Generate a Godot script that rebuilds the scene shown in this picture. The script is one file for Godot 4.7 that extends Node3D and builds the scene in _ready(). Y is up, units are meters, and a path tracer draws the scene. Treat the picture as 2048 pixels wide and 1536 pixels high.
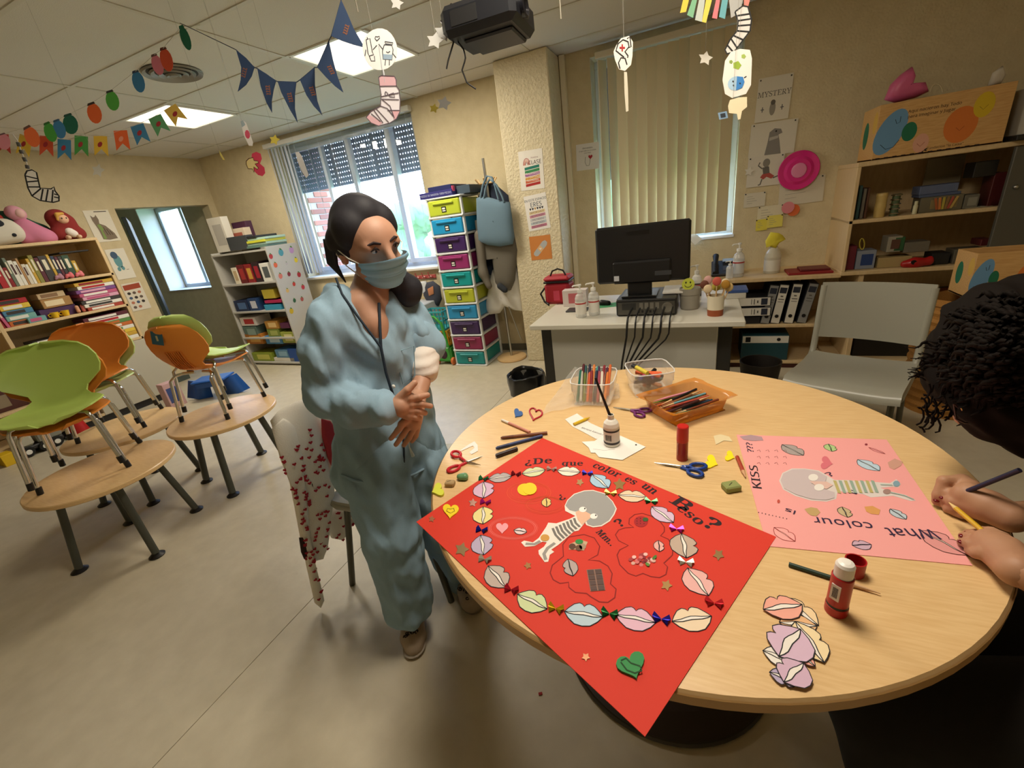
extends Node3D
# ---------- camera model: photo pixels (2048 x 1536) to rays ----------
const F := 848.0
const EYE := Vector3(0, 1.4, 0)
const TT := 0.74                 # round table top
const HC := 2.5                  # ceiling
const ZF := -4.07                # far wall
const XL := -5.8                 # left wall
var CB := Basis()
var mats := {}
var names := {}
var rng := RandomNumberGenerator.new()

func ray(px: float, py: float) -> Vector3:
	return CB * Vector3((px - 1024.0) / F, -(py - 768.0) / F, -1.0)
func onY(px: float, py: float, h := 0.0) -> Vector3:
	var d := ray(px, py)
	return EYE + d * ((h - EYE.y) / d.y)
func onZ(px: float, py: float, z: float) -> Vector3:
	var d := ray(px, py)
	return EYE + d * (z / d.z)
func onX(px: float, py: float, x: float) -> Vector3:
	var d := ray(px, py)
	return EYE + d * (x / d.x)
func T(p: Vector2) -> Vector3:
	return onY(p.x, p.y, TT)

# ---------- mesh builder ----------
class G:
	var v := PackedVector3Array()
	var n := PackedVector3Array()
	var c := PackedColorArray()
	var col := Color(1, 1, 1)
	var usec := false
	func paint(hex: String) -> G:
		usec = true
		col = Color(hex).srgb_to_linear()
		return self
	func tn(a: Vector3, b: Vector3, d: Vector3, na: Vector3, nb: Vector3, nd: Vector3) -> void:
		v.append(a); v.append(d); v.append(b)
		n.append(na); n.append(nd); n.append(nb)
		if usec:
			c.append(col); c.append(col); c.append(col)
	func tri(a: Vector3, b: Vector3, d: Vector3) -> void:
		var q := (b - a).cross(d - a).normalized()
		tn(a, b, d, q, q, q)
	func quad(a: Vector3, b: Vector3, d: Vector3, e: Vector3) -> void:
		tri(a, b, d)
		tri(a, d, e)
	func box(o: Vector3, s: Vector3, b := Basis(), bev := 0.0) -> G:
		var h := s * 0.5
		bev = minf(bev, minf(h.x, minf(h.y, h.z)) * 0.9)
		var P := func(x: float, y: float, z: float) -> Vector3: return o + b * Vector3(x, y, z)
		if bev <= 0.0:
			for f in 6:
				var ax := f / 2
				var sg := 1.0 if f % 2 == 0 else -1.0
				var u := Vector3(); var w := Vector3(); var m := Vector3()
				m[ax] = h[ax] * sg
				u[(ax + 1) % 3] = h[(ax + 1) % 3]
				w[(ax + 2) % 3] = h[(ax + 2) % 3] * sg
				quad(o + b * (m - u - w), o + b * (m + u - w), o + b * (m + u + w), o + b * (m - u + w))
			return self
		var k := h - Vector3.ONE * bev
		for f in 6:
			var ax := f / 2
			var sg := 1.0 if f % 2 == 0 else -1.0
			var u := Vector3(); var w := Vector3(); var m := Vector3()
			m[ax] = h[ax] * sg
			u[(ax + 1) % 3] = k[(ax + 1) % 3]
			w[(ax + 2) % 3] = k[(ax + 2) % 3] * sg
			quad(o + b * (m - u - w), o + b * (m + u - w), o + b * (m + u + w), o + b * (m - u + w))
		for ax in 3:
			var i := (ax + 1) % 3
			var j := (ax + 2) % 3
			for si in [-1.0, 1.0]:
				for sj in [-1.0, 1.0]:
					var p1 := Vector3(); var p2 := Vector3()
					p1[i] = h[i] * si; p1[j] = k[j] * sj
					p2[i] = k[i] * si; p2[j] = h[j] * sj
					var e := Vector3(); e[ax] = k[ax]
					if si * sj > 0: quad(o + b * (p1 - e), o + b * (p2 - e), o + b * (p2 + e), o + b * (p1 + e))
					else: quad(o + b * (p1 - e), o + b * (p1 + e), o + b * (p2 + e), o + b * (p2 - e))
		for sx in [-1.0, 1.0]:
			for sy in [-1.0, 1.0]:
				for sz in [-1.0, 1.0]:
					var A: Vector3 = P.call(h.x * sx, k.y * sy, k.z * sz)
					var B2: Vector3 = P.call(k.x * sx, h.y * sy, k.z * sz)
					var C2: Vector3 = P.call(k.x * sx, k.y * sy, h.z * sz)
					if sx * sy * sz > 0: tri(A, B2, C2)
					else: tri(A, C2, B2)
		return self
	func bx(x0: float, x1: float, y0: float, y1: float, z0: float, z1: float, bev := 0.0) -> G:
		return box(Vector3(x0 + x1, y0 + y1, z0 + z1) * 0.5, Vector3(absf(x1 - x0), absf(y1 - y0), absf(z1 - z0)), Basis(), bev)
	func tube(pts: Array, r, sides := 8, caps := true, sq := 1.0) -> G:
		var m := pts.size()
		var rings := []
		var nrm := []
		var up := Vector3.UP
		var pu := Vector3()
		for i in m:
			var t: Vector3 = ((pts[mini(i + 1, m - 1)] as Vector3) - (pts[maxi(i - 1, 0)] as Vector3)).normalized()
			if i == 0:
				up = Vector3.UP if absf(t.y) < 0.9 else Vector3.RIGHT
				pu = (up - t * up.dot(t)).normalized()
			else:
				pu = (pu - t * pu.dot(t)).normalized()
			var w := t.cross(pu)
			var rr: float = r[i] if r is Array else r
			var ring := []
			var nr := []
			for s in sides:
				var a := TAU * s / sides
				var q := pu * cos(a) + w * sin(a) * sq
				ring.append((pts[i] as Vector3) + q * rr)
				nr.append(q.normalized())
			rings.append(ring); nrm.append(nr)
		for i in m - 1:
			for s in sides:
				var s2 := (s + 1) % sides
				tn(rings[i][s], rings[i][s2], rings[i + 1][s2], nrm[i][s], nrm[i][s2], nrm[i + 1][s2])
				tn(rings[i][s], rings[i + 1][s2], rings[i + 1][s], nrm[i][s], nrm[i + 1][s2], nrm[i + 1][s])
		if caps:
			for s in sides - 2:
				tri(rings[0][0], rings[0][s + 2], rings[0][s + 1])
				tri(rings[m - 1][0], rings[m - 1][s + 1], rings[m - 1][s + 2])
		return self
	func lathe(prof: Array, o: Vector3, sides := 24, b := Basis(), smooth := true) -> G:
		for i in prof.size() - 1:
			var p: Vector2 = prof[i]
			var q: Vector2 = prof[i + 1]
			var d := q - p
			var fn := Vector2(d.y, -d.x).normalized()
			for s in sides:
				var a0 := TAU * s / sides
				var a1 := TAU * (s + 1) / sides
				var e0 := Vector3(cos(a0), 0, sin(a0))
				var e1 := Vector3(cos(a1), 0, sin(a1))
				var A := o + b * (e0 * p.x + Vector3(0, p.y, 0))
				var B2 := o + b * (e1 * p.x + Vector3(0, p.y, 0))
				var C2 := o + b * (e1 * q.x + Vector3(0, q.y, 0))
				var D := o + b * (e0 * q.x + Vector3(0, q.y, 0))
				var n0 := b * (e0 * fn.x + Vector3(0, fn.y, 0))
				var n1 := b * (e1 * fn.x + Vector3(0, fn.y, 0))
				if p.x > 1e-6: tn(A, C2, B2, n0, n1, n1)
				if q.x > 1e-6: tn(A, D, C2, n0, n0, n1)
		return self
	# flat outline pts (2D), m maps 2D -> 3D; extruded by vector t from offset o
	func slab(pts: PackedVector2Array, m: Callable, t: Vector3, o := Vector3.ZERO) -> G:
		var ix := Geometry2D.triangulate_polygon(pts)
		var P := []
		for p in pts: P.append((m.call(p) as Vector3) + o)
		for i in range(0, ix.size(), 3):
			var a: Vector3 = P[ix[i]]; var b: Vector3 = P[ix[i + 1]]; var d: Vector3 = P[ix[i + 2]]
			if (b - a).cross(d - a).dot(t) < 0:
				var s := b; b = d; d = s
			tri(a + t, b + t, d + t)
			if t.length() > 0.00045: tri(a, d, b)
		if t.length() > 0.00045:
			for i in P.size():
				var j := (i + 1) % P.size()
				quad(P[i], P[j], P[j] + t, P[i] + t)
		return self
	func fill(pts: PackedVector2Array, m: Callable, hex: String, lift: Vector3) -> G:
		paint(hex)
		return slab(pts, m, lift.normalized() * 0.0001, lift)
	func line(pts, m: Callable, w: float, hex: String, lift: Vector3, closed := false) -> G:
		paint(hex)
		var up := lift.normalized()
		var P := []
		for p in pts: P.append((m.call(p) as Vector3) + lift)
		if closed: P.append(P[0])
		var L := []
		var R := []
		for i in P.size():
			var a: Vector3 = P[maxi(i - 1, 0)]
			var b: Vector3 = P[mini(i + 1, P.size() - 1)]
			if closed and (i == 0 or i == P.size() - 1): a = P[P.size() - 2]; b = P[1]
			var s := (b - a).cross(up).normalized() * w * 0.5
			L.append(P[i] + s); R.append(P[i] - s)
		for i in P.size() - 1:
			tn(L[i], R[i + 1], R[i], up, up, up)
			tn(L[i], L[i + 1], R[i + 1], up, up, up)
		return self
	# smooth grid from points[u][v]; th: thickness along the normal
	func grid(P: Array, th := 0.0, wrap := false) -> G:
		var nu := P.size()
		var nv: int = P[0].size()
		var N := []
		for i in nu:
			var row := []
			for j in nv:
				var i0 := maxi(i - 1, 0); var i1 := mini(i + 1, nu - 1)
				if wrap and i == 0: i0 = nu - 2
				if wrap and i == nu - 1: i1 = 1
				var du: Vector3 = P[i1][j] - P[i0][j]
				var dv: Vector3 = P[i][mini(j + 1, nv - 1)] - P[i][maxi(j - 1, 0)]
				row.append(du.cross(dv).normalized())
			N.append(row)
		for s in (2 if th > 0.0 else 1):
			for i in nu - 1:
				for j in nv - 1:
					var q := []
					var m := []
					for k in [[0, 0], [1, 0], [1, 1], [0, 1]]:
						var nn: Vector3 = N[i + k[0]][j + k[1]]
						q.append((P[i + k[0]][j + k[1]] as Vector3) - nn * th * s)
						m.append(nn if s == 0 else -nn)
					if s == 0:
						tn(q[0], q[1], q[2], m[0], m[1], m[2]); tn(q[0], q[2], q[3], m[0], m[2], m[3])
					else:
						tn(q[0], q[2], q[1], m[0], m[2], m[1]); tn(q[0], q[3], q[2], m[0], m[3], m[2])
		if th > 0.0:
			for i in nu - 1:
				for j in ([0, nv - 1] if nv > 1 else []):
					quad(P[i][j], P[i + 1][j], P[i + 1][j] - N[i + 1][j] * th, P[i][j] - N[i][j] * th)
			if not wrap:
				for j in nv - 1:
					for i in [0, nu - 1]:
						quad(P[i][j], P[i][j + 1], P[i][j + 1] - N[i][j + 1] * th, P[i][j] - N[i][j] * th)
		return self
	func ball(o: Vector3, r: Vector3, su := 12, sv := 8, b := Basis()) -> G:
		for i in sv:
			for j in su:
				var q := []
				var m := []
				for k in [[0, 0], [1, 0], [1, 1], [0, 1]]:
					var th: float = PI * (i + k[0]) / sv
					var ph: float = TAU * (j + k[1]) / su
					var d := Vector3(sin(th) * cos(ph), cos(th), sin(th) * sin(ph))
					q.append(o + b * (d * r)); m.append(b * (d / r).normalized())
				if i > 0: tn(q[0], q[3], q[2], m[0], m[3], m[2])
				if i < sv - 1: tn(q[0], q[2], q[1], m[0], m[2], m[1])
		return self
	func mesh(off := Vector3.ZERO) -> ArrayMesh:
		var a := []
		a.resize(Mesh.ARRAY_MAX)
		if off != Vector3.ZERO:
			var w := PackedVector3Array()
			w.resize(v.size())
			for i in v.size(): w[i] = v[i] - off
			a[Mesh.ARRAY_VERTEX] = w
		else:
			a[Mesh.ARRAY_VERTEX] = v
		a[Mesh.ARRAY_NORMAL] = n
		if usec:
			while c.size() < v.size(): c.append(col)
			a[Mesh.ARRAY_COLOR] = c
		var am := ArrayMesh.new()
		if v.size(): am.add_surface_from_arrays(Mesh.PRIMITIVE_TRIANGLES, a)
		return am

# metaballs of tapered capsules -> surface nets; bones: [a, b, ra, rb]
func nets(bones: Array, cell: float, k: float, g: G = null, warp = null, folds: FastNoiseLite = null) -> G:
	if g == null: g = G.new()
	var lo := Vector3.ONE * 1e9
	var hi := -lo
	for b in bones:
		var r: float = maxf(b[2], b[3]) + cell * 3.0
		for q in [b[0], b[1]]:
			lo = lo.min(q - Vector3.ONE * r); hi = hi.max(q + Vector3.ONE * r)
	var nx := int((hi.x - lo.x) / cell) + 2
	var ny := int((hi.y - lo.y) / cell) + 2
	var nz := int((hi.z - lo.z) / cell) + 2
	var acc := PackedFloat32Array()
	acc.resize(nx * ny * nz)
	for b in bones:
		var A: Vector3 = b[0]
		var D: Vector3 = b[1] - b[0]
		var L := maxf(D.length_squared(), 1e-9)
		var r0: float = b[2]
		var r1: float = b[3]
		var r := maxf(r0, r1) + cell * 2.5 + 4.0 / k
		var l := ((A.min(b[1]) - Vector3.ONE * r - lo) / cell).floor()
		var h := ((A.max(b[1]) + Vector3.ONE * r - lo) / cell).ceil()
		for ix in range(maxi(0, int(l.x)), mini(nx, int(h.x) + 1)):
			for iy in range(maxi(0, int(l.y)), mini(ny, int(h.y) + 1)):
				for iz in range(maxi(0, int(l.z)), mini(nz, int(h.z) + 1)):
					var p := lo + Vector3(ix, iy, iz) * cell - A
					var t := clampf(p.dot(D) / L, 0.0, 1.0)
					var d := (p - D * t).length() - lerpf(r0, r1, t)
					if d < 4.0 / k + cell * 2.5:
						acc[(ix * ny + iy) * nz + iz] += exp(-k * d)
	var ids := {}
	var vp := PackedVector3Array()
	var off := [0, 1, nz, nz + 1, ny * nz, ny * nz + 1, ny * nz + nz, ny * nz + nz + 1]
	for ix in nx - 1:
		for iy in ny - 1:
			for iz in nz - 1:
				var base := (ix * ny + iy) * nz + iz
				var m := 0
				for q in 8:
					if acc[base + off[q]] > 1.0: m |= 1 << q
				if m == 0 or m == 255: continue
				var s := Vector3()
				var cnt := 0
				for e in [[0, 1], [2, 3], [4, 5], [6, 7], [0, 2], [1, 3], [4, 6], [5, 7], [0, 4], [1, 5], [2, 6], [3, 7]]:
					if ((m >> e[0]) & 1) != ((m >> e[1]) & 1):
						var fa := log(maxf(acc[base + off[e[0]]], 1e-9))
						var fb := log(maxf(acc[base + off[e[1]]], 1e-9))
						var t := fa / (fa - fb)
						var pa := Vector3(e[0] >> 2, (e[0] >> 1) & 1, e[0] & 1)
						var pb := Vector3(e[1] >> 2, (e[1] >> 1) & 1, e[1] & 1)
						s += pa.lerp(pb, t)
						cnt += 1
				ids[base] = vp.size()
				vp.append(lo + (Vector3(ix, iy, iz) + s / cnt) * cell)
	var vn := PackedVector3Array()
	vn.resize(vp.size())
	var qd := []
	for base in ids:
		var iz: int = base % nz
		var iy: int = (base / nz) % ny
		var ix: int = base / (nz * ny)
		for ax in 3:
			var st: int = [ny * nz, nz, 1][ax]
			var o1: int = [nz, ny * nz, ny * nz][ax]
			var o2: int = [1, 1, nz][ax]
			if [iy, ix, ix][ax] == 0 or [iz, iz, iy][ax] == 0: continue
			var ia := acc[base] > 1.0
			var ib := acc[base + st] > 1.0
			if ia == ib: continue
			if not (ids.has(base - o1) and ids.has(base - o2) and ids.has(base - o1 - o2)): continue
			var q := [ids[base], ids[base - o1], ids[base - o1 - o2], ids[base - o2]]
			if (ia == (ax != 1)): q.reverse()
			qd.append(q)
	if warp != null:
		for i in vp.size(): vp[i] = warp.call(vp[i])
	for pass_no in (2 if folds else 1):
		vn.fill(Vector3.ZERO)
		for q in qd:
			var fnv := (vp[q[2]] - vp[q[0]]).cross(vp[q[3]] - vp[q[1]])
			for i in q: vn[i] += fnv
		for i in vn.size(): vn[i] = vn[i].normalized()
		if folds and pass_no == 0:
			for i in vp.size():
				var p := vp[i]
				vp[i] = p + vn[i] * (folds.get_noise_3d(p.x, p.y * 0.45 + p.x * 0.4, p.z) - 0.2) * 0.010
	for q in qd:
		g.tn(vp[q[0]], vp[q[1]], vp[q[2]], vn[q[0]], vn[q[1]], vn[q[2]])
		g.tn(vp[q[0]], vp[q[2]], vp[q[3]], vn[q[0]], vn[q[2]], vn[q[3]])
	return g

# ---------- materials ----------
func mat(hex: String, rough := 0.6, metal := 0.0) -> StandardMaterial3D:
	var key := "%s_%s_%s" % [hex, rough, metal]
	if mats.has(key): return mats[key]
	var m := StandardMaterial3D.new()
	m.albedo_color = Color(hex)
	m.roughness = rough
	m.metallic = metal
	mats[key] = m
	return m
func named(key: String, hex: String, rough := 0.6, metal := 0.0) -> StandardMaterial3D:
	var m := StandardMaterial3D.new()
	m.albedo_color = Color(hex); m.roughness = rough; m.metallic = metal
	mats[key] = m
	return m
func noise(freq: float, oct: int, c0: Color, c1: Color, sz := 512, nrm := false, typ := FastNoiseLite.TYPE_SIMPLEX_SMOOTH, bump := 4.0) -> NoiseTexture2D:
	var t := NoiseTexture2D.new()
	var f := FastNoiseLite.new()
	f.seed = 7; f.noise_type = typ; f.frequency = freq; f.fractal_octaves = oct
	t.noise = f; t.width = sz; t.height = sz; t.seamless = true
	if nrm:
		t.as_normal_map = true; t.bump_strength = bump
	else:
		var gr := Gradient.new()
		gr.set_color(0, c0); gr.set_color(1, c1)
		t.color_ramp = gr
	return t
func textured(key: String, alb: Texture2D, rough: float, sc: Vector3, nrm: Texture2D = null, ns := 0.4, hex := "ffffff") -> StandardMaterial3D:
	var m := named(key, hex, rough)
	m.albedo_texture = alb
	m.uv1_triplanar = true; m.uv1_world_triplanar = true
	m.uv1_scale = sc
	if nrm:
		m.normal_enabled = true; m.normal_texture = nrm; m.normal_scale = ns
	return m
func inkm() -> StandardMaterial3D:
	if not mats.has("ink"):
		var m := named("ink", "ffffff", 0.75)
		m.vertex_color_use_as_albedo = true
	return mats["ink"]
func clear(key: String, hex: String, alpha: float, rough := 0.1) -> StandardMaterial3D:
	if mats.has(key): return mats[key]
	var m := named(key, hex, rough)
	m.transparency = BaseMaterial3D.TRANSPARENCY_ALPHA
	m.albedo_color.a = alpha
	return m

# ---------- nodes ----------
func numbered(s: String) -> String:
	var k: int = names.get(s, 0)
	names[s] = k + 1
	return s if k == 0 else "%s_%03d" % [s, k]
func meta(o: Node3D, label: String, cat: String, group := "", kind := "") -> Node3D:
	if label: o.set_meta("label", label)
	if cat: o.set_meta("category", cat)
	if group: o.set_meta("group", group)
	if kind: o.set_meta("kind", kind)
	return o
func thing(called: String, label: String, cat: String, at := Vector3.ZERO, group := "", turn := 0.0) -> Node3D:
	var o := Node3D.new()
	o.name = numbered(called)
	add_child(o)
	o.position = at
	o.rotation.y = turn
	meta(o, label, cat, group)
	return o
func solo(called: String, g: G, m: Material, label: String, cat: String, at := Vector3.ZERO, group := "") -> MeshInstance3D:
	var o := MeshInstance3D.new()
	o.name = numbered(called)
	o.mesh = g.mesh(at)
	o.material_override = m
	o.position = at
	add_child(o)
	meta(o, label, cat, group)
	return o
func struct(called: String, g: G, m: Material, label := "", cat := "") -> MeshInstance3D:
	var o := solo(called, g, m, label, cat)
	o.set_meta("kind", "structure")
	return o
# a part given in the thing's own axes
func pl(par: Node3D, called: String, g: G, m: Material, label := "") -> MeshInstance3D:
	var o := MeshInstance3D.new()
	o.name = called
	o.mesh = g.mesh()
	o.material_override = m
	par.add_child(o, true)
	if label: o.set_meta("label", label)
	return o
# a part given in world coordinates, thing not turned
func pw(par: Node3D, called: String, g: G, m: Material, label := "") -> MeshInstance3D:
	var o := MeshInstance3D.new()
	o.name = called
	o.mesh = g.mesh(par.global_position)
	o.material_override = m
	par.add_child(o, true)
	if label: o.set_meta("label", label)
	return o
func inst(par: Node3D, called: String, me: Mesh, m: Material, xf: Transform3D) -> MeshInstance3D:
	var o := MeshInstance3D.new()
	o.name = called
	o.mesh = me
	o.material_override = m
	o.transform = xf
	par.add_child(o, true)
	return o
func dup(root: Node3D, at: Vector3, turn: float, label: String, group := "") -> Node3D:
	var r: Node3D = root.duplicate()
	r.name = numbered(String(root.name))
	add_child(r)
	r.position = at
	r.rotation.y = turn
	r.set_meta("label", label)
	if group: r.set_meta("group", group)
	return r
func text(par: Node3D, called: String, s: String, size: float, xf: Transform3D, m: Material, serif := false, italic := false, depth := 0.0004) -> MeshInstance3D:
	var t := TextMesh.new()
	var f := SystemFont.new()
	f.font_names = PackedStringArray(["Droid Serif" if serif else "Droid Sans"])
	f.font_italic = italic
	t.font = f
	t.text = s
	t.font_size = 48
	t.pixel_size = size / 48.0
	t.depth = depth
	t.curve_step = 2.0
	return inst(par, called, t, m, xf)
# frame with x along right, y along up, z out of the page
func page(o: Vector3, right: Vector3, up: Vector3) -> Transform3D:
	var r := right.normalized()
	var z := r.cross(up).normalized()
	return Transform3D(Basis(r, z.cross(r), z), o)
func pv(a: Array) -> PackedVector2Array:
	var o := PackedVector2Array()
	for i in range(0, a.size(), 2): o.append(Vector2(a[i], a[i + 1]))
	return o
func oval(cx: float, cy: float, rx: float, ry: float, k := 16, rot := 0.0) -> PackedVector2Array:
	var o := PackedVector2Array()
	for i in k: o.append(Vector2(cx, cy) + Vector2(cos(TAU * i / k) * rx, sin(TAU * i / k) * ry).rotated(rot))
	return o
func star(cx: float, cy: float, r: float, rot := 0.0, inner := 0.5) -> PackedVector2Array:
	var o := PackedVector2Array()
	for i in 10: o.append(Vector2(cx, cy) + Vector2(0, -r * (1.0 if i % 2 == 0 else inner)).rotated(TAU * i / 10 + rot))
	return o
func heart(cx: float, cy: float, s: float, rot := 0.0) -> PackedVector2Array:
	var o := PackedVector2Array()
	for i in 24:
		var t := TAU * (i + 0.5) / 24
		o.append(Vector2(cx, cy) + (Vector2(16 * pow(sin(t), 3), -(13 * cos(t) - 5 * cos(2 * t) - 2 * cos(3 * t) - cos(4 * t))) * s / 17.0).rotated(rot))
	return o
func flatmap(xf: Transform3D) -> Callable:
	return func(p: Vector2) -> Vector3: return xf * Vector3(p.x, p.y, 0)

# a soft, inflated shape over a closed 3-D outline
func puff(P: Array, nrm: Vector3, depth: float, g: G = null, rings := 6, back := 0.4) -> G:
	if g == null: g = G.new()
	var c := Vector3()
	for p in P: c += p
	c /= P.size()
	var rows := []
	for k in P.size() + 1:
		var p: Vector3 = P[k % P.size()]
		var row := []
		for i in 2 * rings + 1:
			var a := -PI / 2 + PI * i / (2 * rings)
			var s := pow(cos(a), 0.55) if i != 0 and i != 2 * rings else 0.02
			row.append(c.lerp(p, s) + nrm * depth * sin(a) * (1.0 if a > 0 else back))
		rows.append(row)
	return g.grid(rows, 0.0, true)
func pxs(a: Array, f: Callable) -> Array:
	var o := []
	for i in range(0, a.size(), 2): o.append(f.call(a[i], a[i + 1]))
	return o
# height of a pixel above a ground point
func tall(b: Vector3, px: float, py: float) -> float:
	var d := ray(px, py)
	return EYE.y + d.y * Vector2(b.x, b.z).length() / Vector2(d.x, d.z).length()
# a thin rectangular sheet from three projected corners; returns [thing, map, out, transform]
func sheet(called: String, label: String, cat: String, group: String, tl: Vector3, tr: Vector3, bl: Vector3, out: Vector3, hex: String, th := 0.001) -> Array:
	var r := tr - tl
	var d := (bl - tl)
	d = d - r.normalized() * d.dot(r.normalized())
	var c := tl + r / 2 + d / 2
	var o := thing(called, label, cat, c, group)
	var b := Basis(r.normalized(), -d.normalized(), r.normalized().cross(-d.normalized()))
	if b.z.dot(out) < 0: b.z = -b.z
	pl(o, "paper", G.new().box(out * th / 2, Vector3(r.length(), d.length(), th), Basis(r.normalized(), -d.normalized(), out)), mat(hex, 0.8))
	var m := func(p: Vector2) -> Vector3: return r * (p.x - 0.5) + d * (p.y - 0.5) + out * th
	return [o, m, out * 0.0003, r.length(), d.length()]
func words(S: Array, s: String, u: float, v: float, h: float, hex: String, serif := false, italic := false) -> void:
	var m: Callable = S[1]
	var out: Vector3 = (S[2] as Vector3).normalized()
	var a: Vector3 = m.call(Vector2(u, v))
	var r: Vector3 = (m.call(Vector2(u + 0.1, v)) as Vector3) - a
	var up: Vector3 = a - (m.call(Vector2(u, v + 0.1)) as Vector3)
	text(S[0], "lettering", s, h, page(a + out * 0.0004, r, up), mat(hex, 0.8), serif, italic)
func _ready() -> void:
	rng.seed = 4
	CB = Basis.from_euler(Vector3(-0.3834, 0.4427, -0.1382))
	var cam := Camera3D.new()
	cam.name = "camera"
	cam.transform = Transform3D(CB, EYE)
	cam.fov = rad_to_deg(2.0 * atan(768.0 / F))
	cam.near = 0.05
	cam.far = 200.0
	add_child(cam)
	cam.current = true
	var we := WorldEnvironment.new()
	we.name = "world"
	var e := Environment.new()
	e.background_mode = Environment.BG_SKY
	var sm := ProceduralSkyMaterial.new()
	sm.sky_top_color = Color("8fb4e8")
	sm.sky_horizon_color = Color("e6eefc")
	sm.ground_horizon_color = Color("d8dccb")
	sm.ground_bottom_color = Color("8c9078")
	sm.sky_energy_multiplier = SKY
	sm.ground_energy_multiplier = SKY * 0.5
	e.sky = Sky.new()
	e.sky.sky_material = sm
	e.tonemap_mode = Environment.TONE_MAPPER_LINEAR
	e.tonemap_exposure = EXPO
	e.sdfgi_enabled = true; e.ssao_enabled = true; e.ssil_enabled = true
	we.environment = e
	add_child(we)
	make_materials()
	room()
	windows()
	ceiling_things()
	left_side()
	kids_tables()
	toy_shelf()
	far_side()
	desk_side()
	right_shelves()
	round_table()
	posters_on_table()
	table_things()
	patient()
	woman()
	hanging()

const SKY := 4.0
const EXPO := 0.56
const LAMP := 5.5

func make_materials() -> void:
	var W := Color(1, 1, 1)
	textured("wall", noise(0.02, 3, Color("d2c39d"), Color("dbcda8")), 0.85, Vector3.ONE * 0.8, noise(0.12, 3, W, W, 512, true, FastNoiseLite.TYPE_SIMPLEX_SMOOTH, 3.0), 0.25)
	textured("stucco", noise(0.02, 3, Color("d8ccab"), Color("e2d6b6")), 0.85, Vector3.ONE * 1.6, noise(0.05, 3, W, W, 512, true, FastNoiseLite.TYPE_CELLULAR, 6.0), 0.8)
	textured("floor", noise(0.012, 5, Color("c0b69e"), Color("ccc2aa"), 1024), 0.38, Vector3.ONE * 0.7, noise(0.03, 4, W, W, 512, true, FastNoiseLite.TYPE_SIMPLEX_SMOOTH, 2.0), 0.12)
	textured("tile", noise(0.25, 3, Color("d0cdc4"), Color("e0ddd5")), 0.9, Vector3.ONE * 1.6, noise(0.2, 3, W, W, 512, true), 0.2)
	textured("beech", noise(0.02, 4, Color("d9b27c"), Color("e6c48f"), 512), 0.34, Vector3(1.2, 12, 12))
	textured("board", noise(0.02, 4, Color("cfb384"), Color("dcc295"), 512), 0.5, Vector3(3, 0.7, 14))
	textured("crate", noise(0.02, 4, Color("c99a5c"), Color("dcb274"), 512), 0.6, Vector3(1.0, 9, 9))
	textured("gown", noise(0.3, 3, Color("86a4b8"), Color("94b0c2"), 512), 0.9, Vector3(2.0, 0.9, 2.0), noise(0.01, 2, W, W, 512, true, FastNoiseLite.TYPE_SIMPLEX, 14.0), 0.6)
	textured("denim", noise(0.5, 3, Color("5b7488"), Color("74909f"), 512), 0.9, Vector3.ONE * 4.0)
	textured("wicker", noise(0.08, 2, Color("8a5a20"), Color("c08a40"), 256), 0.8, Vector3(6, 20, 6))
	textured("robe", noise(0.3, 3, Color("e4ded2"), Color("f4f0e6"), 512), 0.95, Vector3.ONE * 4.0, noise(0.1, 3, W, W, 512, true), 0.4)
	textured("skin", noise(0.02, 3, Color("b98a70"), Color("c4967c"), 256), 0.55, Vector3.ONE * 4.0)
	textured("skin2", noise(0.02, 3, Color("a87a5c"), Color("b58868"), 256), 0.55, Vector3.ONE * 4.0)
	named("chrome", "d4d4d2", 0.16, 1.0)
	named("steel", "b8b8b4", 0.3, 1.0)
	named("white", "eceae2", 0.5)
	named("paper", "efece0", 0.8)
	named("dark", "1c1b1a", 0.5)
	named("black", "0e0e10", 0.45)
	named("alu", "c8ccd2", 0.4, 0.2)
	clear("glass", "eef4f8", 0.06, 0.02)
	clear("plastic", "f2f2f0", 0.28, 0.2)
	var vane := named("vane", "e8dcb8", 0.8)
	vane.backlight_enabled = true
	vane.backlight = Color(0.5, 0.46, 0.36)

func lamp(x: float, z: float, label: String) -> void:
	var t := thing("ceiling_light", label, "ceiling light", Vector3(x, HC, z), "square ceiling light panels")
	var fr := G.new()
	for s in [-1.0, 1.0]:
		fr.bx(-0.295, 0.295, -0.006, 0.03, s * 0.295 - 0.012, s * 0.295 + 0.012)
		fr.bx(s * 0.295 - 0.012, s * 0.295 + 0.012, -0.006, 0.03, -0.283, 0.283)
	pl(t, "frame", fr, mats.white)
	var dm: StandardMaterial3D = mats.get("diffuser", null)
	if dm == null:
		dm = named("diffuser", "ffffff", 0.6)
		dm.emission_enabled = true
		dm.emission = Color(1, 0.96, 0.88)
		dm.emission_energy_multiplier = 4.0
	pl(t, "diffuser", G.new().bx(-0.283, 0.283, 0.004, 0.012, -0.283, 0.283), dm)
	var a := AreaLight3D.new()
	a.name = "panel_light"
	a.area_size = Vector2(0.56, 0.56)
	a.light_energy = LAMP
	a.light_color = Color(1, 0.95, 0.87)
	a.area_range = 12.0
	a.shadow_enabled = true
	t.add_child(a)
	a.position = Vector3(0, -0.012, 0)
	a.rotation = Vector3(-PI / 2, 0, 0)

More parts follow.
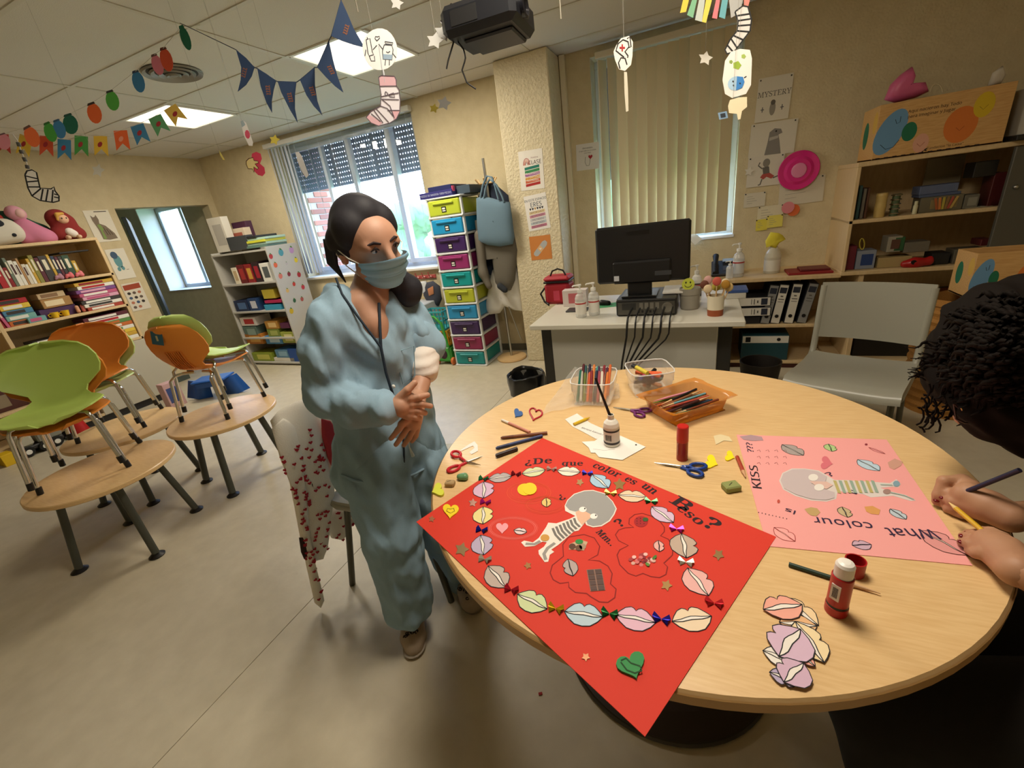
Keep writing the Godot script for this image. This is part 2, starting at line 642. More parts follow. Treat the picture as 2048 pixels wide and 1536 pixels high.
func room() -> void:
	var x1 := 2.4
	var z1 := 2.2
	# floor in two vinyl sheets with a welded seam between them
	var fl := thing("floor", "pale beige vinyl floor with a thin dark welded seam", "floor")
	fl.set_meta("kind", "structure")
	pl(fl, "vinyl_sheet", G.new().bx(-8.2, -1.4605, -0.06, 0, -4.5, z1), mats.floor)
	pl(fl, "vinyl_sheet", G.new().bx(-1.4575, x1, -0.06, 0, -4.5, z1), mats.floor)
	pl(fl, "seam", G.new().bx(-1.4605, -1.4575, -0.06, -0.002, -4.07, z1), mat("8c8064", 0.7))
	pl(fl, "underlay", G.new().bx(-8.2, x1, -0.2, -0.061, -4.5, z1), mats.dark)
	var HT := HC + 0.2
	# far wall with its openings
	var w := G.new()
	var zb := ZF - 0.3
	w.bx(-8.2, -7.52, 0, HT, zb, ZF).bx(-7.52, -6.5, 0, 0.94, zb, ZF).bx(-7.52, -6.5, 2.12, HT, zb, ZF).bx(-6.5, -5.8, 0, HT, zb, ZF)
	var w2 := G.new()
	w2.bx(-5.8, -4.55, 0, HT, zb, ZF).bx(-4.55, -2.6, 0, 0.955, zb, ZF).bx(-4.55, -2.6, 2.44, HT, zb, ZF).bx(-2.6, -0.86, 0, HT, zb, ZF)
	w2.bx(-0.86, 0.235, 0, 0.995, zb, ZF).bx(-0.86, 0.235, 2.44, HT, zb, ZF).bx(0.235, x1, 0, HT, zb, ZF)
	struct("wall_far", w2, mats.wall, "beige painted wall with the two large windows", "wall")
	struct("wall_alcove", w, mats.wall, "shaded wall with a narrow window beyond the doorway", "wall")
	# left wall with doorway
	var l := G.new()
	l.bx(XL - 0.14, XL, 0, HT, -2.95, z1).bx(XL - 0.14, XL, 1.975, HT, -3.98, -2.95).bx(XL - 0.14, XL, 0, HT, ZF, -3.98)
	struct("wall_left", l, mats.wall, "beige wall behind the bookcase with an open doorway", "wall")
	struct("wall_right", G.new().bx(x1, x1 + 0.15, 0, HT, -4.4, z1), mats.wall, "beige side wall past the shelves", "wall")
	struct("wall_back", G.new().bx(-8.2, x1, 0, HT, z1, z1 + 0.15), mats.wall, "beige wall facing the windows", "wall")
	struct("wall_alcove_side", G.new().bx(-8.35, -8.2, 0, HT, -4.4, z1), mats.wall, "end wall of the room beyond the doorway", "wall")
	# pillar
	struct("pillar", G.new().bx(-1.555, -1.105, 0, HC, ZF, -3.73, 0.008), mats.stucco, "square stucco pillar beside the desk", "pillar")
	struct("trim_1", G.new().bx(-1.10, -1.055, 0, HC, ZF, -4.02, 0.004), mat("e6dcc0", 0.6), "pale cable duct running up beside the pillar", "duct")
	struct("trim_2", G.new().bx(-0.80, -0.785, 1.0, HC - 0.04, ZF, -4.055), mat("f0ead8", 0.5))
	struct("baseboard_far", G.new().bx(-5.8, x1, 0, 0.07, ZF, ZF + 0.012), mat("6e6a5c", 0.6))
	struct("baseboard_left", G.new().bx(XL, XL + 0.012, 0, 0.07, -2.95, z1).bx(XL, XL + 0.012, 0, 0.07, ZF, -3.98), mat("4c5650", 0.6))
	# door leaf standing open beyond the doorway
	var d := thing("door_1", "dark green door leaf standing open in the doorway", "door", Vector3(-6.0, 0, -3.1))
	d.set_meta("kind", "structure")
	d.rotation.y = atan2(0.42, -0.75) + PI
	pl(d, "leaf", G.new().bx(-0.86, 0, 0.01, 1.9, -0.02, 0.02, 0.003), mat("20302e", 0.5))
	# ceiling tiles on a metal grid
	var c := thing("ceiling", "suspended ceiling of pale fissured tiles in a metal grid", "ceiling")
	c.set_meta("kind", "structure")
	pl(c, "slab", G.new().bx(-8.35, x1 + 0.15, HC + 0.2, HC + 0.3, -4.4, z1 + 0.15), mats.white)
	var xs := []
	for i in 9: xs.append(-7.5 + 1.25 * i)
	var zs := []
	for i in 12: zs.append(-3.77 + 0.6 * i)
	var bars := G.new()
	for x in xs: bars.bx(x - 0.012, x + 0.012, HC - 0.002, HC + 0.02, ZF, z1)
	for z in zs: bars.bx(-8.2, x1, HC - 0.0025, HC + 0.02, z - 0.012, z + 0.012)
	pl(c, "grid_bars", bars, mat("cfccc0", 0.5))
	lamp(-4.11, -2.87, "lit square light panel above the tables with stacked chairs")
	lamp(-2.17, -2.87, "lit square light panel beside the navy pennants")
	for q in LAMPS2: lamp(q[0], q[1], "lit square light panel above the round table")
	var ex := [-8.2] + xs + [x1]
	var ez := [ZF] + zs + [z1]
	var cache := {}
	for i in ex.size() - 1:
		for j in ez.size() - 1:
			var a: float = ex[i] + 0.008; var b: float = ex[i + 1] - 0.008
			var cz: float = (ez[j] + ez[j + 1]) / 2
			var dz: float = ez[j + 1] - ez[j] - 0.016
			if b - a < 0.05 or dz < 0.05: continue
			var cuts := [[a, b]]
			for q in [[-4.11, -2.87], [-2.17, -2.87]] + LAMPS2:
				if absf(q[1] - cz) < 0.25 and q[0] > a and q[0] < b:
					cuts = [[a, q[0] - 0.31], [q[0] + 0.31, b]]
			for k in cuts:
				var dx: float = k[1] - k[0]
				if dx < 0.03: continue
				var key := "%.3f %.3f" % [dx, dz]
				if not cache.has(key): cache[key] = G.new().box(Vector3.ZERO, Vector3(dx, 0.018, dz), Basis(), 0.003).mesh()
				inst(c, "tile", cache[key], mats.tile, Transform3D(Basis(), Vector3((k[0] + k[1]) / 2, HC + 0.012, cz)))

const LAMPS2 := [[-0.23, -1.07]]

func shutter(x0: float, x1: float, y0: float, y1: float, z: float, par: Node3D) -> void:
	var g := G.new()
	var wd := x1 - x0
	g.bx(0, wd, 0, 0.032, -0.006, 0.006, 0.003)
	var n := int(wd / 0.034)
	for i in n + 1:
		var a := wd * i / (n + 1)
		if i % 9 == 8: g.bx(a, a + wd / (n + 1), 0.032, 0.044, -0.004, 0.004)
		else: g.bx(a, a + wd / (n + 1) * 0.6, 0.032, 0.044, -0.004, 0.004)
	g.bx(0, wd, 0.044, 0.050, -0.006, 0.006)
	var me := g.mesh()
	var y := y0
	while y < y1:
		inst(par, "shutter_slat", me, mat("566a86", 0.6), Transform3D(Basis(), Vector3(x0, y, z) - par.position))
		y += 0.05

func frame(par: Node3D, called: String, x0: float, x1: float, y0: float, y1: float, z: float, t: float, m: Material, dep := 0.05) -> void:
	var g := G.new()
	g.bx(x0, x1, y0, y0 + t, z, z + dep, 0.004).bx(x0, x1, y1 - t, y1, z, z + dep, 0.004)
	g.bx(x0, x0 + t, y0 + t, y1 - t, z, z + dep, 0.004).bx(x1 - t, x1, y0 + t, y1 - t, z, z + dep, 0.004)
	pw(par, called, g, m)

func bricks(x: float, z0: float, z1: float, y0: float, y1: float, called: String) -> void:
	var o := thing(called, "", "", Vector3(x, y0, z0))
	o.set_meta("kind", "structure")
	pw(o, "mortar", G.new().bx(x - 0.2, x - 0.012, y0, y1, z1, z0), mat("b8a89a", 0.9))
	var me := G.new().box(Vector3.ZERO, Vector3(0.1, 0.056, 0.23), Basis(), 0.004).mesh()
	var r := 0
	var y := y0 + 0.03
	while y < y1:
		var z := z0 - (0.12 if r % 2 == 0 else 0.24)
		while z > z1 + 0.1:
			inst(o, "brick", me, [mat("a8604a", 0.9), mat("96543f", 0.9), mat("b56c55", 0.9)][rng.randi() % 3], Transform3D(Basis(), Vector3(-0.05, y - y0, z - z0)))
			z -= 0.24
		y += 0.068
		r += 1

func windows() -> void:
	var al: Material = mats.alu
	# window_1: sliding aluminium window with half lowered shutter
	var w := thing("window_1", "wide aluminium window with a half lowered perforated shutter", "window", Vector3(-3.57, 0.955, ZF))
	w.set_meta("kind", "structure")
	frame(w, "window_frame", -4.55, -2.6, 0.955, 2.44, -4.30, 0.05, al)
	frame(w, "sash", -4.5, -3.55, 1.0, 2.4, -4.27, 0.05, al, 0.03)
	frame(w, "sash", -3.6, -2.65, 1.0, 2.4, -4.24, 0.05, al, 0.03)
	pw(w, "mullion", G.new().bx(-4.02, -3.98, 1.0, 2.4, -4.3, -4.25).bx(-3.06, -3.0, 1.0, 2.4, -4.3, -4.22), al)
	pw(w, "pane", G.new().bx(-4.46, -3.6, 1.04, 2.36, -4.258, -4.253), mats.glass)
	pw(w, "pane", G.new().bx(-3.56, -2.69, 1.04, 2.36, -4.228, -4.223), mats.glass)
	shutter(-4.53, -2.62, 1.93, 2.42, -4.34, w)
	pw(w, "window_sill", G.new().bx(-4.56, -2.59, 0.93, 0.96, -4.3, -4.02, 0.006), mat("e9e6dc", 0.4))
	# blind, vanes turned edge on, most of them gathered at one side
	var b := thing("vertical_blind", "pale vertical blind drawn open at the shuttered window", "blind", Vector3(-3.57, 2.40, -4.02))
	pl(b, "head_rail", G.new().bx(-1.0, 1.0, 0, 0.045, -0.03, 0.03, 0.004), mat("dcdcd6", 0.5))
	var vm := G.new().box(Vector3(0, -0.70, 0), Vector3(0.085, 1.38, 0.0012)).mesh()
	var vmat := named("vane_grey", "c9d0da", 0.7)
	vmat.backlight_enabled = true
	vmat.backlight = Color(0.35, 0.37, 0.42)
	for i in 7: inst(b, "vane", vm, vmat, Transform3D(Basis(Vector3.UP, 2.41 + 0.1 + 0.1 * (i % 3)), Vector3(-0.96 + 0.052 * i, 0, 0)))
	for x in [-0.56, -0.37, -0.21, -0.05, 0.12, 0.28, 0.44, 0.60, 0.66, 0.93]:
		var p := Vector3(-3.57 + x, 0, -4.02)
		inst(b, "vane", vm, vmat, Transform3D(Basis(Vector3.UP, atan2(-p.z, p.x) + 0.02), Vector3(x, 0, 0)))
	# window_2 behind the closed blind
	var v := thing("window_2", "window with white frame behind the closed vertical blind", "window", Vector3(-0.31, 0.995, ZF))
	v.set_meta("kind", "structure")
	frame(v, "window_frame", -0.86, 0.235, 0.995, 2.44, -4.28, 0.05, mat("e8eef4", 0.4))
	pw(v, "mullion", G.new().bx(-0.33, -0.28, 1.04, 2.4, -4.28, -4.23), mat("e8eef4", 0.4))
	pw(v, "pane", G.new().bx(-0.81, -0.33, 1.04, 2.4, -4.257, -4.252), mats.glass)
	pw(v, "pane", G.new().bx(-0.28, 0.185, 1.04, 2.4, -4.257, -4.252), mats.glass)
	pw(v, "window_sill", G.new().bx(-0.87, 0.245, 0.975, 1.0, -4.3, -4.06, 0.004), mat("eef2f6", 0.4))
	shutter(-0.85, 0.225, 1.55, 2.42, -4.33, v)
	var c := thing("vertical_blind", "closed cream vertical blind above the desk", "blind", Vector3(-0.31, 2.395, -4.0))
	pl(c, "head_rail", G.new().bx(-0.49, 0.55, 0, 0.045, -0.03, 0.03, 0.004), mat("d8d0b8", 0.5))
	var vm2 := G.new().box(Vector3(0, -0.685, 0), Vector3(0.088, 1.35, 0.0015)).mesh()
	for i in 13:
		var a: float = [1.0, 0.75, 0.3, 0.42, 0.3, 0.36, 0.3, 0.42, 0.5, 0.3, 0.36, 0.3, 0.4][i]
		inst(c, "vane", vm2, mats.vane, Transform3D(Basis(Vector3.UP, a), Vector3(-0.44 + 0.0745 * i, 0, 0)))
	# window_3 beyond the doorway
	var u := thing("window_3", "narrow window with a deep white reveal beyond the doorway", "window", Vector3(-7.0, 0.94, ZF))
	u.set_meta("kind", "structure")
	frame(u, "window_frame", -7.52, -6.5, 0.94, 2.12, -4.37, 0.06, al)
	pw(u, "mullion", G.new().bx(-6.98, -6.92, 1.0, 2.06, -4.36, -4.32), al)
	pw(u, "pane", G.new().bx(-7.46, -6.98, 1.0, 2.06, -4.35, -4.345), mats.glass)
	pw(u, "pane", G.new().bx(-6.92, -6.56, 1.0, 2.06, -4.35, -4.345), mats.glass)
	pw(u, "reveal", G.new().bx(-7.52, -7.515, 0.945, 2.12, -4.31, -4.075).bx(-7.52, -6.5, 0.94, 0.948, -4.31, -4.05), mats.white)
	# outdoors
	bricks(-4.56, -4.42, -4.95, 0.6, 2.7, "brick_reveal")
	var lawn := G.new().bx(-60, 40, -0.6, -0.5, -70, -4.6)
	var lo := solo("lawn", lawn, textured("grass", noise(0.1, 3, Color("7d9a62"), Color("98b47c"), 256), 0.95, Vector3.ONE * 0.5), "sunlit lawn outside the windows", "lawn")
	lo.set_meta("kind", "stuff")
	for i in 5:
		var g := G.new()
		var p := Vector3(-17.0 + i * 3.6, -0.5, -14.0 - (i % 2) * 2.4)
		var h := 1.9 + rng.randf() * 0.9
		var bones := []
		for k in 14:
			var q := p + Vector3(rng.randfn() * 0.7, 0.5 + rng.randf() * h * 0.75, rng.randfn() * 0.5)
			bones.append([q, q, 0.45, 0.45])
		nets(bones, 0.16, 9.0, g, func(s: Vector3) -> Vector3: return s + Vector3(sin(s.y * 23 + s.z * 17), sin(s.x * 21), sin(s.x * 19 + s.y * 25)) * 0.05)
		solo("garden_bush", g, mat("86a878", 0.95), "%s green bush on the lawn beyond the shuttered window" % ["broad pale", "low light", "tall soft", "rounded dull", "loose bright"][i], "bush", p, "bushes on the lawn")
# a packed box with a printed front; face "x" or "z" tells which way the print looks
func pack(called: String, label: String, cat: String, group: String, a: Vector3, b: Vector3, hex: String, hex2: String, face := "z", rough := 0.5) -> Node3D:
	var lo := a.min(b)
	var hi := a.max(b)
	var o := thing(called, label, cat, Vector3((lo.x + hi.x) / 2, lo.y, (lo.z + hi.z) / 2), group)
	var s := hi - lo
	pl(o, "body", G.new().box(Vector3(0, s.y / 2, 0), s, Basis(), 0.0025), mat(hex, rough))
	if hex2:
		var g := G.new()
		if face == "x": g.box(Vector3(s.x / 2, s.y * 0.5, s.z * 0.08), Vector3(0.0016, s.y * 0.6, s.z * 0.62))
		else: g.box(Vector3(s.x * 0.06, s.y * 0.5, s.z / 2), Vector3(s.x * 0.62, s.y * 0.6, 0.0016))
		pl(o, "printed_panel", g, mat(hex2, 0.6))
	return o

const HUE := {"b0202a": "red", "8c1c22": "dark red", "d8d2c2": "cream", "e8e6dc": "white", "3a3634": "charcoal", "6c7a6c": "grey green", "8a8640": "olive", "c9a23a": "mustard", "2e4a38": "dark green", "5a2230": "maroon", "6a6a6e": "grey", "b58a58": "tan", "26384e": "navy", "c05a80": "pink", "d8a0b8": "pale pink", "e0c040": "yellow", "4a86a8": "blue", "7a4a8a": "violet", "c46a30": "orange", "5a8a4a": "green", "7ab0a8": "turquoise", "8a6a4a": "brown", "a8402e": "brick red"}

func book_row(spec: Array, x: float, y: float, z0: float, dirz: float, where: String, grp: String) -> void:
	var z := z0
	for i in spec.size():
		var q: Array = spec[i]
		var hx: String = q[0]
		var th: float = q[1]
		var ht: float = q[2]
		var lean: float = q[3] if q.size() > 3 else 0.0
		var nb: String = HUE[spec[i + 1][0]] if i + 1 < spec.size() else "gap"
		var pb: String = HUE[spec[i - 1][0]] if i > 0 else "upright"
		var o := thing("book", "%s book with %s spine between %s and %s, %s" % [HUE[hx], "thick" if th > 0.024 else "slim", pb, nb, where], "book", Vector3(x - 0.09, y, z + dirz * th / 2), grp)
		o.rotation.x = -lean * dirz
		pl(o, "cover", G.new().bx(-0.09, 0.085, 0, ht, -th / 2, -th / 2 + 0.003).bx(-0.09, 0.085, 0, ht, th / 2 - 0.003, th / 2).bx(0.085, 0.09, 0, ht, -th / 2, th / 2, 0.002), mat(hx, 0.5))
		pl(o, "pages", G.new().bx(-0.085, 0.085, 0.004, ht - 0.004, -th / 2 + 0.003, th / 2 - 0.003), mats.paper)
		if th > 0.018: pl(o, "title", G.new().bx(0.0895, 0.0908, ht * 0.45, ht * 0.85, -th * 0.22, th * 0.22), mat("e0d8c0" if hx != "e8e6dc" and hx != "d8d2c2" else "503030", 0.6))
		z += dirz * (th + 0.0015 + absf(lean) * 0.05)

func left_side() -> void:
	var x := -5.3
	var B: Material = mats.board
	var zr := -2.45
	var zl := -0.75
	var o := thing("bookcase", "beech bookcase full of books and games against the beige wall", "bookcase", Vector3(-5.47, 0, -1.6))
	for y in [1.655, 1.325, 1.015, 0.675]: pw(o, "shelf", G.new().bx(-5.7, x, y, y + 0.025, zr, zl, 0.003), B)
	pw(o, "side_panel", G.new().bx(-5.7, x, 0.675, 1.655, zr - 0.002, zr + 0.022, 0.003), B)
	pw(o, "divider", G.new().bx(-5.7, x + 0.002, 0.14, 1.655, -1.545, -1.515, 0.003), B)
	pw(o, "back_panel", G.new().bx(-5.712, -5.7, 0.1, 1.655, zr, zl), B)
	pw(o, "cupboard_door", G.new().bx(-5.7, x + 0.002, 0.07, 0.672, -2.56, -1.86, 0.004), mat("bdb8a6", 0.5))
	pw(o, "plinth", G.new().bx(-5.7, x - 0.02, 0, 0.07, -2.56, zl), mats.dark)
	pw(o, "bottom_shelf", G.new().bx(-5.7, x, 0.07, 0.095, -1.86, zl, 0.003), B)
	pw(o, "low_shelf", G.new().bx(-5.7, x, 0.36, 0.385, -1.86, zl, 0.003), B)
	# books on the upper shelf
	var sp := [["8c1c22", 0.03, 0.2], ["6a6a6e", 0.02, 0.22], ["a8402e", 0.035, 0.21], ["3a3634", 0.022, 0.2], ["b0202a", 0.04, 0.215], ["d8d2c2", 0.016, 0.22], ["8c1c22", 0.024, 0.16], ["6c7a6c", 0.02, 0.235], ["e8e6dc", 0.03, 0.21], ["e8e6dc", 0.022, 0.2], ["b58a58", 0.014, 0.22], ["d8d2c2", 0.024, 0.17], ["e8e6dc", 0.018, 0.165], ["c9a23a", 0.02, 0.21], ["8a8640", 0.03, 0.235], ["5a2230", 0.028, 0.21], ["3a3634", 0.055, 0.22], ["c9a23a", 0.02, 0.225], ["26384e", 0.026, 0.21], ["5a2230", 0.022, 0.2], ["3a3634", 0.026, 0.2], ["2e4a38", 0.05, 0.205], ["c9a23a", 0.03, 0.15]]
	book_row(sp, x - 0.02, 1.35, -1.56, -1.0, "upper bookcase shelf", "books on the upper bookcase shelf")
	var sp2 := [["b0202a", 0.03, 0.2], ["26384e", 0.03, 0.22], ["c46a30", 0.025, 0.19], ["e8e6dc", 0.03, 0.21], ["5a2230", 0.03, 0.2], ["8c1c22", 0.03, 0.22]]
	book_row(sp2, x - 0.02, 1.35, -1.28, -1.0, "left bay of the bookcase", "books in the left bay of the bookcase")
	pack("album", "dark album lying slantwise on the upright books", "album", "", Vector3(-5.58, 1.57, -2.36), Vector3(-5.34, 1.583, -2.14), "24262a", "", "x")
	# games
	var gm := "board games on the bookcase"
	var st := [["a8402e", "e8e6dc"], ["e8e6dc", "3a3634"], ["3a3634", "e8e6dc"], ["d8a0b8", "c05a80"], ["c05a80", "e8e6dc"], ["7a4a8a", "d8a0b8"], ["e8e6dc", "b0202a"], ["c9a23a", "8c1c22"]]
	var y := 1.04
	for i in st.size():
		pack("game_box", "%s flat game box with %s print, stacked under the upper books" % [HUE[st[i][0]], HUE[st[i][1]]], "game box", gm, Vector3(x - 0.2, y, -2.42), Vector3(x - 0.01, y + 0.031, -2.13 + 0.012 * (i % 3)), st[i][0], st[i][1], "x")
		y += 0.033
	var st2 := [["e8e6dc", "26384e"], ["c9a23a", "e8e6dc"], ["e0c040", "8a6a4a"], ["e8e6dc", "5a8a4a"], ["c46a30", "e8e6dc"], ["5a8a4a", "c46a30"], ["e8e6dc", "b0202a"], ["5a2230", "e8e6dc"]]
	y = 0.7
	for i in st2.size():
		pack("game_box", "%s game box with %s print, low stack by the cupboard" % [HUE[st2[i][0]], HUE[st2[i][1]]], "game box", gm, Vector3(x - 0.22, y, -2.42), Vector3(x - 0.01, y + 0.034, -2.07 + 0.015 * (i % 2)), st2[i][0], st2[i][1], "x")
		y += 0.0355
	pack("puzzle_box", "brown cardboard puzzle box behind two yellow cups", "box", gm, Vector3(x - 0.24, 1.13, -2.07), Vector3(x - 0.06, 1.21, -1.86), "a8804a", "e8d8b0", "x")
	pack("game_box", "violet game box under the brown puzzle box", "game box", gm, Vector3(x - 0.24, 1.04, -2.08), Vector3(x - 0.07, 1.128, -1.82), "4a2a58", "", "x")
	pack("game_box", "tan game box on top of the brown puzzle box", "game box", gm, Vector3(x - 0.22, 1.212, -2.05), Vector3(x - 0.07, 1.262, -1.86), "c8b08a", "8a6a4a", "x")
	pack("game_box", "turquoise low game box in front of the violet one", "game box", gm, Vector3(x - 0.13, 1.04, -1.83), Vector3(x - 0.015, 1.085, -1.71), "6fa4a8", "c05a80", "x")
	for i in 5:
		var hx: String = ["c46a30", "7ab0a8", "4a86a8", "e0c040", "b0202a"][i]
		pack("game_box", "%s small game box in the pile beside the violet box" % HUE[hx], "game box", gm, Vector3(x - 0.2, 1.04 + 0.044 * i, -1.79), Vector3(x - 0.04 - 0.008 * i, 1.082 + 0.044 * i, -1.60), hx, "e8e6dc" if i % 2 else "3a3634", "x")
	book_row([["b0202a", 0.02, 0.2, 0.12], ["8c1c22", 0.02, 0.21, 0.12], ["c05a80", 0.02, 0.19, 0.12]], x - 0.03, 1.04, -1.52, -1.0, "games shelf of the bookcase", "leaning books on the games shelf")
	pack("tablet_case", "black flat case with a pale edge lying under the games shelf", "case", "", Vector3(x - 0.2, 0.86, -1.95), Vector3(x - 0.02, 0.885, -1.66), "2a2624", "e8e6dc", "x")
	pack("game_box", "dark teal game box below the black flat case", "game box", gm, Vector3(x - 0.22, 0.7, -2.0), Vector3(x - 0.03, 0.86, -1.72), "2c4448", "7ab0a8", "x")
	pack("game_box", "pale board game box under the low shelf end", "game box", gm, Vector3(x - 0.22, 0.7, -1.70), Vector3(x - 0.03, 0.8, -1.57), "b8b4a4", "5a8a4a", "x")
	for i in 2:
		var p := Vector3(x - 0.04, 1.04, -1.90 - 0.075 * i)
		var c := thing("toy_cup", "%s yellow toy cup in front of the violet game box" % ["smaller", "larger"][i], "toy cup", p, "yellow toy cups")
		pl(c, "cup", G.new().lathe([Vector2(0.018, 0), Vector2(0.022, 0.004), Vector2(0.030, 0.05), Vector2(0.027, 0.05), Vector2(0.018, 0.006), Vector2(0, 0.006)], Vector3.ZERO, 16), mat("e6bc20", 0.4))
		pl(c, "handle", G.new().tube([Vector3(0, 0.04, 0.028), Vector3(0, 0.036, 0.045), Vector3(0, 0.018, 0.042), Vector3(0, 0.012, 0.022)], 0.004, 6), mat("e6bc20", 0.4))
	for i in 3: solo("toy_figure", nets([[Vector3(x - 0.04, 1.058, -2.07 - 0.04 * i), Vector3(x - 0.04, 1.085, -2.07 - 0.04 * i), 0.016, 0.012], [Vector3(x - 0.04, 1.1, -2.07 - 0.04 * i), Vector3(x - 0.04, 1.1, -2.07 - 0.04 * i), 0.013, 0.013]], 0.005, 160.0), mat(["d8a080", "c86a60", "e0b890"][i], 0.6), "tiny %s toy figure beside the yellow cups" % ["tan", "red", "cream"][i], "toy figure", Vector3(x - 0.04, 1.04, -2.07 - 0.04 * i), "toy figures by the cups")
	for i in 3: solo("pink_figure", nets([[Vector3(x - 0.012, 1.372, -2.06 - 0.075 * i), Vector3(x - 0.012, 1.395, -2.06 - 0.075 * i), 0.02, 0.014], [Vector3(x - 0.012, 1.38, -2.03 - 0.075 * i), Vector3(x - 0.012, 1.365, -2.02 - 0.075 * i), 0.014, 0.01]], 0.005, 160.0), mat(["b08090", "d86a70", "e07a80"][i], 0.6), "small %s figurine in front of the books" % ["mauve", "coral", "salmon"][i], "figurine", Vector3(x - 0.012, 1.35, -2.06 - 0.075 * i), "figurines in front of the books")
	# plush toys on top
	var yt := 1.68
	var gd := thing("plush_toy", "large dark green plush with a red head lying on the bookcase", "plush toy", Vector3(-5.55, yt, -1.75), "plush toys on the bookcase")
	pw(gd, "body", nets([[Vector3(-5.56, yt + 0.11, -1.6), Vector3(-5.56, yt + 0.15, -1.82), 0.11, 0.12], [Vector3(-5.56, yt + 0.15, -1.82), Vector3(-5.55, yt + 0.09, -2.0), 0.11, 0.08]], 0.02, 30.0), mat("2c5a4a", 0.95))
	pw(gd, "head", nets([[Vector3(-5.47, yt + 0.24, -1.66), Vector3(-5.47, yt + 0.22, -1.73), 0.065, 0.05]], 0.012, 50.0), mat("a8362c", 0.95))
	pw(gd, "snout", nets([[Vector3(-5.43, yt + 0.18, -1.72), Vector3(-5.43, yt + 0.16, -1.74), 0.04, 0.035]], 0.012, 50.0), mat("9a6a48", 0.95))
	var sd := thing("plush_toy", "white plush cushion with black patches beside the pink doll", "plush toy", Vector3(-5.40, yt, -1.68), "plush toys on the bookcase")
	pw(sd, "body", nets([[Vector3(-5.40, yt + 0.07, -1.60), Vector3(-5.40, yt + 0.09, -1.76), 0.07, 0.075], [Vector3(-5.40, yt + 0.16, -1.6), Vector3(-5.40, yt + 0.15, -1.74), 0.07, 0.06]], 0.015, 40.0), mat("d8d2c4", 0.95))
	pw(sd, "patch", G.new().ball(Vector3(-5.335, yt + 0.165, -1.68), Vector3(0.012, 0.04, 0.042)), mat("20242c", 0.9))
	pw(sd, "patch", G.new().ball(Vector3(-5.325, yt + 0.075, -1.74), Vector3(0.008, 0.016, 0.016)), mat("20242c", 0.9))
	var pd := thing("plush_toy", "pale pink doll cushion with round bonnet and full skirt", "plush toy", Vector3(-5.43, yt, -1.9), "plush toys on the bookcase")
	pw(pd, "dress", nets([[Vector3(-5.42, yt + 0.05, -1.95), Vector3(-5.43, yt + 0.15, -1.87), 0.075, 0.055], [Vector3(-5.42, yt + 0.05, -1.83), Vector3(-5.43, yt + 0.14, -1.86), 0.05, 0.05], [Vector3(-5.42, yt + 0.04, -2.0), Vector3(-5.42, yt + 0.06, -1.92), 0.04, 0.06]], 0.012, 50.0), mat("cf7f9e", 0.95))
	pw(pd, "head", nets([[Vector3(-5.43, yt + 0.245, -1.86), Vector3(-5.43, yt + 0.255, -1.85), 0.062, 0.06]], 0.012, 50.0), mat("dfa0b4", 0.95))
	pw(pd, "face", G.new().ball(Vector3(-5.385, yt + 0.245, -1.865), Vector3(0.03, 0.038, 0.036)), mat("e4b8b4", 0.9))
	var rd := thing("plush_toy", "doll cushion with red hood, blond fringe and white apron", "plush toy", Vector3(-5.42, yt, -2.13), "plush toys on the bookcase")
	pw(rd, "hood", nets([[Vector3(-5.44, yt + 0.19, -2.12), Vector3(-5.44, yt + 0.16, -2.15), 0.085, 0.085], [Vector3(-5.43, yt + 0.07, -2.15), Vector3(-5.43, yt + 0.06, -2.08), 0.07, 0.065], [Vector3(-5.43, yt + 0.05, -2.22), Vector3(-5.43, yt + 0.04, -2.2), 0.05, 0.05]], 0.012, 50.0), mat("8c2c2a", 0.95))
	pw(rd, "face", nets([[Vector3(-5.372, yt + 0.185, -2.12), Vector3(-5.372, yt + 0.18, -2.125), 0.042, 0.042]], 0.01, 60.0), mat("e6b898", 0.9))
	pw(rd, "fringe", nets([[Vector3(-5.345, yt + 0.222, -2.09), Vector3(-5.345, yt + 0.225, -2.13), 0.014, 0.012], [Vector3(-5.35, yt + 0.215, -2.088), Vector3(-5.352, yt + 0.175, -2.08), 0.012, 0.009]], 0.006, 150.0), mat("d8a850", 0.9))
	for s in [-0.016, 0.016]: pw(rd, "eye", G.new().ball(Vector3(-5.331, yt + 0.185, -2.122 + s), Vector3(0.003, 0.007, 0.005)), mats.black)
	pw(rd, "apron", nets([[Vector3(-5.368, yt + 0.07, -2.13), Vector3(-5.366, yt + 0.05, -2.15), 0.036, 0.034]], 0.01, 60.0), mat("ece4dc", 0.9))
	for s in [-0.03, 0.05]: pw(rd, "shoe", nets([[Vector3(-5.345, yt + 0.022, -2.14 + s), Vector3(-5.33, yt + 0.02, -2.14 + s), 0.02, 0.018]], 0.008, 100.0), mat("d8b898", 0.9))
	for q in [gd, sd, pd, rd]: q.position.z -= 0.17
	var bag := thing("bag", "brown bag with a yellow buckle strap hanging at the bookcase top", "bag", Vector3(-5.28, 1.45, -1.62))
	pw(bag, "pouch", nets([[Vector3(-5.28, 1.66, -1.58), Vector3(-5.28, 1.70, -1.64), 0.04, 0.035]], 0.01, 60.0), mat("4a2a20", 0.8))
	pw(bag, "strap", G.new().tube([Vector3(-5.27, 1.74, -1.64), Vector3(-5.265, 1.68, -1.68), Vector3(-5.265, 1.6, -1.69), Vector3(-5.265, 1.52, -1.68)], 0.008, 6, true, 2.0), mat("c9a020", 0.6))
	# posters beside the bookcase
	var ps := [["printed_sheet", "white sheet with a grey striped sitting cat picture", [163, 421, 215, 421, 238, 480, 201, 484], "efe9d8"], ["printed_sheet", "white sheet with a small blue green figure picture", [208, 499, 247, 497, 272, 555, 238, 559], "ece8da"], ["printed_sheet", "white sheet with a red heading band and dark pictures", [241, 568, 281, 565, 300, 615, 268, 622], "e6e0d2"]]
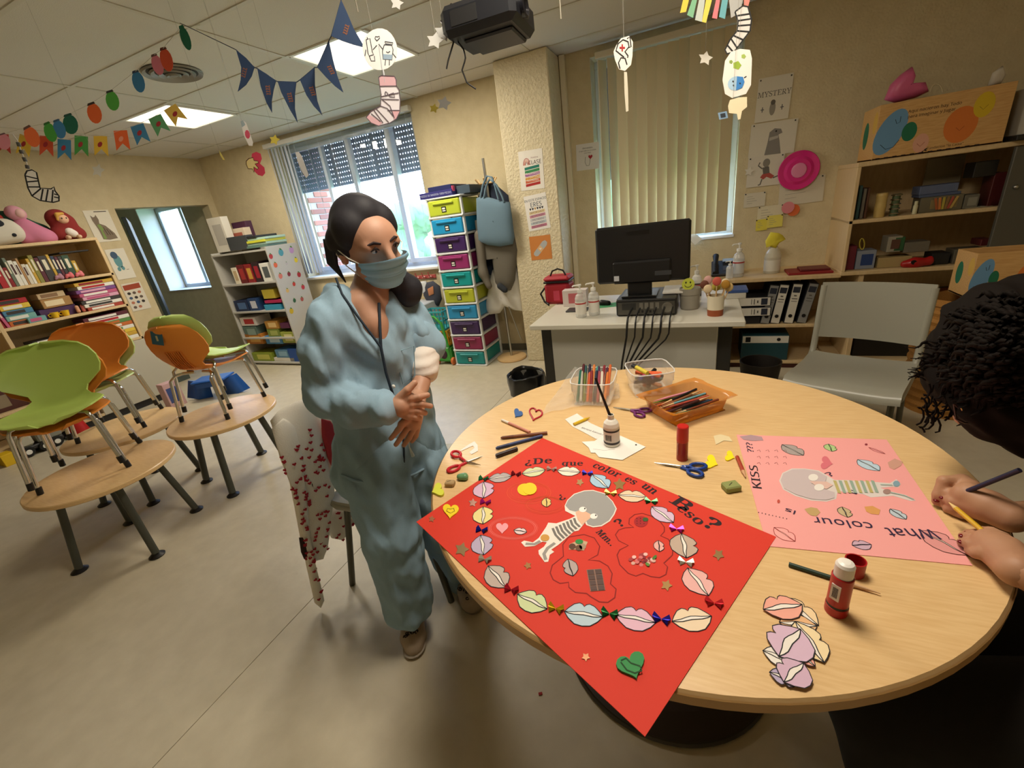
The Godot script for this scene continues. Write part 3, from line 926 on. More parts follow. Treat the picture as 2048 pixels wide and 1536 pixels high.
	for i in 3:
		var q: Array = ps[i][2]
		var P := []
		for k in 4: P.append(onX(q[k * 2], q[k * 2 + 1], XL + 0.004))
		var c0: Vector3 = (P[0] + P[1] + P[2] + P[3]) / 4
		var wz := absf(P[1].z - P[0].z); var hy: float = P[0].y - P[3].y
		var t := thing(ps[i][0], ps[i][1], "poster", c0, "")
		pl(t, "sheet", G.new().box(Vector3.ZERO, Vector3(0.001, hy, wz)), mat(ps[i][3], 0.8))
		var g := G.new()
		# picture drawn on a unit page, x to the viewer's right, y down
		var m := func(p: Vector2) -> Vector3: return Vector3(0.0012, hy * (0.5 - p.y), wz * (0.5 - p.x))
		var up := Vector3(0.0004, 0, 0)
		if i == 0:
			g.fill(pv([0.2, 0.15, 0.28, 0.22, 0.36, 0.2, 0.42, 0.14, 0.46, 0.3, 0.42, 0.42, 0.62, 0.5, 0.85, 0.75, 0.9, 0.92, 0.55, 0.95, 0.3, 0.92, 0.28, 0.6, 0.24, 0.45, 0.2, 0.32]), m, "8a7a68", up)
			g.fill(pv([0.3, 0.46, 0.42, 0.44, 0.5, 0.6, 0.42, 0.66, 0.46, 0.9, 0.34, 0.92, 0.36, 0.66]), m, "88a45c", up * 2)
			for k in 3: g.line(pv([0.5 + k * 0.1, 0.55 + k * 0.06, 0.56 + k * 0.1, 0.8]), m, 0.006, "4c4238", up * 3)
			g.line(pv([0.4, 0.05, 0.9, 0.05]), m, 0.008, "50483e", up)
		elif i == 1:
			g.fill(oval(0.42, 0.4, 0.2, 0.22), m, "6aa0a8", up)
			g.fill(oval(0.34, 0.2, 0.18, 0.12), m, "48607c", up * 2)
			g.fill(oval(0.3, 0.66, 0.09, 0.07), m, "6aa0a8", up)
			g.fill(oval(0.52, 0.64, 0.09, 0.07), m, "6aa0a8", up)
			g.line(pv([0.66, 0.7, 0.8, 0.7]), m, 0.005, "908878", up)
		else:
			g.fill(pv([0.05, 0.06, 0.92, 0.04, 0.92, 0.22, 0.05, 0.24]), m, "a84a34", up)
			for k in 11: g.fill(oval(0.2 + (k % 3) * 0.27, 0.36 + (k / 3) * 0.17, 0.09, 0.05), m, ["3a3430", "6a5a50", "c07a60", "4a6080"][k % 4], up)
		pl(t, "picture", g, inkm()).set_meta("kind", "stuff")
	# low toys on the bottom shelf
	var cone := thing("toy_cone", "red toy cone standing on the low bookcase shelf", "toy cone", Vector3(-5.26, 0.0, -1.62))
	pl(cone, "cone", G.new().lathe([Vector2(0.075, 0.02), Vector2(0.06, 0.1), Vector2(0.045, 0.22), Vector2(0.02, 0.25), Vector2(0, 0.25)], Vector3.ZERO, 18), mat("b81c1c", 0.4))
	pl(cone, "base", G.new().lathe([Vector2(0.11, 0.0), Vector2(0.11, 0.02), Vector2(0.06, 0.025)], Vector3.ZERO, 18), mat("50504e", 0.5))
	var tr := thing("toy_truck", "grey toy truck with white hubs under the bookcase", "toy truck", Vector3(-5.24, 0.0, -1.33))
	pl(tr, "chassis", G.new().bx(-0.07, 0.05, 0.045, 0.08, -0.16, 0.14, 0.008), mat("3c3c3c", 0.5))
	pl(tr, "bed", G.new().bx(-0.07, 0.05, 0.08, 0.17, -0.16, 0.0, 0.01), mat("8a8a80", 0.5))
	pl(tr, "cab", G.new().bx(-0.07, 0.05, 0.08, 0.2, 0.02, 0.12, 0.02), mat("b8b4a0", 0.5))
	for zz in [-0.1, -0.02, 0.09]:
		var wh := pl(tr, "wheel", G.new().lathe([Vector2(0, -0.014), Vector2(0.04, -0.014), Vector2(0.045, 0), Vector2(0.04, 0.014), Vector2(0, 0.014)], Vector3(0.06, 0.045, zz), 16, Basis(Vector3.BACK, -PI / 2)), mats.black)
		pl(wh, "hub", G.new().lathe([Vector2(0.022, 0.012), Vector2(0.02, 0.018), Vector2(0, 0.018)], Vector3(0.06, 0.045, zz), 12, Basis(Vector3.BACK, -PI / 2)), mats.white)
	pack("toy_brick", "yellow toy brick at the foot of the bookcase", "toy brick", "", Vector3(-5.28, 0, -1.16), Vector3(-5.16, 0.1, -1.08), "e0b818", "", "x")
	pack("book_pile", "dark red picture book lying on the low shelf", "book", "", Vector3(-5.6, 0.386, -1.8), Vector3(-5.34, 0.42, -1.58), "5a1c20", "", "x")
	pack("toy_box", "dark crimson toy chest on the low shelf by the divider", "toy box", "", Vector3(-5.6, 0.386, -1.45), Vector3(-5.36, 0.56, -1.1), "4a2018", "8a7a60", "x")
	pack("toy_box", "maroon toy case behind the red toy cone", "toy box", "", Vector3(-5.6, 0.1, -1.82), Vector3(-5.4, 0.26, -1.6), "5a2020", "d8d0c0", "x")
	# blue step stools by the doorway
	var s0 := thing("step_stool", "royal blue plastic step stool on the floor by the cupboard", "stool", Vector3(-4.62, 0, -2.55))
	s0.rotation.y = 0.5
	pl(s0, "top", G.new().bx(-0.17, 0.17, 0.19, 0.21, -0.11, 0.11, 0.008), mat("1c54a4", 0.4))
	for s in [-1.0, 1.0]:
		pl(s0, "leg_panel", G.new().tube([Vector3(s * 0.15, 0.19, 0), Vector3(s * 0.2, 0.0, 0)], [0.1, 0.13], 4, true, 0.18), mat("1c54a4", 0.4))
		pl(s0, "apron", G.new().bx(-0.13, 0.13, 0.14, 0.19, s * 0.1 - 0.006, s * 0.1 + 0.006), mat("184a92", 0.4))
	pack("toy_pack", "bright printed toy pack on the floor beside the blue stool", "toy pack", "", Vector3(-4.95, 0.0, -2.35), Vector3(-4.85, 0.26, -2.2), "c8a0a0", "3a4a80", "x")

# ---------- children's tables and stacked chairs ----------
func shell_chair(hex: String, label: String, at: Vector3, dir: Vector2, grp: String) -> Node3D:
	var o := thing("shell_chair", label, "chair", at, grp, atan2(dir.x, dir.y))
	# local: +z is the front, +x is the sitter's left
	var prof := [[-0.200, 0.600, 0.02], [-0.199, 0.594, 0.10], [-0.196, 0.575, 0.148], [-0.19, 0.545, 0.178], [-0.182, 0.505, 0.195], [-0.172, 0.46, 0.197], [-0.162, 0.42, 0.182], [-0.15, 0.385, 0.148], [-0.132, 0.35, 0.112], [-0.105, 0.322, 0.103], [-0.07, 0.308, 0.122], [-0.03, 0.302, 0.162], [0.02, 0.302, 0.186], [0.08, 0.306, 0.19], [0.13, 0.308, 0.185], [0.165, 0.303, 0.165], [0.185, 0.292, 0.125], [0.19, 0.283, 0.05]]
	var P := []
	for i in prof.size():
		var row := []
		for j in 13:
			var u := -1.0 + 2.0 * j / 12.0
			var back := clampf((prof[i][1] - 0.33) / 0.1, 0.0, 1.0)
			row.append(Vector3(prof[i][2] * u, prof[i][1] + (1.0 - back) * 0.022 * pow(absf(u), 3) - (0.0 if i < prof.size() - 2 else 0.0), prof[i][0] + back * 0.05 * u * u))
		P.append(row)
	pl(o, "shell", G.new().grid(P, 0.008), mat(hex, 0.45))
	for sx in [-1.0, 1.0]:
		for sz in [-1.0, 1.0]:
			var f := Vector3(sx * 0.168, 0.016, sz * 0.168)
			var pts := [Vector3(sx * 0.03, 0.288, sz * 0.07), Vector3(sx * 0.10, 0.29, sz * (0.12 if sz > 0 else 0.09)), Vector3(sx * 0.132, 0.285, sz * (0.142 if sz > 0 else 0.112)), Vector3(sx * 0.143, 0.262, sz * 0.145), f]
			pl(o, "leg", G.new().tube(pts, 0.0095, 8), mats.chrome)
			pl(o, "foot_cap", G.new().tube([f + Vector3(-sx * 0.004, 0.02, -sz * 0.004), f - Vector3(0, 0.016, 0)], 0.013, 8), mats.black)
	return o

func kids_table(c: Vector3, rot: float, label: String) -> void:
	var o := thing("round_side_table", label, "table", c, "small round tables carrying chairs")
	pl(o, "table_top", G.new().lathe([Vector2(0, 0.426), Vector2(0.3, 0.426), Vector2(0.304, 0.43), Vector2(0.304, 0.446), Vector2(0.3, 0.45), Vector2(0, 0.45)], Vector3.ZERO, 48), mats.beech)
	pl(o, "under_frame", G.new().box(Vector3(0, 0.413, 0), Vector3(0.3, 0.025, 0.05), Basis(Vector3.UP, rot)).box(Vector3(0, 0.413, 0), Vector3(0.05, 0.025, 0.3), Basis(Vector3.UP, rot)), mats.black)
	for k in 4:
		var a := rot + PI / 2 * k
		var e := Vector3(sin(a), 0, cos(a))
		pl(o, "leg", G.new().tube([e * 0.19 + Vector3(0, 0.425, 0), e * 0.262 + Vector3(0, 0.02, 0)], 0.026, 8, true, 0.62), mat("4c4e46", 0.45, 0.3))
		pl(o, "foot_disc", G.new().lathe([Vector2(0.034, 0), Vector2(0.036, 0.006), Vector2(0.026, 0.014), Vector2(0.014, 0.022), Vector2(0, 0.022)], e * 0.264, 16), mats.black)

func kids_tables() -> void:
	kids_table(Vector3(-2.775, 0, -0.86), -0.25, "small round beech table under the lime chair stacked on orange")
	kids_table(Vector3(-3.33, 0, -1.22), 1.05, "small round beech table under the orange chair stacked on lime")
	kids_table(Vector3(-2.76, 0, -1.5), 0.6, "small round beech table with the chairs turned to the windows")
	var gr := "stacked lime and orange shell chairs"
	var d1 := Vector2(0.82, 0.57)
	shell_chair("e08a32", "orange shell chair under the lime one, facing the round craft table", Vector3(-2.88, 0.45, -0.87), d1, gr)
	shell_chair("b9d26a", "lime green shell chair stacked on an orange chair", Vector3(-2.88 + 0.036, 0.497, -0.87 + 0.025), d1, gr)
	var d2 := Vector2(0.72, 0.69)
	shell_chair("bfd284", "lime green shell chair underneath an orange chair", Vector3(-3.40, 0.45, -1.25), d2, gr)
	shell_chair("e08a32", "orange shell chair stacked on top of a lime chair", Vector3(-3.40 + 0.031, 0.497, -1.25 + 0.03), d2, gr)
	var d3 := Vector2(-0.25, -0.97)
	var c := shell_chair("e08a32", "orange shell chair with a blue sticker and ribbed back", Vector3(-2.83, 0.45, -1.56), d3, gr)
	shell_chair("bcd676", "lime green shell chair nested on the stickered orange chair", Vector3(-2.83 - 0.011, 0.497, -1.56 - 0.043), d3, gr)
	var st := pl(c, "sticker", G.new().box(Vector3(0.03, 0.545, -0.2035), Vector3(0.075, 0.075, 0.001), Basis(Vector3.RIGHT, 0.1) * Basis(Vector3.BACK, 0.2)), mat("1c5a74", 0.5))
	pl(st, "emblem", G.new().box(Vector3(0.03, 0.545, -0.2045), Vector3(0.012, 0.03, 0.001), Basis(Vector3.RIGHT, 0.1)), mat("b8b088", 0.5))
	for k in 8:
		var xx := -0.052 + 0.015 * k
		pl(c, "rib", G.new().tube([Vector3(xx, 0.455, -0.181), Vector3(xx, 0.40, -0.167), Vector3(xx, 0.36, -0.150), Vector3(xx, 0.33, -0.128)], 0.0035, 5), mat("c87020", 0.45))

# ---------- grey toy shelf ----------
func toy_shelf() -> void:
	var z := -3.45
	var zb := -3.86
	var x0 := -5.31
	var x1 := -4.36
	var gy := mat("b4b2aa", 0.5)
	var o := thing("toy_shelf", "grey metal toy shelf with fruit stickers on its side", "shelf", Vector3((x0 + x1) / 2, 0, (z + zb) / 2))
	pw(o, "side_panel", G.new().bx(x0, x0 + 0.02, 0, 1.39, zb, z, 0.002), gy)
	var side := pw(o, "side_panel", G.new().bx(x1 - 0.02, x1, 0, 1.39, zb, z, 0.002), mat("b4b2aa", 0.5))
	pw(o, "back_panel", G.new().bx(x0, x1, 0, 1.39, zb, zb + 0.008), mat("b4b2aa", 0.5))
	var ys := [0.04, 0.36, 0.69, 1.02, 1.37]
	for y in ys: pw(o, "shelf", G.new().bx(x0 + 0.02, x1 - 0.02, y - 0.02, y, zb, z, 0.002), gy)
	# fruit stickers: pixel, colour, size
	for q in [[540, 513, "a8323a", 0.026, "strawberry"], [562, 505, "4a90a0", 0.035, "candy"], [583, 500, "b08ab8", 0.034, "swirl"], [592, 520, "d8c030", 0.026, "star"], [551, 530, "d06038", 0.026, "tomato"], [573, 527, "b0a8a8", 0.016, "dot"], [561, 552, "c87060", 0.028, "peach"], [578, 548, "7a2430", 0.024, "aubergine"], [598, 549, "a02a30", 0.028, "apple"], [588, 568, "b83a30", 0.022, "chilli"], [606, 574, "b03038", 0.026, "cherry"], [575, 581, "c8a868", 0.022, "mushroom"], [589, 601, "2c5a3a", 0.022, "avocado"], [604, 598, "a05048", 0.024, "radish"], [583, 622, "c0a428", 0.03, "pear"]]:
		var p := onX(q[0], q[1], x1 + 0.001)
		if p.z < zb + 0.03 or p.z > z - 0.02: p.z = clampf(p.z, zb + 0.04, z - 0.03)
		var g := G.new()
		var m := func(a: Vector2) -> Vector3: return p + Vector3(0, -a.y, -a.x)
		var s: float = q[3] * 1.5
		g.fill(oval(0, 0, s * 0.62, s * 0.75, 12, 0.4), m, q[2], Vector3(0.0004, 0, 0))
		g.fill(oval(s * 0.1, -s * 0.7, s * 0.3, s * 0.18, 8, 0.6), m, "4a7a3a", Vector3(0.0007, 0, 0))
		pw(side, "sticker", g, inkm())
	var gg := "toys and games on the grey shelf"
	# [px bottom-left, px top-right, name, label, cat, colour, print, depth]
	var L := [
		[472, 567, 482, 534, "cream game box standing on the top shelf of the sticker unit", "e8e0c8", "c8b088"],
		[483, 565, 496, 528, "dark red boxed figure pack on the top shelf", "6a1c20", "a83030"],
		[498, 564, 511, 527, "red and gold figure pack on the top shelf", "8c2024", "d0a040"],
		[513, 562, 526, 522, "black and red figure pack on the top shelf", "2a1a20", "a02030"],
		[528, 561, 546, 524, "white boxed set with a dark photo on the top shelf", "dcdcd4", "50585a"],
		[476, 629, 502, 600, "navy blue toy heap box on the second shelf", "1c2c50", "5070a0"],
		[504, 628, 522, 596, "blue toy carton with white print on the second shelf", "24406c", "c8ccd8"],
		[532, 624, 566, 608, "blue storage tub under a pink lid", "3a9ac0", ""],
		[530, 607, 564, 599, "pink tub lid on the blue storage tub", "b02458", ""],
		[528, 598, 552, 578, "yellow box at the back of the second shelf", "b8a838", ""],
		[484, 652, 514, 634, "white and red game box on the third shelf", "d8d0c8", "b03030"],
		[490, 668, 516, 653, "grey green flat game under the white and red one", "5a7068", "8aa098"],
		[496, 688, 528, 668, "orange game box on the third shelf", "c07a2c", "e0b060"],
		[533, 658, 558, 642, "ochre game box in the right pile of the third shelf", "b08038", "e0c080"],
		[537, 671, 560, 658, "olive green game box in the right pile of the third shelf", "7a8a3a", "a8b060"],
		[534, 688, 566, 672, "sky blue game box in the right pile of the third shelf", "4a8ac0", "c0d8e8"],
		[562, 657, 580, 646, "purple game box on the third shelf", "5a2448", ""],
		[567, 686, 592, 664, "yellow green game box beside the sky blue one", "a0a848", "e0d8a0"],
		[508, 724, 548, 706, "yellow green box in the bottom of the sticker unit", "8a9a30", "c8c860"],
		[512, 732, 550, 723, "dark red flat box on the unit's bottom shelf", "6a2418", ""],
		[552, 729, 592, 716, "white flat box on the unit's bottom shelf", "dcd8cc", ""],
		[554, 715, 580, 700, "pale blue box on the unit's bottom shelf", "5a88a8", "8ab0c8"],
		[582, 724, 604, 698, "royal blue tub on the unit's bottom shelf", "1c4c98", ""]]
	for q in L:
		var a := onZ(q[0], q[1], z - 0.03)
		var b := onZ(q[2], q[3], z - 0.03)
		b.x = onZ(q[2], q[1], z - 0.03).x
		var lowest := 0.04
		for y in ys:
			if y <= a.y + 0.05: lowest = y
		if a.y < lowest + 0.05: a.y = lowest + 0.001
		a.x = maxf(a.x, x0 + 0.025); b.x = minf(b.x, x1 - 0.025)
		if b.x - a.x < 0.03: a.x = b.x - 0.1
		pack("game_box", q[4], "box", gg, a, b + Vector3(0, 0, -0.22), q[5], q[6])
	# on top
	var y := 1.391
	var t := [[437, 507, 466, 428, "white carton with cut-out drawings on the toy shelf", "dcd8cc", "b8b4ac"], [462, 505, 502, 468, "dark grey open box of small toys on the toy shelf", "3c4044", ""], [470, 470, 498, 440, "purple card box behind the dark grey box", "4a2440", ""], [452, 468, 490, 454, "cream picture box above the dark grey box", "d8c8b0", "a85a48"]]
	for i in t.size():
		var q: Array = t[i]
		var zz: float = [-3.55, -3.52, -3.75, -3.66][i]
		var a := onZ(q[0], q[1], zz)
		var b := onZ(q[2], q[3], zz)
		b.x = onZ(q[2], q[1], zz).x
		if i != 3: a.y = y
		else: a.y = y + 0.001
		pack("carton", q[4], "box", "boxes on top of the toy shelf", a, b + Vector3(0, 0, -0.09), q[5], q[6])
	for k in 5:
		var hx: String = ["5a7a70", "9ab8a8", "c8c83a", "a8c8b8", "22262a"][k]
		pack("folder", "%s folder in the pile on the toy shelf" % ["grey green", "pale green", "yellow", "mint", "black"][k], "folder", "folders piled on the toy shelf", Vector3(-4.72 + 0.012 * k, y + 0.026 * k, -3.5 - 0.01 * (k % 2)), Vector3(-4.40 + 0.008 * (k % 2) - (0.12 if k == 4 else 0.0), y + 0.026 * k + 0.024, -3.78), hx, "")
func zq(px: float, py: float) -> Vector3: return onZ(px, py, ZF + 0.002)
func cq(px: float, py: float) -> Vector3: return onZ(px, py, -3.729)

func far_side() -> void:
	# ---- drawer tower ----
	var x0 := -2.29; var x1 := -1.93; var z := -3.56; var zb := -3.96
	var o := thing("drawer_tower", "tall tower of ten coloured plastic drawers beside the coat stand", "drawers", Vector3((x0 + x1) / 2, 0, (z + zb) / 2))
	var fm := mat("dde2e4", 0.45)
	var sm := clear("frosted", "c4ccd2", 0.55, 0.4)
	var hx := ["0f8f92", "8c2250", "3c2456", "2a8fc4", "b4bc34", "12999a", "942f6c", "40265e", "2596cc", "b8c83c"]
	for k in 10:
		var y := 0.012 + 0.158 * k
		pw(o, "tier_frame", G.new().bx(x0, x1, y - 0.012, y + 0.006, zb, z + 0.012, 0.004).bx(x0, x0 + 0.018, y, y + 0.146, z - 0.03, z, 0.003).bx(x1 - 0.018, x1, y, y + 0.146, z - 0.03, z, 0.003).bx(x1 - 0.018, x1, y, y + 0.146, zb, zb + 0.03, 0.003).bx(x0, x0 + 0.018, y, y + 0.146, zb, zb + 0.03, 0.003), fm)
		var d := pw(o, "drawer", G.new().bx(x0 + 0.02, x1 - 0.02, y + 0.01, y + 0.138, zb + 0.02, z + 0.012, 0.008), mat(hx[k], 0.35))
		pw(d, "handle_lip", G.new().bx(x0 + 0.075, x1 - 0.075, y + 0.102, y + 0.122, z + 0.012, z + 0.026, 0.006), mat(hx[k], 0.35))
		var lb := pw(d, "badge", G.new().bx((x0 + x1) / 2 - 0.024, (x0 + x1) / 2 + 0.024, y + 0.035, y + 0.083, z + 0.012, z + 0.0135), mats.black)
		pw(lb, "badge_print", G.new().bx((x0 + x1) / 2 - 0.016, (x0 + x1) / 2 + 0.014, y + 0.06, y + 0.074, z + 0.0135, z + 0.0142).bx((x0 + x1) / 2 - 0.016, (x0 + x1) / 2 + 0.016, y + 0.043, y + 0.053, z + 0.0135, z + 0.0142), mats.white)
	pw(o, "top_frame", G.new().bx(x0 - 0.004, x1 + 0.004, 1.582, 1.597, zb, z + 0.012, 0.005), fm)
	var b1 := pack("puzzle_box", "long indigo puzzle box with white lettering on the drawer tower", "box", "boxes on the drawer tower", Vector3(-2.34, 1.598, -3.92), Vector3(-2.0, 1.648, -3.55), "2c2a72", "")
	text(b1, "lettering", "PUZZLE DE MADERA 1000 PIEZAS", 0.022, Transform3D(Basis(), Vector3(0, 0.025, 0.187)), mat("b8c0e0", 0.6))
	pack("puzzle_box", "navy box lying on the indigo puzzle box", "box", "boxes on the drawer tower", Vector3(-2.27, 1.65, -3.9), Vector3(-2.03, 1.69, -3.6), "1c2458", "")
	pack("storage_box", "grey blue lidded box at the drawer tower's back corner", "box", "boxes on the drawer tower", Vector3(-1.99, 1.598, -3.93), Vector3(-1.86, 1.665, -3.62), "3c4c5a", "")
	pack("card", "pink card tucked beside the indigo puzzle box", "card", "", Vector3(-2.005, 1.63, -3.60), Vector3(-1.995, 1.672, -3.56), "d8507c", "")
	# ---- coat stand with clothes ----
	var b := Vector3(-1.76, 0, -3.80)
	var s := thing("coat_stand", "metal coat stand with a pale wooden foot", "coat stand", b)
	pl(s, "foot_disc", G.new().lathe([Vector2(0.15, 0), Vector2(0.155, 0.008), Vector2(0.15, 0.022), Vector2(0, 0.03)], Vector3.ZERO, 32), mats.beech)
	pl(s, "pole", G.new().tube([Vector3(0, 0.02, 0), Vector3(-0.02, 1.86, 0)], 0.013, 10), mats.steel)
	for k in 6:
		var a := TAU * k / 6 + 0.3
		pl(s, "hook", G.new().tube([Vector3(-0.018, 1.66, 0), Vector3(-0.018 + cos(a) * 0.07, 1.66, sin(a) * 0.07), Vector3(-0.018 + cos(a) * 0.10, 1.70, sin(a) * 0.10)], 0.007, 6), mats.beech)
	pl(s, "umbrella_ring", G.new().tube([Vector3(0.06, 0.55, 0.05), Vector3(0.14, 0.2, 0.02)], 0.006, 6), mats.steel)
	var zc := -3.66
	var f := func(px: float, py: float) -> Vector3: return onZ(px, py, zc)
	var tb := thing("tote_bag", "slate blue denim tote bag hanging on the coat stand", "bag", onZ(990, 492, zc))
	pw(tb, "bag", puff(pxs([953, 396, 966, 392, 984, 396, 1003, 402, 1020, 404, 1025, 440, 1029, 474, 1026, 488, 1000, 493, 975, 490, 957, 482, 954, 440], f), Vector3(0, 0, 1), 0.05), mats.denim)
	for q in [[[961, 394], [966, 370], [974, 352], [984, 355], [990, 372], [997, 399]], [[968, 396], [972, 374], [979, 358], [993, 370], [1004, 392], [1008, 404]]]:
		var hp := []
		for k in q: hp.append(onZ(k[0], k[1], zc + 0.02))
		pw(tb, "strap", G.new().tube(hp, 0.008, 6, true, 1.8), mats.denim)
	zc = -3.74
	var f2 := func(px: float, py: float) -> Vector3: return onZ(px, py, zc)
	var jk := thing("jacket", "grey brown jacket hanging under the denim tote", "jacket", onZ(985, 580, zc))
	pw(jk, "body", puff(pxs([950, 440, 990, 440, 1026, 446, 1036, 500, 1030, 560, 1022, 580, 1006, 584, 992, 566, 984, 500, 960, 520], f2), Vector3(0, 0, 1), 0.06), mat("6c675c", 0.9))
	pw(jk, "sleeve", nets([[onZ(958, 470, zc + 0.06), onZ(966, 545, zc + 0.07), 0.045, 0.04], [onZ(966, 545, zc + 0.07), onZ(978, 572, zc + 0.07), 0.04, 0.03]], 0.014, 60.0), mat("767064", 0.9))
	pw(jk, "cuff", nets([[onZ(1000, 572, zc + 0.07), onZ(1010, 580, zc + 0.07), 0.03, 0.028]], 0.012, 60.0), mat("2e3238", 0.9))
	var dk := thing("coat", "dark navy coat behind the tote on the stand", "coat", onZ(985, 520, -3.80))
	pw(dk, "body", puff(pxs([960, 384, 972, 366, 985, 362, 1000, 376, 1030, 402, 1040, 470, 1042, 545, 1020, 560, 960, 545, 950, 470], func(a: float, c: float) -> Vector3: return onZ(a, c, -3.86)), Vector3(0, 0, 1), 0.05), mat("232c40", 0.9))
	var wc := thing("white_coat", "white overall hanging lowest on the coat stand", "coat", onZ(1000, 630, -3.78))
	pw(wc, "body", puff(pxs([985, 540, 1030, 520, 1038, 560, 1048, 622, 1030, 620, 1010, 612, 1000, 626, 980, 629, 969, 620, 976, 585], func(a: float, c: float) -> Vector3: return onZ(a, c, -3.80)), Vector3(0, 0, 1), 0.05), mat("dedad0", 0.9))
	# ---- red hook rail on the wall ----
	var hr := thing("hook_rail", "red wooden hook rail on the wall under the window", "hook rail", zq(840, 552))
	var ha := zq(811, 557); var hb := zq(872, 549)
	pw(hr, "rail", G.new().bx(ha.x, hb.x, ha.y - 0.018, ha.y + 0.022, ZF, ZF + 0.018, 0.004), mat("b0504c", 0.6))
	for k in 5:
		var q := Vector3(lerpf(ha.x + 0.04, hb.x - 0.04, k / 4.0), ha.y, ZF + 0.018)
		pw(hr, "hook", G.new().tube([q, q + Vector3(0, 0, 0.05), q + Vector3(-0.01, 0.06, 0.06)], 0.006, 6), mat("b0504c", 0.6))
		if k < 4: pw(hr, "painted_oval", G.new().ball(q + Vector3(0.055, 0, 0), Vector3(0.022, 0.012, 0.002), 10, 6), mat("e8c8c0", 0.7))
	var hg := thing("net_bag", "printed carrier bags hanging on the red hook rail", "bag", zq(865, 585))
	pw(hg, "bag", puff(pxs([848, 566, 866, 562, 880, 572, 884, 598, 878, 612, 858, 608, 848, 590], func(a: float, c: float) -> Vector3: return onZ(a, c, -3.95)), Vector3(0, 0, 1), 0.05), mat("3a3c48", 0.8))
	pw(hg, "print_patch", puff(pxs([855, 578, 866, 572, 868, 588, 858, 592], func(a: float, c: float) -> Vector3: return onZ(a, c, -3.90)), Vector3(0, 0, 1), 0.01), mat("b87850", 0.8))
	pw(hg, "clear_bag", puff(pxs([838, 564, 852, 562, 856, 584, 842, 588], func(a: float, c: float) -> Vector3: return onZ(a, c, -3.93)), Vector3(0, 0, 1), 0.03), mat("d0d2d4", 0.4))
	# ---- toy shopping trolley and till ----
	var tz := -3.58
	var tt := thing("toy_trolley", "green toy shopping trolley with turquoise and yellow baskets", "toy trolley", Vector3(-2.47, 0, tz - 0.12))
	var bask := func(y0: float, y1: float, xa: float, xb: float, m: Material, nm: String) -> void:
		var g := G.new()
		for yy in [y0, (y0 + y1) / 2, y1]:
			g.bx(xa, xb, yy - 0.008, yy + 0.008, tz - 0.008, tz + 0.004).bx(xa, xb, yy - 0.008, yy + 0.008, tz - 0.2, tz - 0.192).bx(xb - 0.01, xb, yy - 0.008, yy + 0.008, tz - 0.2, tz).bx(xa, xa + 0.01, yy - 0.008, yy + 0.008, tz - 0.2, tz)
		for k in 7:
			var xx := lerpf(xa, xb - 0.012, k / 6.0)
			g.bx(xx, xx + 0.012, y0, y1, tz - 0.006, tz).bx(xx, xx + 0.012, y0, y1, tz - 0.2, tz - 0.194)
		for k in 5:
			var zz := tz - 0.2 * k / 4.0
			g.bx(xb - 0.006, xb, y0, y1, zz, zz + 0.012).bx(xa, xa + 0.006, y0, y1, zz, zz + 0.012)
		g.bx(xa, xb, y0 - 0.01, y0, tz - 0.2, tz)
		pw(tt, nm, g, m)
	bask.call(0.38, 0.56, -2.62, -2.36, mat("3aa4ac", 0.4), "top_basket")
	bask.call(0.22, 0.36, -2.56, -2.34, mat("d8a02c", 0.4), "lower_basket")
	pw(tt, "frame", G.new().tube([Vector3(-2.66, 0.52, tz + 0.02), Vector3(-2.45, 0.52, tz + 0.02), Vector3(-2.38, 0.45, tz + 0.02), Vector3(-2.35, 0.2, tz + 0.02)], 0.014, 8).bx(-2.52, -2.34, 0.03, 0.2, tz - 0.2, tz + 0.01, 0.02), mat("3c9c3c", 0.4))
	pw(tt, "hollow", G.new().ball(Vector3(-2.43, 0.12, tz + 0.011), Vector3(0.045, 0.055, 0.006), 12, 8), mat("3a1c30", 0.6))
	for q in [[-2.33, 0.0], [-2.52, -0.18], [-2.33, -0.18], [-2.52, 0.0]]: pw(tt, "wheel", G.new().lathe([Vector2(0, -0.014), Vector2(0.035, -0.014), Vector2(0.042, 0), Vector2(0.035, 0.014), Vector2(0, 0.014)], Vector3(q[0], 0.042, tz + q[1]), 14, Basis(Vector3.BACK, PI / 2)), mat("d8743a", 0.5))
	var tl := thing("toy_oven", "white toy oven with a dark panel behind the trolley", "toy oven", Vector3(-2.82, 0, -3.8))
	pw(tl, "body", G.new().bx(-3.05, -2.64, 0, 0.62, -4.0, -3.68, 0.008), mat("b8bcc0", 0.5))
	pw(tl, "panel", G.new().bx(-3.0, -2.66, 0.56, 0.61, -3.68, -3.676).bx(-2.98, -2.68, 0.30, 0.5, -3.68, -3.676), mats.dark)
	# ---- posters on the pillar ----
	var S := sheet("class_poster", "poster with a rainbow and stacked coloured word bands on the pillar", "poster", "", cq(1036, 304), cq(1084, 296), cq(1044, 382), Vector3(0, 0, 1), "ece8de")
	var g := G.new()
	var cl := ["1f7a6a", "3c8c58", "a05a9a", "d0962c", "c8603a", "b02a2a"]
	for k in 6: g.fill(pv([0.22, 0.42 + 0.085 * k, 0.84, 0.38 + 0.085 * k, 0.84, 0.45 + 0.085 * k, 0.22, 0.49 + 0.085 * k]), S[1], cl[k], S[2])
	for k in 4:
		var arc := []
		for i in 7: arc.append(Vector2(0.32 - cos(PI * i / 6) * (0.14 - 0.03 * k), 0.36 - sin(PI * i / 6) * (0.17 - 0.035 * k)))
		g.line(arc, S[1], 0.005, ["b03a3a", "d89a8a", "c86a50", "8a3a50"][k], S[2])
	pl(S[0], "picture", g, inkm())
	words(S, "Nuestra", 0.66, 0.19, 0.018, "b8a0a0", false, true)
	words(S, "CLASE", 0.66, 0.31, 0.042, "3a3030")
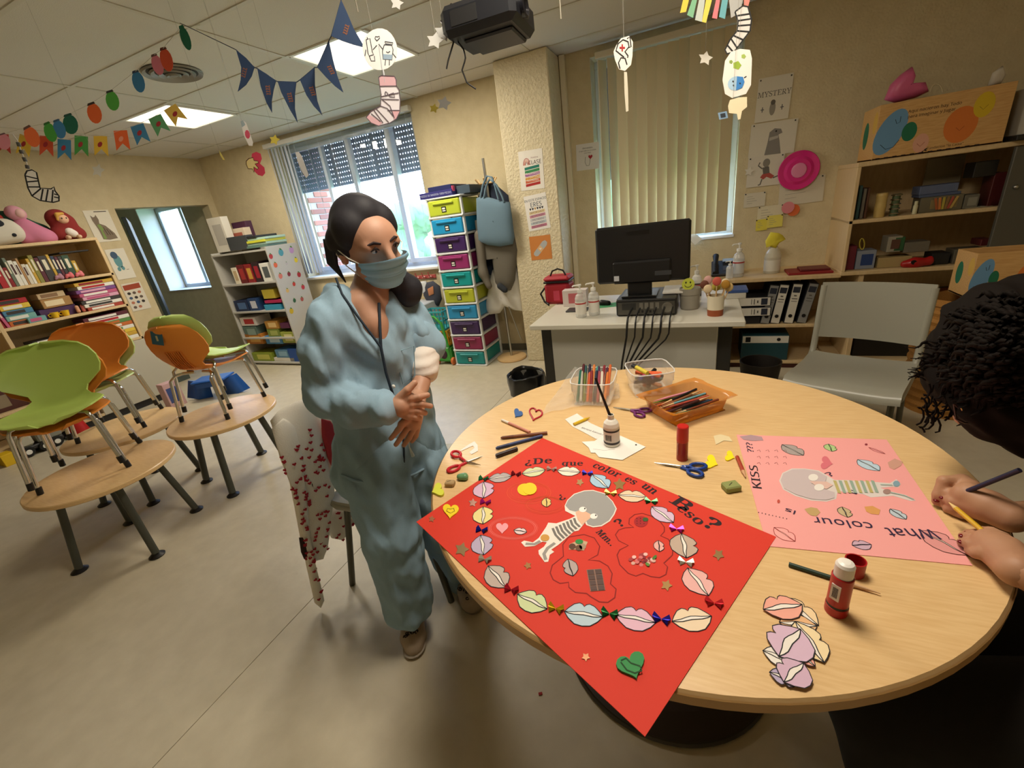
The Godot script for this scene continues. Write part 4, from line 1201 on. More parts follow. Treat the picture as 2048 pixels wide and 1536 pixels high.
	for k in 3: words(S, ["Respetamos", "Compartimos", "Sonreimos"][k], 0.53, 0.585 + 0.085 * k, 0.022, "f4ece0")
	S = sheet("message_poster", "poster lettered EN ESTE ESPACIO ERES with pastel word bands", "poster", "", cq(1047, 394), cq(1091, 384), cq(1054, 464), Vector3(0, 0, 1), "efece6")
	g = G.new()
	for k in 5: g.fill(pv([0.14, 0.46 + 0.1 * k, 0.86, 0.44 + 0.1 * k, 0.86, 0.52 + 0.1 * k, 0.14, 0.54 + 0.1 * k]), S[1], ["e4cfa0", "c88ca0", "c8ccd0", "b8c4cc", "c07a94"][k], S[2])
	for k in 6: g.fill(heart(0.22 + 0.11 * k, 0.385, 0.045), S[1], ["303038", "303038", "c09a60", "303038", "303038", "303038"][k], S[2])
	pl(S[0], "picture", g, inkm())
	words(S, "EN ESTE ESPACIO", 0.5, 0.14, 0.026, "24384a")
	words(S, "ERES", 0.5, 0.27, 0.05, "24384a")
	for k in 5: words(S, ["IMPORTANTE", "RESPETADO", "VALORADO", "ACEPTADO", "ESCUCHADO"][k], 0.5, 0.49 + 0.1 * k, 0.022, "705058")
	S = sheet("plaster_card", "square orange card with a grey sticking plaster picture", "card", "", cq(1058, 474), cq(1100, 469), cq(1062, 521), Vector3(0, 0, 1), "d08440")
	g = G.new()
	g.fill(pv([0.16, 0.68, 0.62, 0.24, 0.74, 0.2, 0.84, 0.3, 0.8, 0.42, 0.34, 0.84, 0.22, 0.84, 0.14, 0.76]), S[1], "b4b8b8", S[2])
	g.fill(pv([0.34, 0.52, 0.48, 0.38, 0.64, 0.56, 0.5, 0.7]), S[1], "e0b888", S[2] * 2)
	g.fill(heart(0.49, 0.54, 0.06), S[1], "f0e8d8", S[2] * 3)
	pl(S[0], "picture", g, inkm())
	S = sheet("notice", "white notice with a stethoscope and red heart beside the pillar", "notice", "", zq(1152, 290), zq(1198, 283), zq(1156, 342), Vector3(0, 0, 1), "e8e6e2")
	g = G.new()
	g.fill(heart(0.62, 0.52, 0.1), S[1], "b02a34", S[2])
	g.line(pv([0.4, 0.5, 0.38, 0.7, 0.44, 0.84, 0.56, 0.84, 0.6, 0.7, 0.6, 0.6]), S[1], 0.004, "8a8a88", S[2])
	pl(S[0], "picture", g, inkm())
	words(S, "Bienvenidos", 0.5, 0.17, 0.016, "504848")
	words(S, "El que cuida con el corazon", 0.5, 0.27, 0.012, "504848")
	words(S, "cura mejor", 0.5, 0.35, 0.012, "504848")
	# ---- papers pinned on the wall by the shelves ----
	var W := [["drawing_sheet", "pinned sheet headed with pencil capitals and a small figure", [1518, 158, 1588, 145, 1512, 246], "e2dccb"], ["drawing_sheet", "pinned sheet with a shaded pencil bird in profile", [1503, 250, 1597, 236, 1497, 316], "ded8c8"], ["drawing_sheet", "pinned sheet with a running pencil figure in red shorts", [1497, 316, 1570, 306, 1492, 376], "dcd6c8"], ["drawing_sheet", "small pinned note with faint pencil lines", [1489, 388, 1532, 383, 1487, 416], "d8d2c0"], ["drawing_sheet", "wide pinned sheet under the pink plate", [1560, 362, 1651, 348, 1552, 414], "d6cfbc"], ["drawing_sheet", "pinned note above the yellow slips", [1516, 414, 1568, 408, 1512, 446], "e0d8bc"], ["note_slip", "yellow note slip stuck on the wall", [1512, 440, 1535, 437, 1511, 462], "e2d450"], ["note_slip", "yellow torn slip beside the other yellow slip", [1534, 432, 1566, 428, 1533, 456], "e4d866"]]
	for i in W.size():
		var q: Array = W[i][2]
		var eps := Vector3(0, 0, 0.002 + 0.0012 * [0, 1, 2, 0, 0, 3, 5, 7][i])
		S = sheet(W[i][0], W[i][1], "paper", "", zq(q[0], q[1]) + eps, zq(q[2], q[3]) + eps, zq(q[4], q[5]) + eps, Vector3(0, 0, 1), W[i][3])
		g = G.new()
		var up: Vector3 = S[2]
		if i == 0:
			g.fill(oval(0.5, 0.72, 0.09, 0.16), S[1], "9a9488", up)
			g.fill(oval(0.5, 0.58, 0.07, 0.06), S[1], "6a645a", up * 2)
			for sx in [0.2, 0.78]: g.line(pv([sx - 0.05, 0.72, sx + 0.05, 0.72]), S[1], 0.006, "707070", up); g.line(pv([sx, 0.66, sx, 0.78]), S[1], 0.006, "707070", up)
			words(S, "MYSTERY", 0.5, 0.38, 0.045, "6c675e", true)
		elif i == 1:
			g.fill(pv([0.42, 0.3, 0.52, 0.2, 0.66, 0.24, 0.7, 0.36, 0.62, 0.4, 0.66, 0.6, 0.72, 0.98, 0.36, 0.98, 0.4, 0.6]), S[1], "8a8680", up)
			g.fill(pv([0.43, 0.46, 0.62, 0.42, 0.62, 0.5, 0.43, 0.56]), S[1], "b8b4ac", up * 2)
			g.fill(oval(0.56, 0.29, 0.02, 0.03, 8), S[1], "302c28", up * 3)
		elif i == 2:
			g.fill(oval(0.52, 0.24, 0.1, 0.14), S[1], "8a867c", up)
			g.fill(pv([0.42, 0.38, 0.6, 0.36, 0.64, 0.6, 0.46, 0.62]), S[1], "6e6a64", up)
			g.fill(pv([0.44, 0.6, 0.64, 0.58, 0.78, 0.7, 0.7, 0.78, 0.56, 0.7, 0.48, 0.78, 0.38, 0.7]), S[1], "b05048", up * 2)
			g.line(pv([0.42, 0.42, 0.3, 0.3, 0.34, 0.2]), S[1], 0.008, "6a665e", up); g.line(pv([0.44, 0.76, 0.4, 0.94, 0.34, 0.95]), S[1], 0.008, "6a665e", up); g.line(pv([0.74, 0.76, 0.9, 0.7]), S[1], 0.008, "6a665e", up)
		else:
			for k in 4: g.line(pv([0.14, 0.25 + 0.16 * k, 0.4 + 0.1 * (k % 3), 0.24 + 0.16 * k]), S[1], 0.0025, "a09a8a", up)
		pl(S[0], "drawing", g, inkm())
		for k in [0.06, 0.94]: pl(S[0], "pin", G.new().lathe([Vector2(0.005, 0), Vector2(0.005, 0.003), Vector2(0, 0.004)], (S[1] as Callable).call(Vector2(k, 0.05)), 8, Basis(Vector3.RIGHT, PI / 2)), mats.dark)
	# pink plate jelly-fish with felt circles
	var pc := zq(1596, 341)
	var pp := thing("pink_plate", "shiny pink plastic plate decoration on the wall", "plate", pc)
	pl(pp, "plate", G.new().lathe([Vector2(0, 0.022), Vector2(0.075, 0.024), Vector2(0.095, 0.012), Vector2(0.128, 0.018), Vector2(0.132, 0.012), Vector2(0.09, 0.004), Vector2(0, 0.01)], Vector3(0, 0, 0.014), 36, Basis(Vector3.RIGHT, PI / 2)), mat("e0308a", 0.12))
	pl(pp, "glitter", G.new().ball(Vector3(0, 0, 0.04), Vector3(0.05, 0.05, 0.004), 14, 8), mat("e890b8", 0.2))
	for q in [[1575, 415, "e08a94"], [1586, 420, "e0703c"]]:
		var c0 := zq(q[0], q[1]) + Vector3(0, 0, 0.02 if q[0] == 1575 else 0.012)
		solo("felt_circle", G.new().lathe([Vector2(0, 0), Vector2(0.042, 0), Vector2(0.042, 0.004), Vector2(0, 0.004)], c0, 24, Basis(Vector3.RIGHT, PI / 2)), mat(q[2], 0.8), "%s felt circle hanging under the pink plate" % ("rose" if q[0] == 1575 else "orange"), "felt circle", c0)
	var cs := zq(1498, 343) + Vector3(0, 0, 0.01)
	solo("star_decoration", G.new().slab(star(0, 0, 0.035, 0.2), func(p: Vector2) -> Vector3: return cs + Vector3(p.x, -p.y, 0), Vector3(0, 0, 0.004)), mat("e6e2d6", 0.7), "white foam star stuck beside the running figure drawing", "star", cs)
func pump_bottle(called: String, label: String, at: Vector3, h: float, r: float, body: Material, labelhex: String, grp := "") -> void:
	var o := thing(called, label, "bottle", at, grp)
	pl(o, "bottle", G.new().lathe([Vector2(0, 0), Vector2(r * 0.92, 0), Vector2(r, h * 0.03), Vector2(r, h * 0.58), Vector2(r * 0.8, h * 0.68), Vector2(r * 0.42, h * 0.73), Vector2(r * 0.42, h * 0.78), Vector2(0, h * 0.78)], Vector3.ZERO, 20), body)
	if labelhex:
		pl(o, "label_band", G.new().lathe([Vector2(r * 1.01, h * 0.12), Vector2(r * 1.01, h * 0.5)], Vector3.ZERO, 20), mat(labelhex, 0.6))
		pl(o, "label_stripe", G.new().lathe([Vector2(r * 1.02, h * 0.42), Vector2(r * 1.02, h * 0.46)], Vector3.ZERO, 20), mat("b83a3a", 0.6))
	var p := pl(o, "pump", G.new().lathe([Vector2(r * 0.48, h * 0.76), Vector2(r * 0.48, h * 0.84), Vector2(r * 0.16, h * 0.85), Vector2(r * 0.16, h * 0.95), Vector2(r * 0.34, h * 0.95), Vector2(r * 0.34, h), Vector2(0, h)], Vector3.ZERO, 14), mats.white)
	pl(p, "spout", G.new().tube([Vector3(0, h * 0.98, 0), Vector3(-r * 1.1, h * 0.97, 0.01), Vector3(-r * 1.25, h * 0.94, 0.01)], r * 0.14, 6), mats.white)

func binder(base: Vector3, lean: float, w: float, h: float, hex: String, label: String, flat := false) -> void:
	var o := thing("ring_binder", label, "binder", base, "ring binders in the low shelf")
	o.rotation.z = -lean
	pl(o, "cover", G.new().bx(-w / 2, w / 2, 0, h, -0.28, 0, 0.004), mat("24262a" if hex != "teal" else "17434c", 0.5))
	var sp := pl(o, "spine_label", G.new().bx(-w / 2 + 0.004, w / 2 - 0.004, h * 0.02, h * 0.98, 0, 0.0012), mat("dcd8cc" if hex != "grey" else "8c8c8a", 0.6))
	pl(sp, "title_patch", G.new().bx(-w * 0.36, w * 0.36, h * 0.78, h * 0.92, 0.0012, 0.002), mat("262c3c", 0.6))
	pl(sp, "printed_lines", G.new().bx(-w * 0.3, w * 0.3, h * 0.62, h * 0.64, 0.0012, 0.002).bx(-w * 0.3, w * 0.3, h * 0.56, h * 0.572, 0.0012, 0.002).bx(-w * 0.14, w * 0.14, h * 0.69, h * 0.72, 0.0012, 0.002), mat("5a5650", 0.6))
	pl(sp, "finger_ring", G.new().lathe([Vector2(0.013, 0), Vector2(0.013, 0.003), Vector2(0, 0.003)], Vector3(0, h * 0.2, 0.001), 16, Basis(Vector3.RIGHT, PI / 2)), mats.black)

func desk_side() -> void:
	var yt := 0.73
	var o := thing("office_desk", "light grey office desk in front of the closed blind", "desk", Vector3(-0.37, 0, -2.8))
	pw(o, "desk_top", G.new().bx(-0.965, 0.225, yt - 0.03, yt, -3.2, -2.4, 0.004), mat("d4d0c2", 0.45))
	pw(o, "front_panel", G.new().bx(-0.86, 0.10, 0.2, yt - 0.03, -2.52, -2.5), mat("b4b2a8", 0.5))
	for x in [-0.90, 0.14]:
		pw(o, "leg", G.new().bx(x - 0.035, x + 0.035, 0.03, yt - 0.03, -2.60, -2.52, 0.004), mat("262420", 0.5))
		pw(o, "foot_bar", G.new().bx(x - 0.03, x + 0.03, 0, 0.04, -3.25, -2.42, 0.006), mats.black)
	# monitor seen from behind
	var m := thing("monitor", "black computer monitor seen from behind on the desk", "monitor", Vector3(-0.33, yt + 0.1, -2.66))
	var tl := onZ(1189, 458, -2.66); var tr := onZ(1383, 435, -2.66); var bl := onZ(1193, 570, -2.66)
	pw(m, "casing", G.new().bx(tl.x, tr.x, bl.y, tl.y, -2.70, -2.66, 0.012), mat("101012", 0.4))
	pw(m, "rear_bulge", G.new().bx(tl.x + 0.1, tr.x - 0.1, bl.y + 0.0, bl.y + 0.13, -2.66, -2.635, 0.01), mat("0c0c0e", 0.45))
	pw(m, "screen", G.new().bx(tl.x + 0.012, tr.x - 0.012, bl.y + 0.015, tl.y - 0.012, -2.7012, -2.70), mat("1c2228", 0.15))
	pw(m, "vent_slot", G.new().bx(-0.40, -0.27, tl.y - 0.055, tl.y - 0.035, -2.66, -2.657), mat("060608", 0.3))
	pw(m, "rating_plate", G.new().bx(-0.475, -0.445, bl.y + 0.02, bl.y + 0.05, -2.635, -2.633), mat("c8ccd2", 0.5))
	pw(m, "port_row", G.new().bx(-0.24, -0.15, bl.y + 0.04, bl.y + 0.065, -2.635, -2.633), mat("3a3c40", 0.4))
	pw(m, "neck", G.new().bx(-0.40, -0.26, yt + 0.105, bl.y + 0.05, -2.69, -2.655, 0.008), mat("0c0c0e", 0.4))
	pw(m, "foot_plate", G.new().bx(-0.43, -0.23, yt + 0.10, yt + 0.112, -2.80, -2.60, 0.004), mat("0c0c0e", 0.3))
	# desktop computer
	var c := thing("desktop_computer", "flat black desktop computer under the monitor", "computer", Vector3(-0.28, yt, -2.7))
	pw(c, "case", G.new().bx(-0.455, -0.115, yt + 0.004, yt + 0.1, -2.90, -2.56, 0.006), mat("1a1a1a", 0.4))
	pw(c, "rear_plate", G.new().bx(-0.445, -0.125, yt + 0.012, yt + 0.085, -2.56, -2.556), mat("5c5a54", 0.4, 0.6))
	pw(c, "grille", G.new().bx(-0.42, -0.34, yt + 0.04, yt + 0.08, -2.556, -2.554), mat("2a2a28", 0.5))
	pw(c, "power_supply", G.new().lathe([Vector2(0.028, 0), Vector2(0.03, 0.003), Vector2(0.022, 0.004), Vector2(0, 0.004)], Vector3(-0.165, yt + 0.05, -2.556), 18, Basis(Vector3.RIGHT, PI / 2)), mat("8a8880", 0.35, 0.7))
	for k in 5: pw(c, "port", G.new().bx(-0.33 + 0.022 * k, -0.318 + 0.022 * k, yt + 0.022, yt + 0.036, -2.556, -2.553), mats.black)
	for k in 4: pw(c, "slot_cover", G.new().bx(-0.32 + 0.03 * k, -0.30 + 0.03 * k, yt + 0.045, yt + 0.08, -2.556, -2.554), mat("8c8a82", 0.4, 0.6))
	# cables
	for k in 6:
		var a := Vector3(-0.36 + 0.045 * k, yt + 0.05, -2.55)
		var q := [a, a + Vector3(0, 0.0, 0.1), a + Vector3(-0.005, -0.02, 0.162), a + Vector3(-0.01, -0.12, 0.18), Vector3(-0.40 + 0.02 * k, 0.5, -2.37), Vector3(-0.42 + 0.012 * k, 0.34, -2.39), Vector3(-0.45 + 0.03 * k, 0.2, -2.38), Vector3(-0.5 + 0.05 * k, 0.03, -2.36)]
		var cv := Curve3D.new()
		for i in q.size():
			var t: Vector3 = (q[mini(i + 1, q.size() - 1)] - q[maxi(i - 1, 0)]) / 6.0
			cv.add_point(q[i], -t, t)
		var pts := []
		for i in 25: pts.append(cv.sample_baked(cv.get_baked_length() * i / 24.0))
		solo("cable", G.new().tube(pts, 0.0045 if k % 2 else 0.006, 6), mats.black, "%s black computer cable hanging down in front of the desk panel" % ["outermost thick", "thin second", "thick third", "thin fourth", "thick fifth", "last thin"][k], "cable", pts[24], "computer cables hanging behind the desk")
	for k in 2:
		var lp := []
		for i in 15: lp.append(Vector3(-0.43 + cos(TAU * i / 14.0) * (0.07 + 0.03 * k), 0.24 + 0.02 * k + sin(TAU * i / 14.0) * 0.05, -2.36 + 0.02 * k + sin(TAU * i / 7.0) * 0.01))
		solo("cable", G.new().tube(lp, 0.005, 6, false), mats.black, "%s loop of black cable coiled below the desk" % ["small", "larger"][k], "cable", lp[0], "coiled cable loops")
	# things on the desk
	var bag := thing("cool_bag", "red zipped cool bag with a black handle on the desk", "bag", onY(1118, 606, yt))
	var bp := bag.position
	pl(bag, "body", G.new().bx(-0.09, 0.10, 0, 0.155, -0.10, 0.05, 0.02), mat("a81c2c", 0.6))
	pl(bag, "lid", G.new().bx(-0.092, 0.102, 0.165, 0.2, -0.102, 0.052, 0.016), mat("b02030", 0.6))
	pl(bag, "zip", G.new().bx(-0.091, 0.101, 0.154, 0.168, -0.101, 0.051, 0.004), mats.black)
	pl(bag, "handle", G.new().tube([Vector3(-0.05, 0.195, 0), Vector3(-0.03, 0.235, 0), Vector3(0.01, 0.248, 0), Vector3(0.05, 0.235, 0), Vector3(0.07, 0.195, 0)], 0.006, 6, true, 2.0), mats.black)
	pl(bag, "side_strap", G.new().tube([Vector3(-0.092, 0.12, 0.02), Vector3(-0.125, 0.08, 0.03), Vector3(-0.10, 0.02, 0.03), Vector3(-0.06, 0.004, 0.06)], 0.007, 6, true, 2.0), mats.black)
	pl(bag, "badge", G.new().bx(-0.02, 0.025, 0.03, 0.10, 0.05, 0.052), mat("c8405a", 0.6))
	var bx := onY(1150, 613, yt)
	pack("glove_box", "white and red carton standing in front of the red cool bag", "box", "", bx + Vector3(-0.085, 0, -0.07), bx + Vector3(0.085, 0.115, 0.0), "e0d4d0", "c86a70")
	pack("tablet", "dark tablet lying beside the white and red carton", "tablet", "", onY(1140, 622, yt) + Vector3(-0.02, 0, -0.06), onY(1140, 622, yt) + Vector3(0.12, 0.01, 0.04), "3a3a3c", "")
	pump_bottle("sanitiser_bottle", "clear hand gel pump bottle at the desk corner with a label", onY(1163, 634, yt), 0.205, 0.034, clear("gel", "eeeee8", 0.5, 0.15), "e2ded4", "hand gel bottles on the desk")
	pump_bottle("sanitiser_bottle", "clear hand gel pump bottle beside its twin nearer the monitor", onY(1189, 630, yt), 0.205, 0.034, mats.gel, "e2ded4", "hand gel bottles on the desk")
	var ms := onY(1210, 610, yt)
	solo("computer_mouse", nets([[ms + Vector3(-0.02, 0.015, 0.0), ms + Vector3(0.025, 0.014, 0.01), 0.022, 0.018]], 0.006, 120.0), mats.black, "black computer mouse on a green mat", "mouse", ms)
	solo("mouse_mat", G.new().box(ms + Vector3(0.03, -0.0005, 0.01), Vector3(0.17, 0.004, 0.12), Basis(Vector3.UP, 0.3)), mat("4a9a68", 0.7), "small green mouse mat on the desk", "mouse mat", ms)
	var kb := Vector3(-0.32, yt, -3.02)
	pack("keyboard", "black keyboard behind the desktop computer", "keyboard", "", kb + Vector3(-0.2, 0, -0.07), kb + Vector3(0.2, 0.02, 0.07), "1c1c1e", "")
	pack("paper_stack", "small stack of papers on the desktop computer", "papers", "", Vector3(-0.20, yt + 0.102, -2.86), Vector3(-0.07, yt + 0.115, -2.66), "dedad0", "")
	var tb := onY(1379, 617, yt)
	var tub := thing("plastic_tub", "grey translucent plastic tub beside the monitor", "tub", tb)
	pl(tub, "tub", G.new().lathe([Vector2(0, 0), Vector2(0.048, 0), Vector2(0.052, 0.01), Vector2(0.056, 0.085), Vector2(0.06, 0.09), Vector2(0.06, 0.125), Vector2(0.056, 0.125), Vector2(0.05, 0.012), Vector2(0, 0.012)], Vector3.ZERO, 24), clear("tubgrey", "a8a294", 0.75, 0.3))
	pl(tub, "contents", G.new().lathe([Vector2(0, 0.012), Vector2(0.047, 0.014), Vector2(0.05, 0.07), Vector2(0, 0.075)], Vector3.ZERO, 18), mat("7a7468", 0.7))
	var sm := thing("smiley_stick", "round yellow smiley face on a stick in the grey tub", "stick sign", tb + Vector3(-0.005, 0.08, 0.045))
	pl(sm, "stick", G.new().tube([Vector3(0, 0, 0), Vector3(-0.005, 0.06, 0)], 0.003, 6), mats.dark)
	pl(sm, "disc", G.new().lathe([Vector2(0, -0.003), Vector2(0.034, -0.003), Vector2(0.034, 0.003), Vector2(0, 0.003)], Vector3(-0.005, 0.075, 0.005), 24, Basis(Vector3.RIGHT, PI / 2)), mat("c8d24a", 0.5))
	for q in [[-0.012, 0.01], [0.012, 0.01]]: pl(sm, "eye", G.new().ball(Vector3(-0.005 + q[0], 0.085, 0.0085), Vector3(0.004, 0.006, 0.001), 8, 6), mats.black)
	var mo := []
	for i in 7: mo.append(Vector3(-0.005 + 0.018 * cos(PI + PI * i / 6), 0.072 + 0.014 * sin(PI + PI * i / 6), 0.009))
	pl(sm, "mouth", G.new().tube(mo, 0.0015, 5), mats.black)
	pump_bottle("gel_bottle", "white pump bottle standing behind the smiley stick", onY(1392, 600, yt), 0.22, 0.03, mats.white, "4a4844")
	var cp := onY(1430, 630, yt)
	var cup := thing("pencil_cup", "cream pencil cup with a terracotta base and wooden spoon puppets", "cup", cp)
	pl(cup, "base_band", G.new().lathe([Vector2(0, 0), Vector2(0.039, 0), Vector2(0.041, 0.035)], Vector3.ZERO, 24), mat("9a4c28", 0.6))
	pl(cup, "cup", G.new().lathe([Vector2(0.041, 0.035), Vector2(0.043, 0.11), Vector2(0.039, 0.11), Vector2(0.037, 0.01), Vector2(0, 0.01)], Vector3.ZERO, 24), mat("e0d6bc", 0.6))
	for k in 8:
		var a := TAU * k / 8
		var tp := cp + Vector3(cos(a) * 0.06, 0.135 + 0.02 * (k % 3), sin(a) * 0.03)
		var hx2: String = ["d8b878", "b8862c", "c85a4a", "e0c8a0", "6a3a28", "d8a8a0", "c8b84a", "e8d8b8"][k]
		var pu := thing("spoon_puppet", "%s spoon puppet in the cream pencil cup" % ["tan", "ochre", "red", "cream", "brown", "pink", "yellow", "ivory"][k], "puppet", cp + Vector3(cos(a) * 0.02, 0.03, sin(a) * 0.02), "spoon puppets in the pencil cup")
		pw(pu, "stick", G.new().tube([cp + Vector3(cos(a) * 0.02, 0.03, sin(a) * 0.02), tp], 0.003, 5), mats.beech)
		pw(pu, "head", G.new().ball(tp + Vector3(0, 0.015, 0), Vector3(0.022, 0.024, 0.010), 12, 8), mat(hx2, 0.7))
	pack("laptop", "closed blue laptop at the desk's end", "laptop", "", onY(1452, 600, yt) + Vector3(0, 0.035, -0.02), onY(1490, 583, yt) + Vector3(0.0, 0.053, 0.05), "34508c", "")
	pack("book", "thick white book under the blue laptop", "book", "", onY(1452, 600, yt) + Vector3(0, 0, -0.02), onY(1490, 583, yt) + Vector3(-0.01, 0.034, 0.05), "c8c4b8", "")
	var cd := thing("white_card", "white diamond card standing on the window sill", "card", Vector3(0.02, 1.0, -4.03))
	pw(cd, "card", G.new().slab(pv([1384, 462, 1405, 478, 1390, 490, 1380, 480]), func(p: Vector2) -> Vector3: return onZ(p.x, p.y, -4.03), Vector3(0, 0, 0.003)), mats.white)
	# ---- low shelf with binders ----
	var z := -3.62
	var B: Material = mats.board
	var s := thing("low_shelf", "low beech shelf unit with ring binders against the far wall", "shelf", Vector3(0.57, 0, -3.85))
	pw(s, "counter", G.new().bx(0.20, 0.90, 0.685, 0.712, ZF, z, 0.003), B)
	pw(s, "middle_shelf", G.new().bx(0.22, 0.90, 0.33, 0.352, ZF, z - 0.01, 0.003), B)
	pw(s, "bottom_shelf", G.new().bx(0.22, 0.90, 0.04, 0.062, ZF, z - 0.01, 0.003), B)
	pw(s, "plinth", G.new().bx(0.22, 0.90, 0, 0.04, ZF, z - 0.03), mat("4a1c14", 0.6))
	pw(s, "side_panel", G.new().bx(0.20, 0.222, 0, 0.685, ZF, z, 0.003), B)
	pw(s, "back_panel", G.new().bx(0.22, 0.90, 0.04, 0.685, ZF + 0.004, ZF + 0.012), B)
	for q in [[1529, 645, 1551, 567, "grey", "grey spined binder leaning first in the row"], [1549, 647, 1571, 566, "white", "white spined binder with navy title, leaning second in the row"], [1576, 649, 1598, 563, "white", "white spined binder with a black emblem, leaning third in the row"], [1602, 646, 1632, 558, "grey", "grey spined binder leaning last, marked A-Z"]]:
		var a := onZ(q[0], q[1], z - 0.04)
		var b := onZ(q[2], q[3], z - 0.04)
		a.y = 0.353
		binder(a + Vector3(-0.0, 0, 0.0), atan2(b.x - a.x, b.y - a.y), 0.062, 0.30, q[4], q[5])
	for q in [[1500, 604, "white", "white spined binder lying flat on top of another"], [1500, 624, "white", "dark binder with a white label lying flat"]]:
		var a := onZ(q[0], q[1], z - 0.03)
		binder(a + Vector3(-0.16, 0, 0.0), PI / 2, 0.068, 0.30, q[2], q[3])
	for k in 2: pack("box_file", "dark box file lying %s the flat binders" % ["under", "lowest below"][k], "box file", "", Vector3(0.225, 0.353 + 0.06 * k, z - 0.33), Vector3(0.44, 0.41 + 0.06 * k, z - 0.05), "1c1c20", "")
	var tq := onZ(1481, 717, z - 0.03)
	var te := thing("ring_binder", "teal binder with a white label lying on the bottom shelf", "binder", Vector3(tq.x + 0.16, 0.063, z - 0.03), "ring binders in the low shelf")
	pl(te, "cover", G.new().bx(-0.16, 0.16, 0, 0.2, -0.28, 0, 0.004), mat("17434c", 0.5))
	pl(te, "spine_label", G.new().bx(-0.155, 0.155, 0.14, 0.195, 0, 0.0015), mat("dcd8cc", 0.6))
	pl(te, "title_patch", G.new().bx(-0.135, -0.10, 0.147, 0.188, 0.0015, 0.0022), mats.black)
	pl(te, "finger_ring", G.new().lathe([Vector2(0.013, 0), Vector2(0.013, 0.003), Vector2(0, 0.003)], Vector3(0.09, 0.168, 0.001), 16, Basis(Vector3.RIGHT, PI / 2)), mats.black)
	var ph := onY(1447, 545, 0.712)
	var pn := thing("desk_phone", "black desk telephone with a pale display on the low shelf", "telephone", Vector3(ph.x, 0.712, -3.86))
	pl(pn, "base", G.new().box(Vector3(0, 0.05, 0), Vector3(0.19, 0.03, 0.18), Basis(Vector3.RIGHT, 0.5), 0.008), mats.dark)
	pl(pn, "support", G.new().bx(-0.07, 0.07, 0, 0.05, -0.07, -0.02), mats.dark)
	pl(pn, "handset", G.new().tube([Vector3(-0.065, 0.145, -0.06), Vector3(-0.065, 0.11, -0.01), Vector3(-0.065, 0.03, 0.08)], [0.024, 0.018, 0.024], 8), mats.black)
	var sc := pl(pn, "display", G.new().box(Vector3(0.03, 0.108, -0.045), Vector3(0.09, 0.004, 0.035), Basis(Vector3.RIGHT, 0.5)), mat("a8bcd0", 0.3))
	pl(pn, "keypad", G.new().box(Vector3(0.03, 0.055, 0.02), Vector3(0.08, 0.006, 0.06), Basis(Vector3.RIGHT, 0.5)), mat("3c3c3e", 0.5))
	pump_bottle("sanitiser_bottle", "tall clear pump bottle standing beside the telephone", Vector3(onY(1474, 550, 0.712).x, 0.712, -3.74), 0.25, 0.04, mats.gel, "d8dce0")
	pump_bottle("lotion_bottle", "small clear bottle between the telephone and tall pump bottle", Vector3(onY(1462, 548, 0.712).x - 0.02, 0.712, -3.70), 0.13, 0.026, mats.gel, "")
	var sb := Vector3(onZ(1547, 500, -3.82).x, 0.712, -3.82)
	var sp := thing("spray_bottle", "translucent spray bottle with a white label on the low shelf", "bottle", sb)
	pl(sp, "bottle", G.new().lathe([Vector2(0, 0), Vector2(0.052, 0), Vector2(0.055, 0.01), Vector2(0.055, 0.12), Vector2(0.048, 0.15), Vector2(0.026, 0.19), Vector2(0.02, 0.22), Vector2(0, 0.22)], Vector3.ZERO, 22), clear("milky", "e2dcc8", 0.7, 0.3))
	pl(sp, "label_band", G.new().lathe([Vector2(0.0555, 0.02), Vector2(0.0555, 0.1)], Vector3.ZERO, 22), mat("e0dcd0", 0.6))
	var cl := thing("cleaning_cloth", "crumpled yellow cloth draped over the spray bottle", "cloth", sb + Vector3(0, 0.21, 0))
	pl(cl, "cloth", puff([Vector3(-0.05, -0.02, 0), Vector3(-0.06, 0.03, 0.01), Vector3(-0.03, 0.09, 0), Vector3(0.02, 0.08, 0.02), Vector3(0.05, 0.06, 0), Vector3(0.07, 0.03, 0.01), Vector3(0.03, 0.01, 0.02), Vector3(0.01, -0.03, 0.01), Vector3(-0.03, -0.01, 0.02)], Vector3(0, 0, 1), 0.035), mat("d8c83a", 0.9))
	var rf := Vector3(onZ(1620, 540, -3.72).x, 0.712, -3.76)
	pack("folder", "red folder lying flat on the low shelf", "folder", "", rf + Vector3(-0.14, 0, -0.1), rf + Vector3(0.13, 0.016, 0.1), "8c1c20", "")
	pack("notebook", "maroon notebook with a white edge on the red folder", "notebook", "", rf + Vector3(-0.06, 0.017, -0.09), rf + Vector3(0.12, 0.03, 0.06), "6a2424", "")
	# ---- waste bins ----
	var bn := Vector3(-1.12, 0, -2.62)
	var w := thing("waste_bin", "grey waste bin lined with a black bag beside the desk", "bin", bn)
	pl(w, "bin", G.new().lathe([Vector2(0, 0), Vector2(0.10, 0), Vector2(0.105, 0.01), Vector2(0.125, 0.3), Vector2(0.118, 0.3), Vector2(0.1, 0.02), Vector2(0, 0.02)], Vector3.ZERO, 24), mat("84827a", 0.5))
	var rows := []
	for i in 33:
		var a := TAU * (i % 32) / 32
		var row := []
		for q in [[0.06, 0.12], [0.10, 0.2], [0.118, 0.3], [0.128, 0.325], [0.137, 0.315], [0.139, 0.26], [0.136, 0.2], [0.131, 0.175]]:
			var r: float = q[0] + 0.006 * sin(a * 5 + q[1] * 20) + 0.004 * sin(a * 11)
			row.append(Vector3(cos(a) * r, q[1] + (0.012 * sin(a * 3 + 1) if q[1] < 0.2 and q[0] > 0.13 else 0.0) + 0.01 * sin(a * 2), sin(a) * r))
		rows.append(row)
	pl(w, "bin_bag", G.new().grid(rows, 0.0, true), mat("0e0e0f", 0.28))
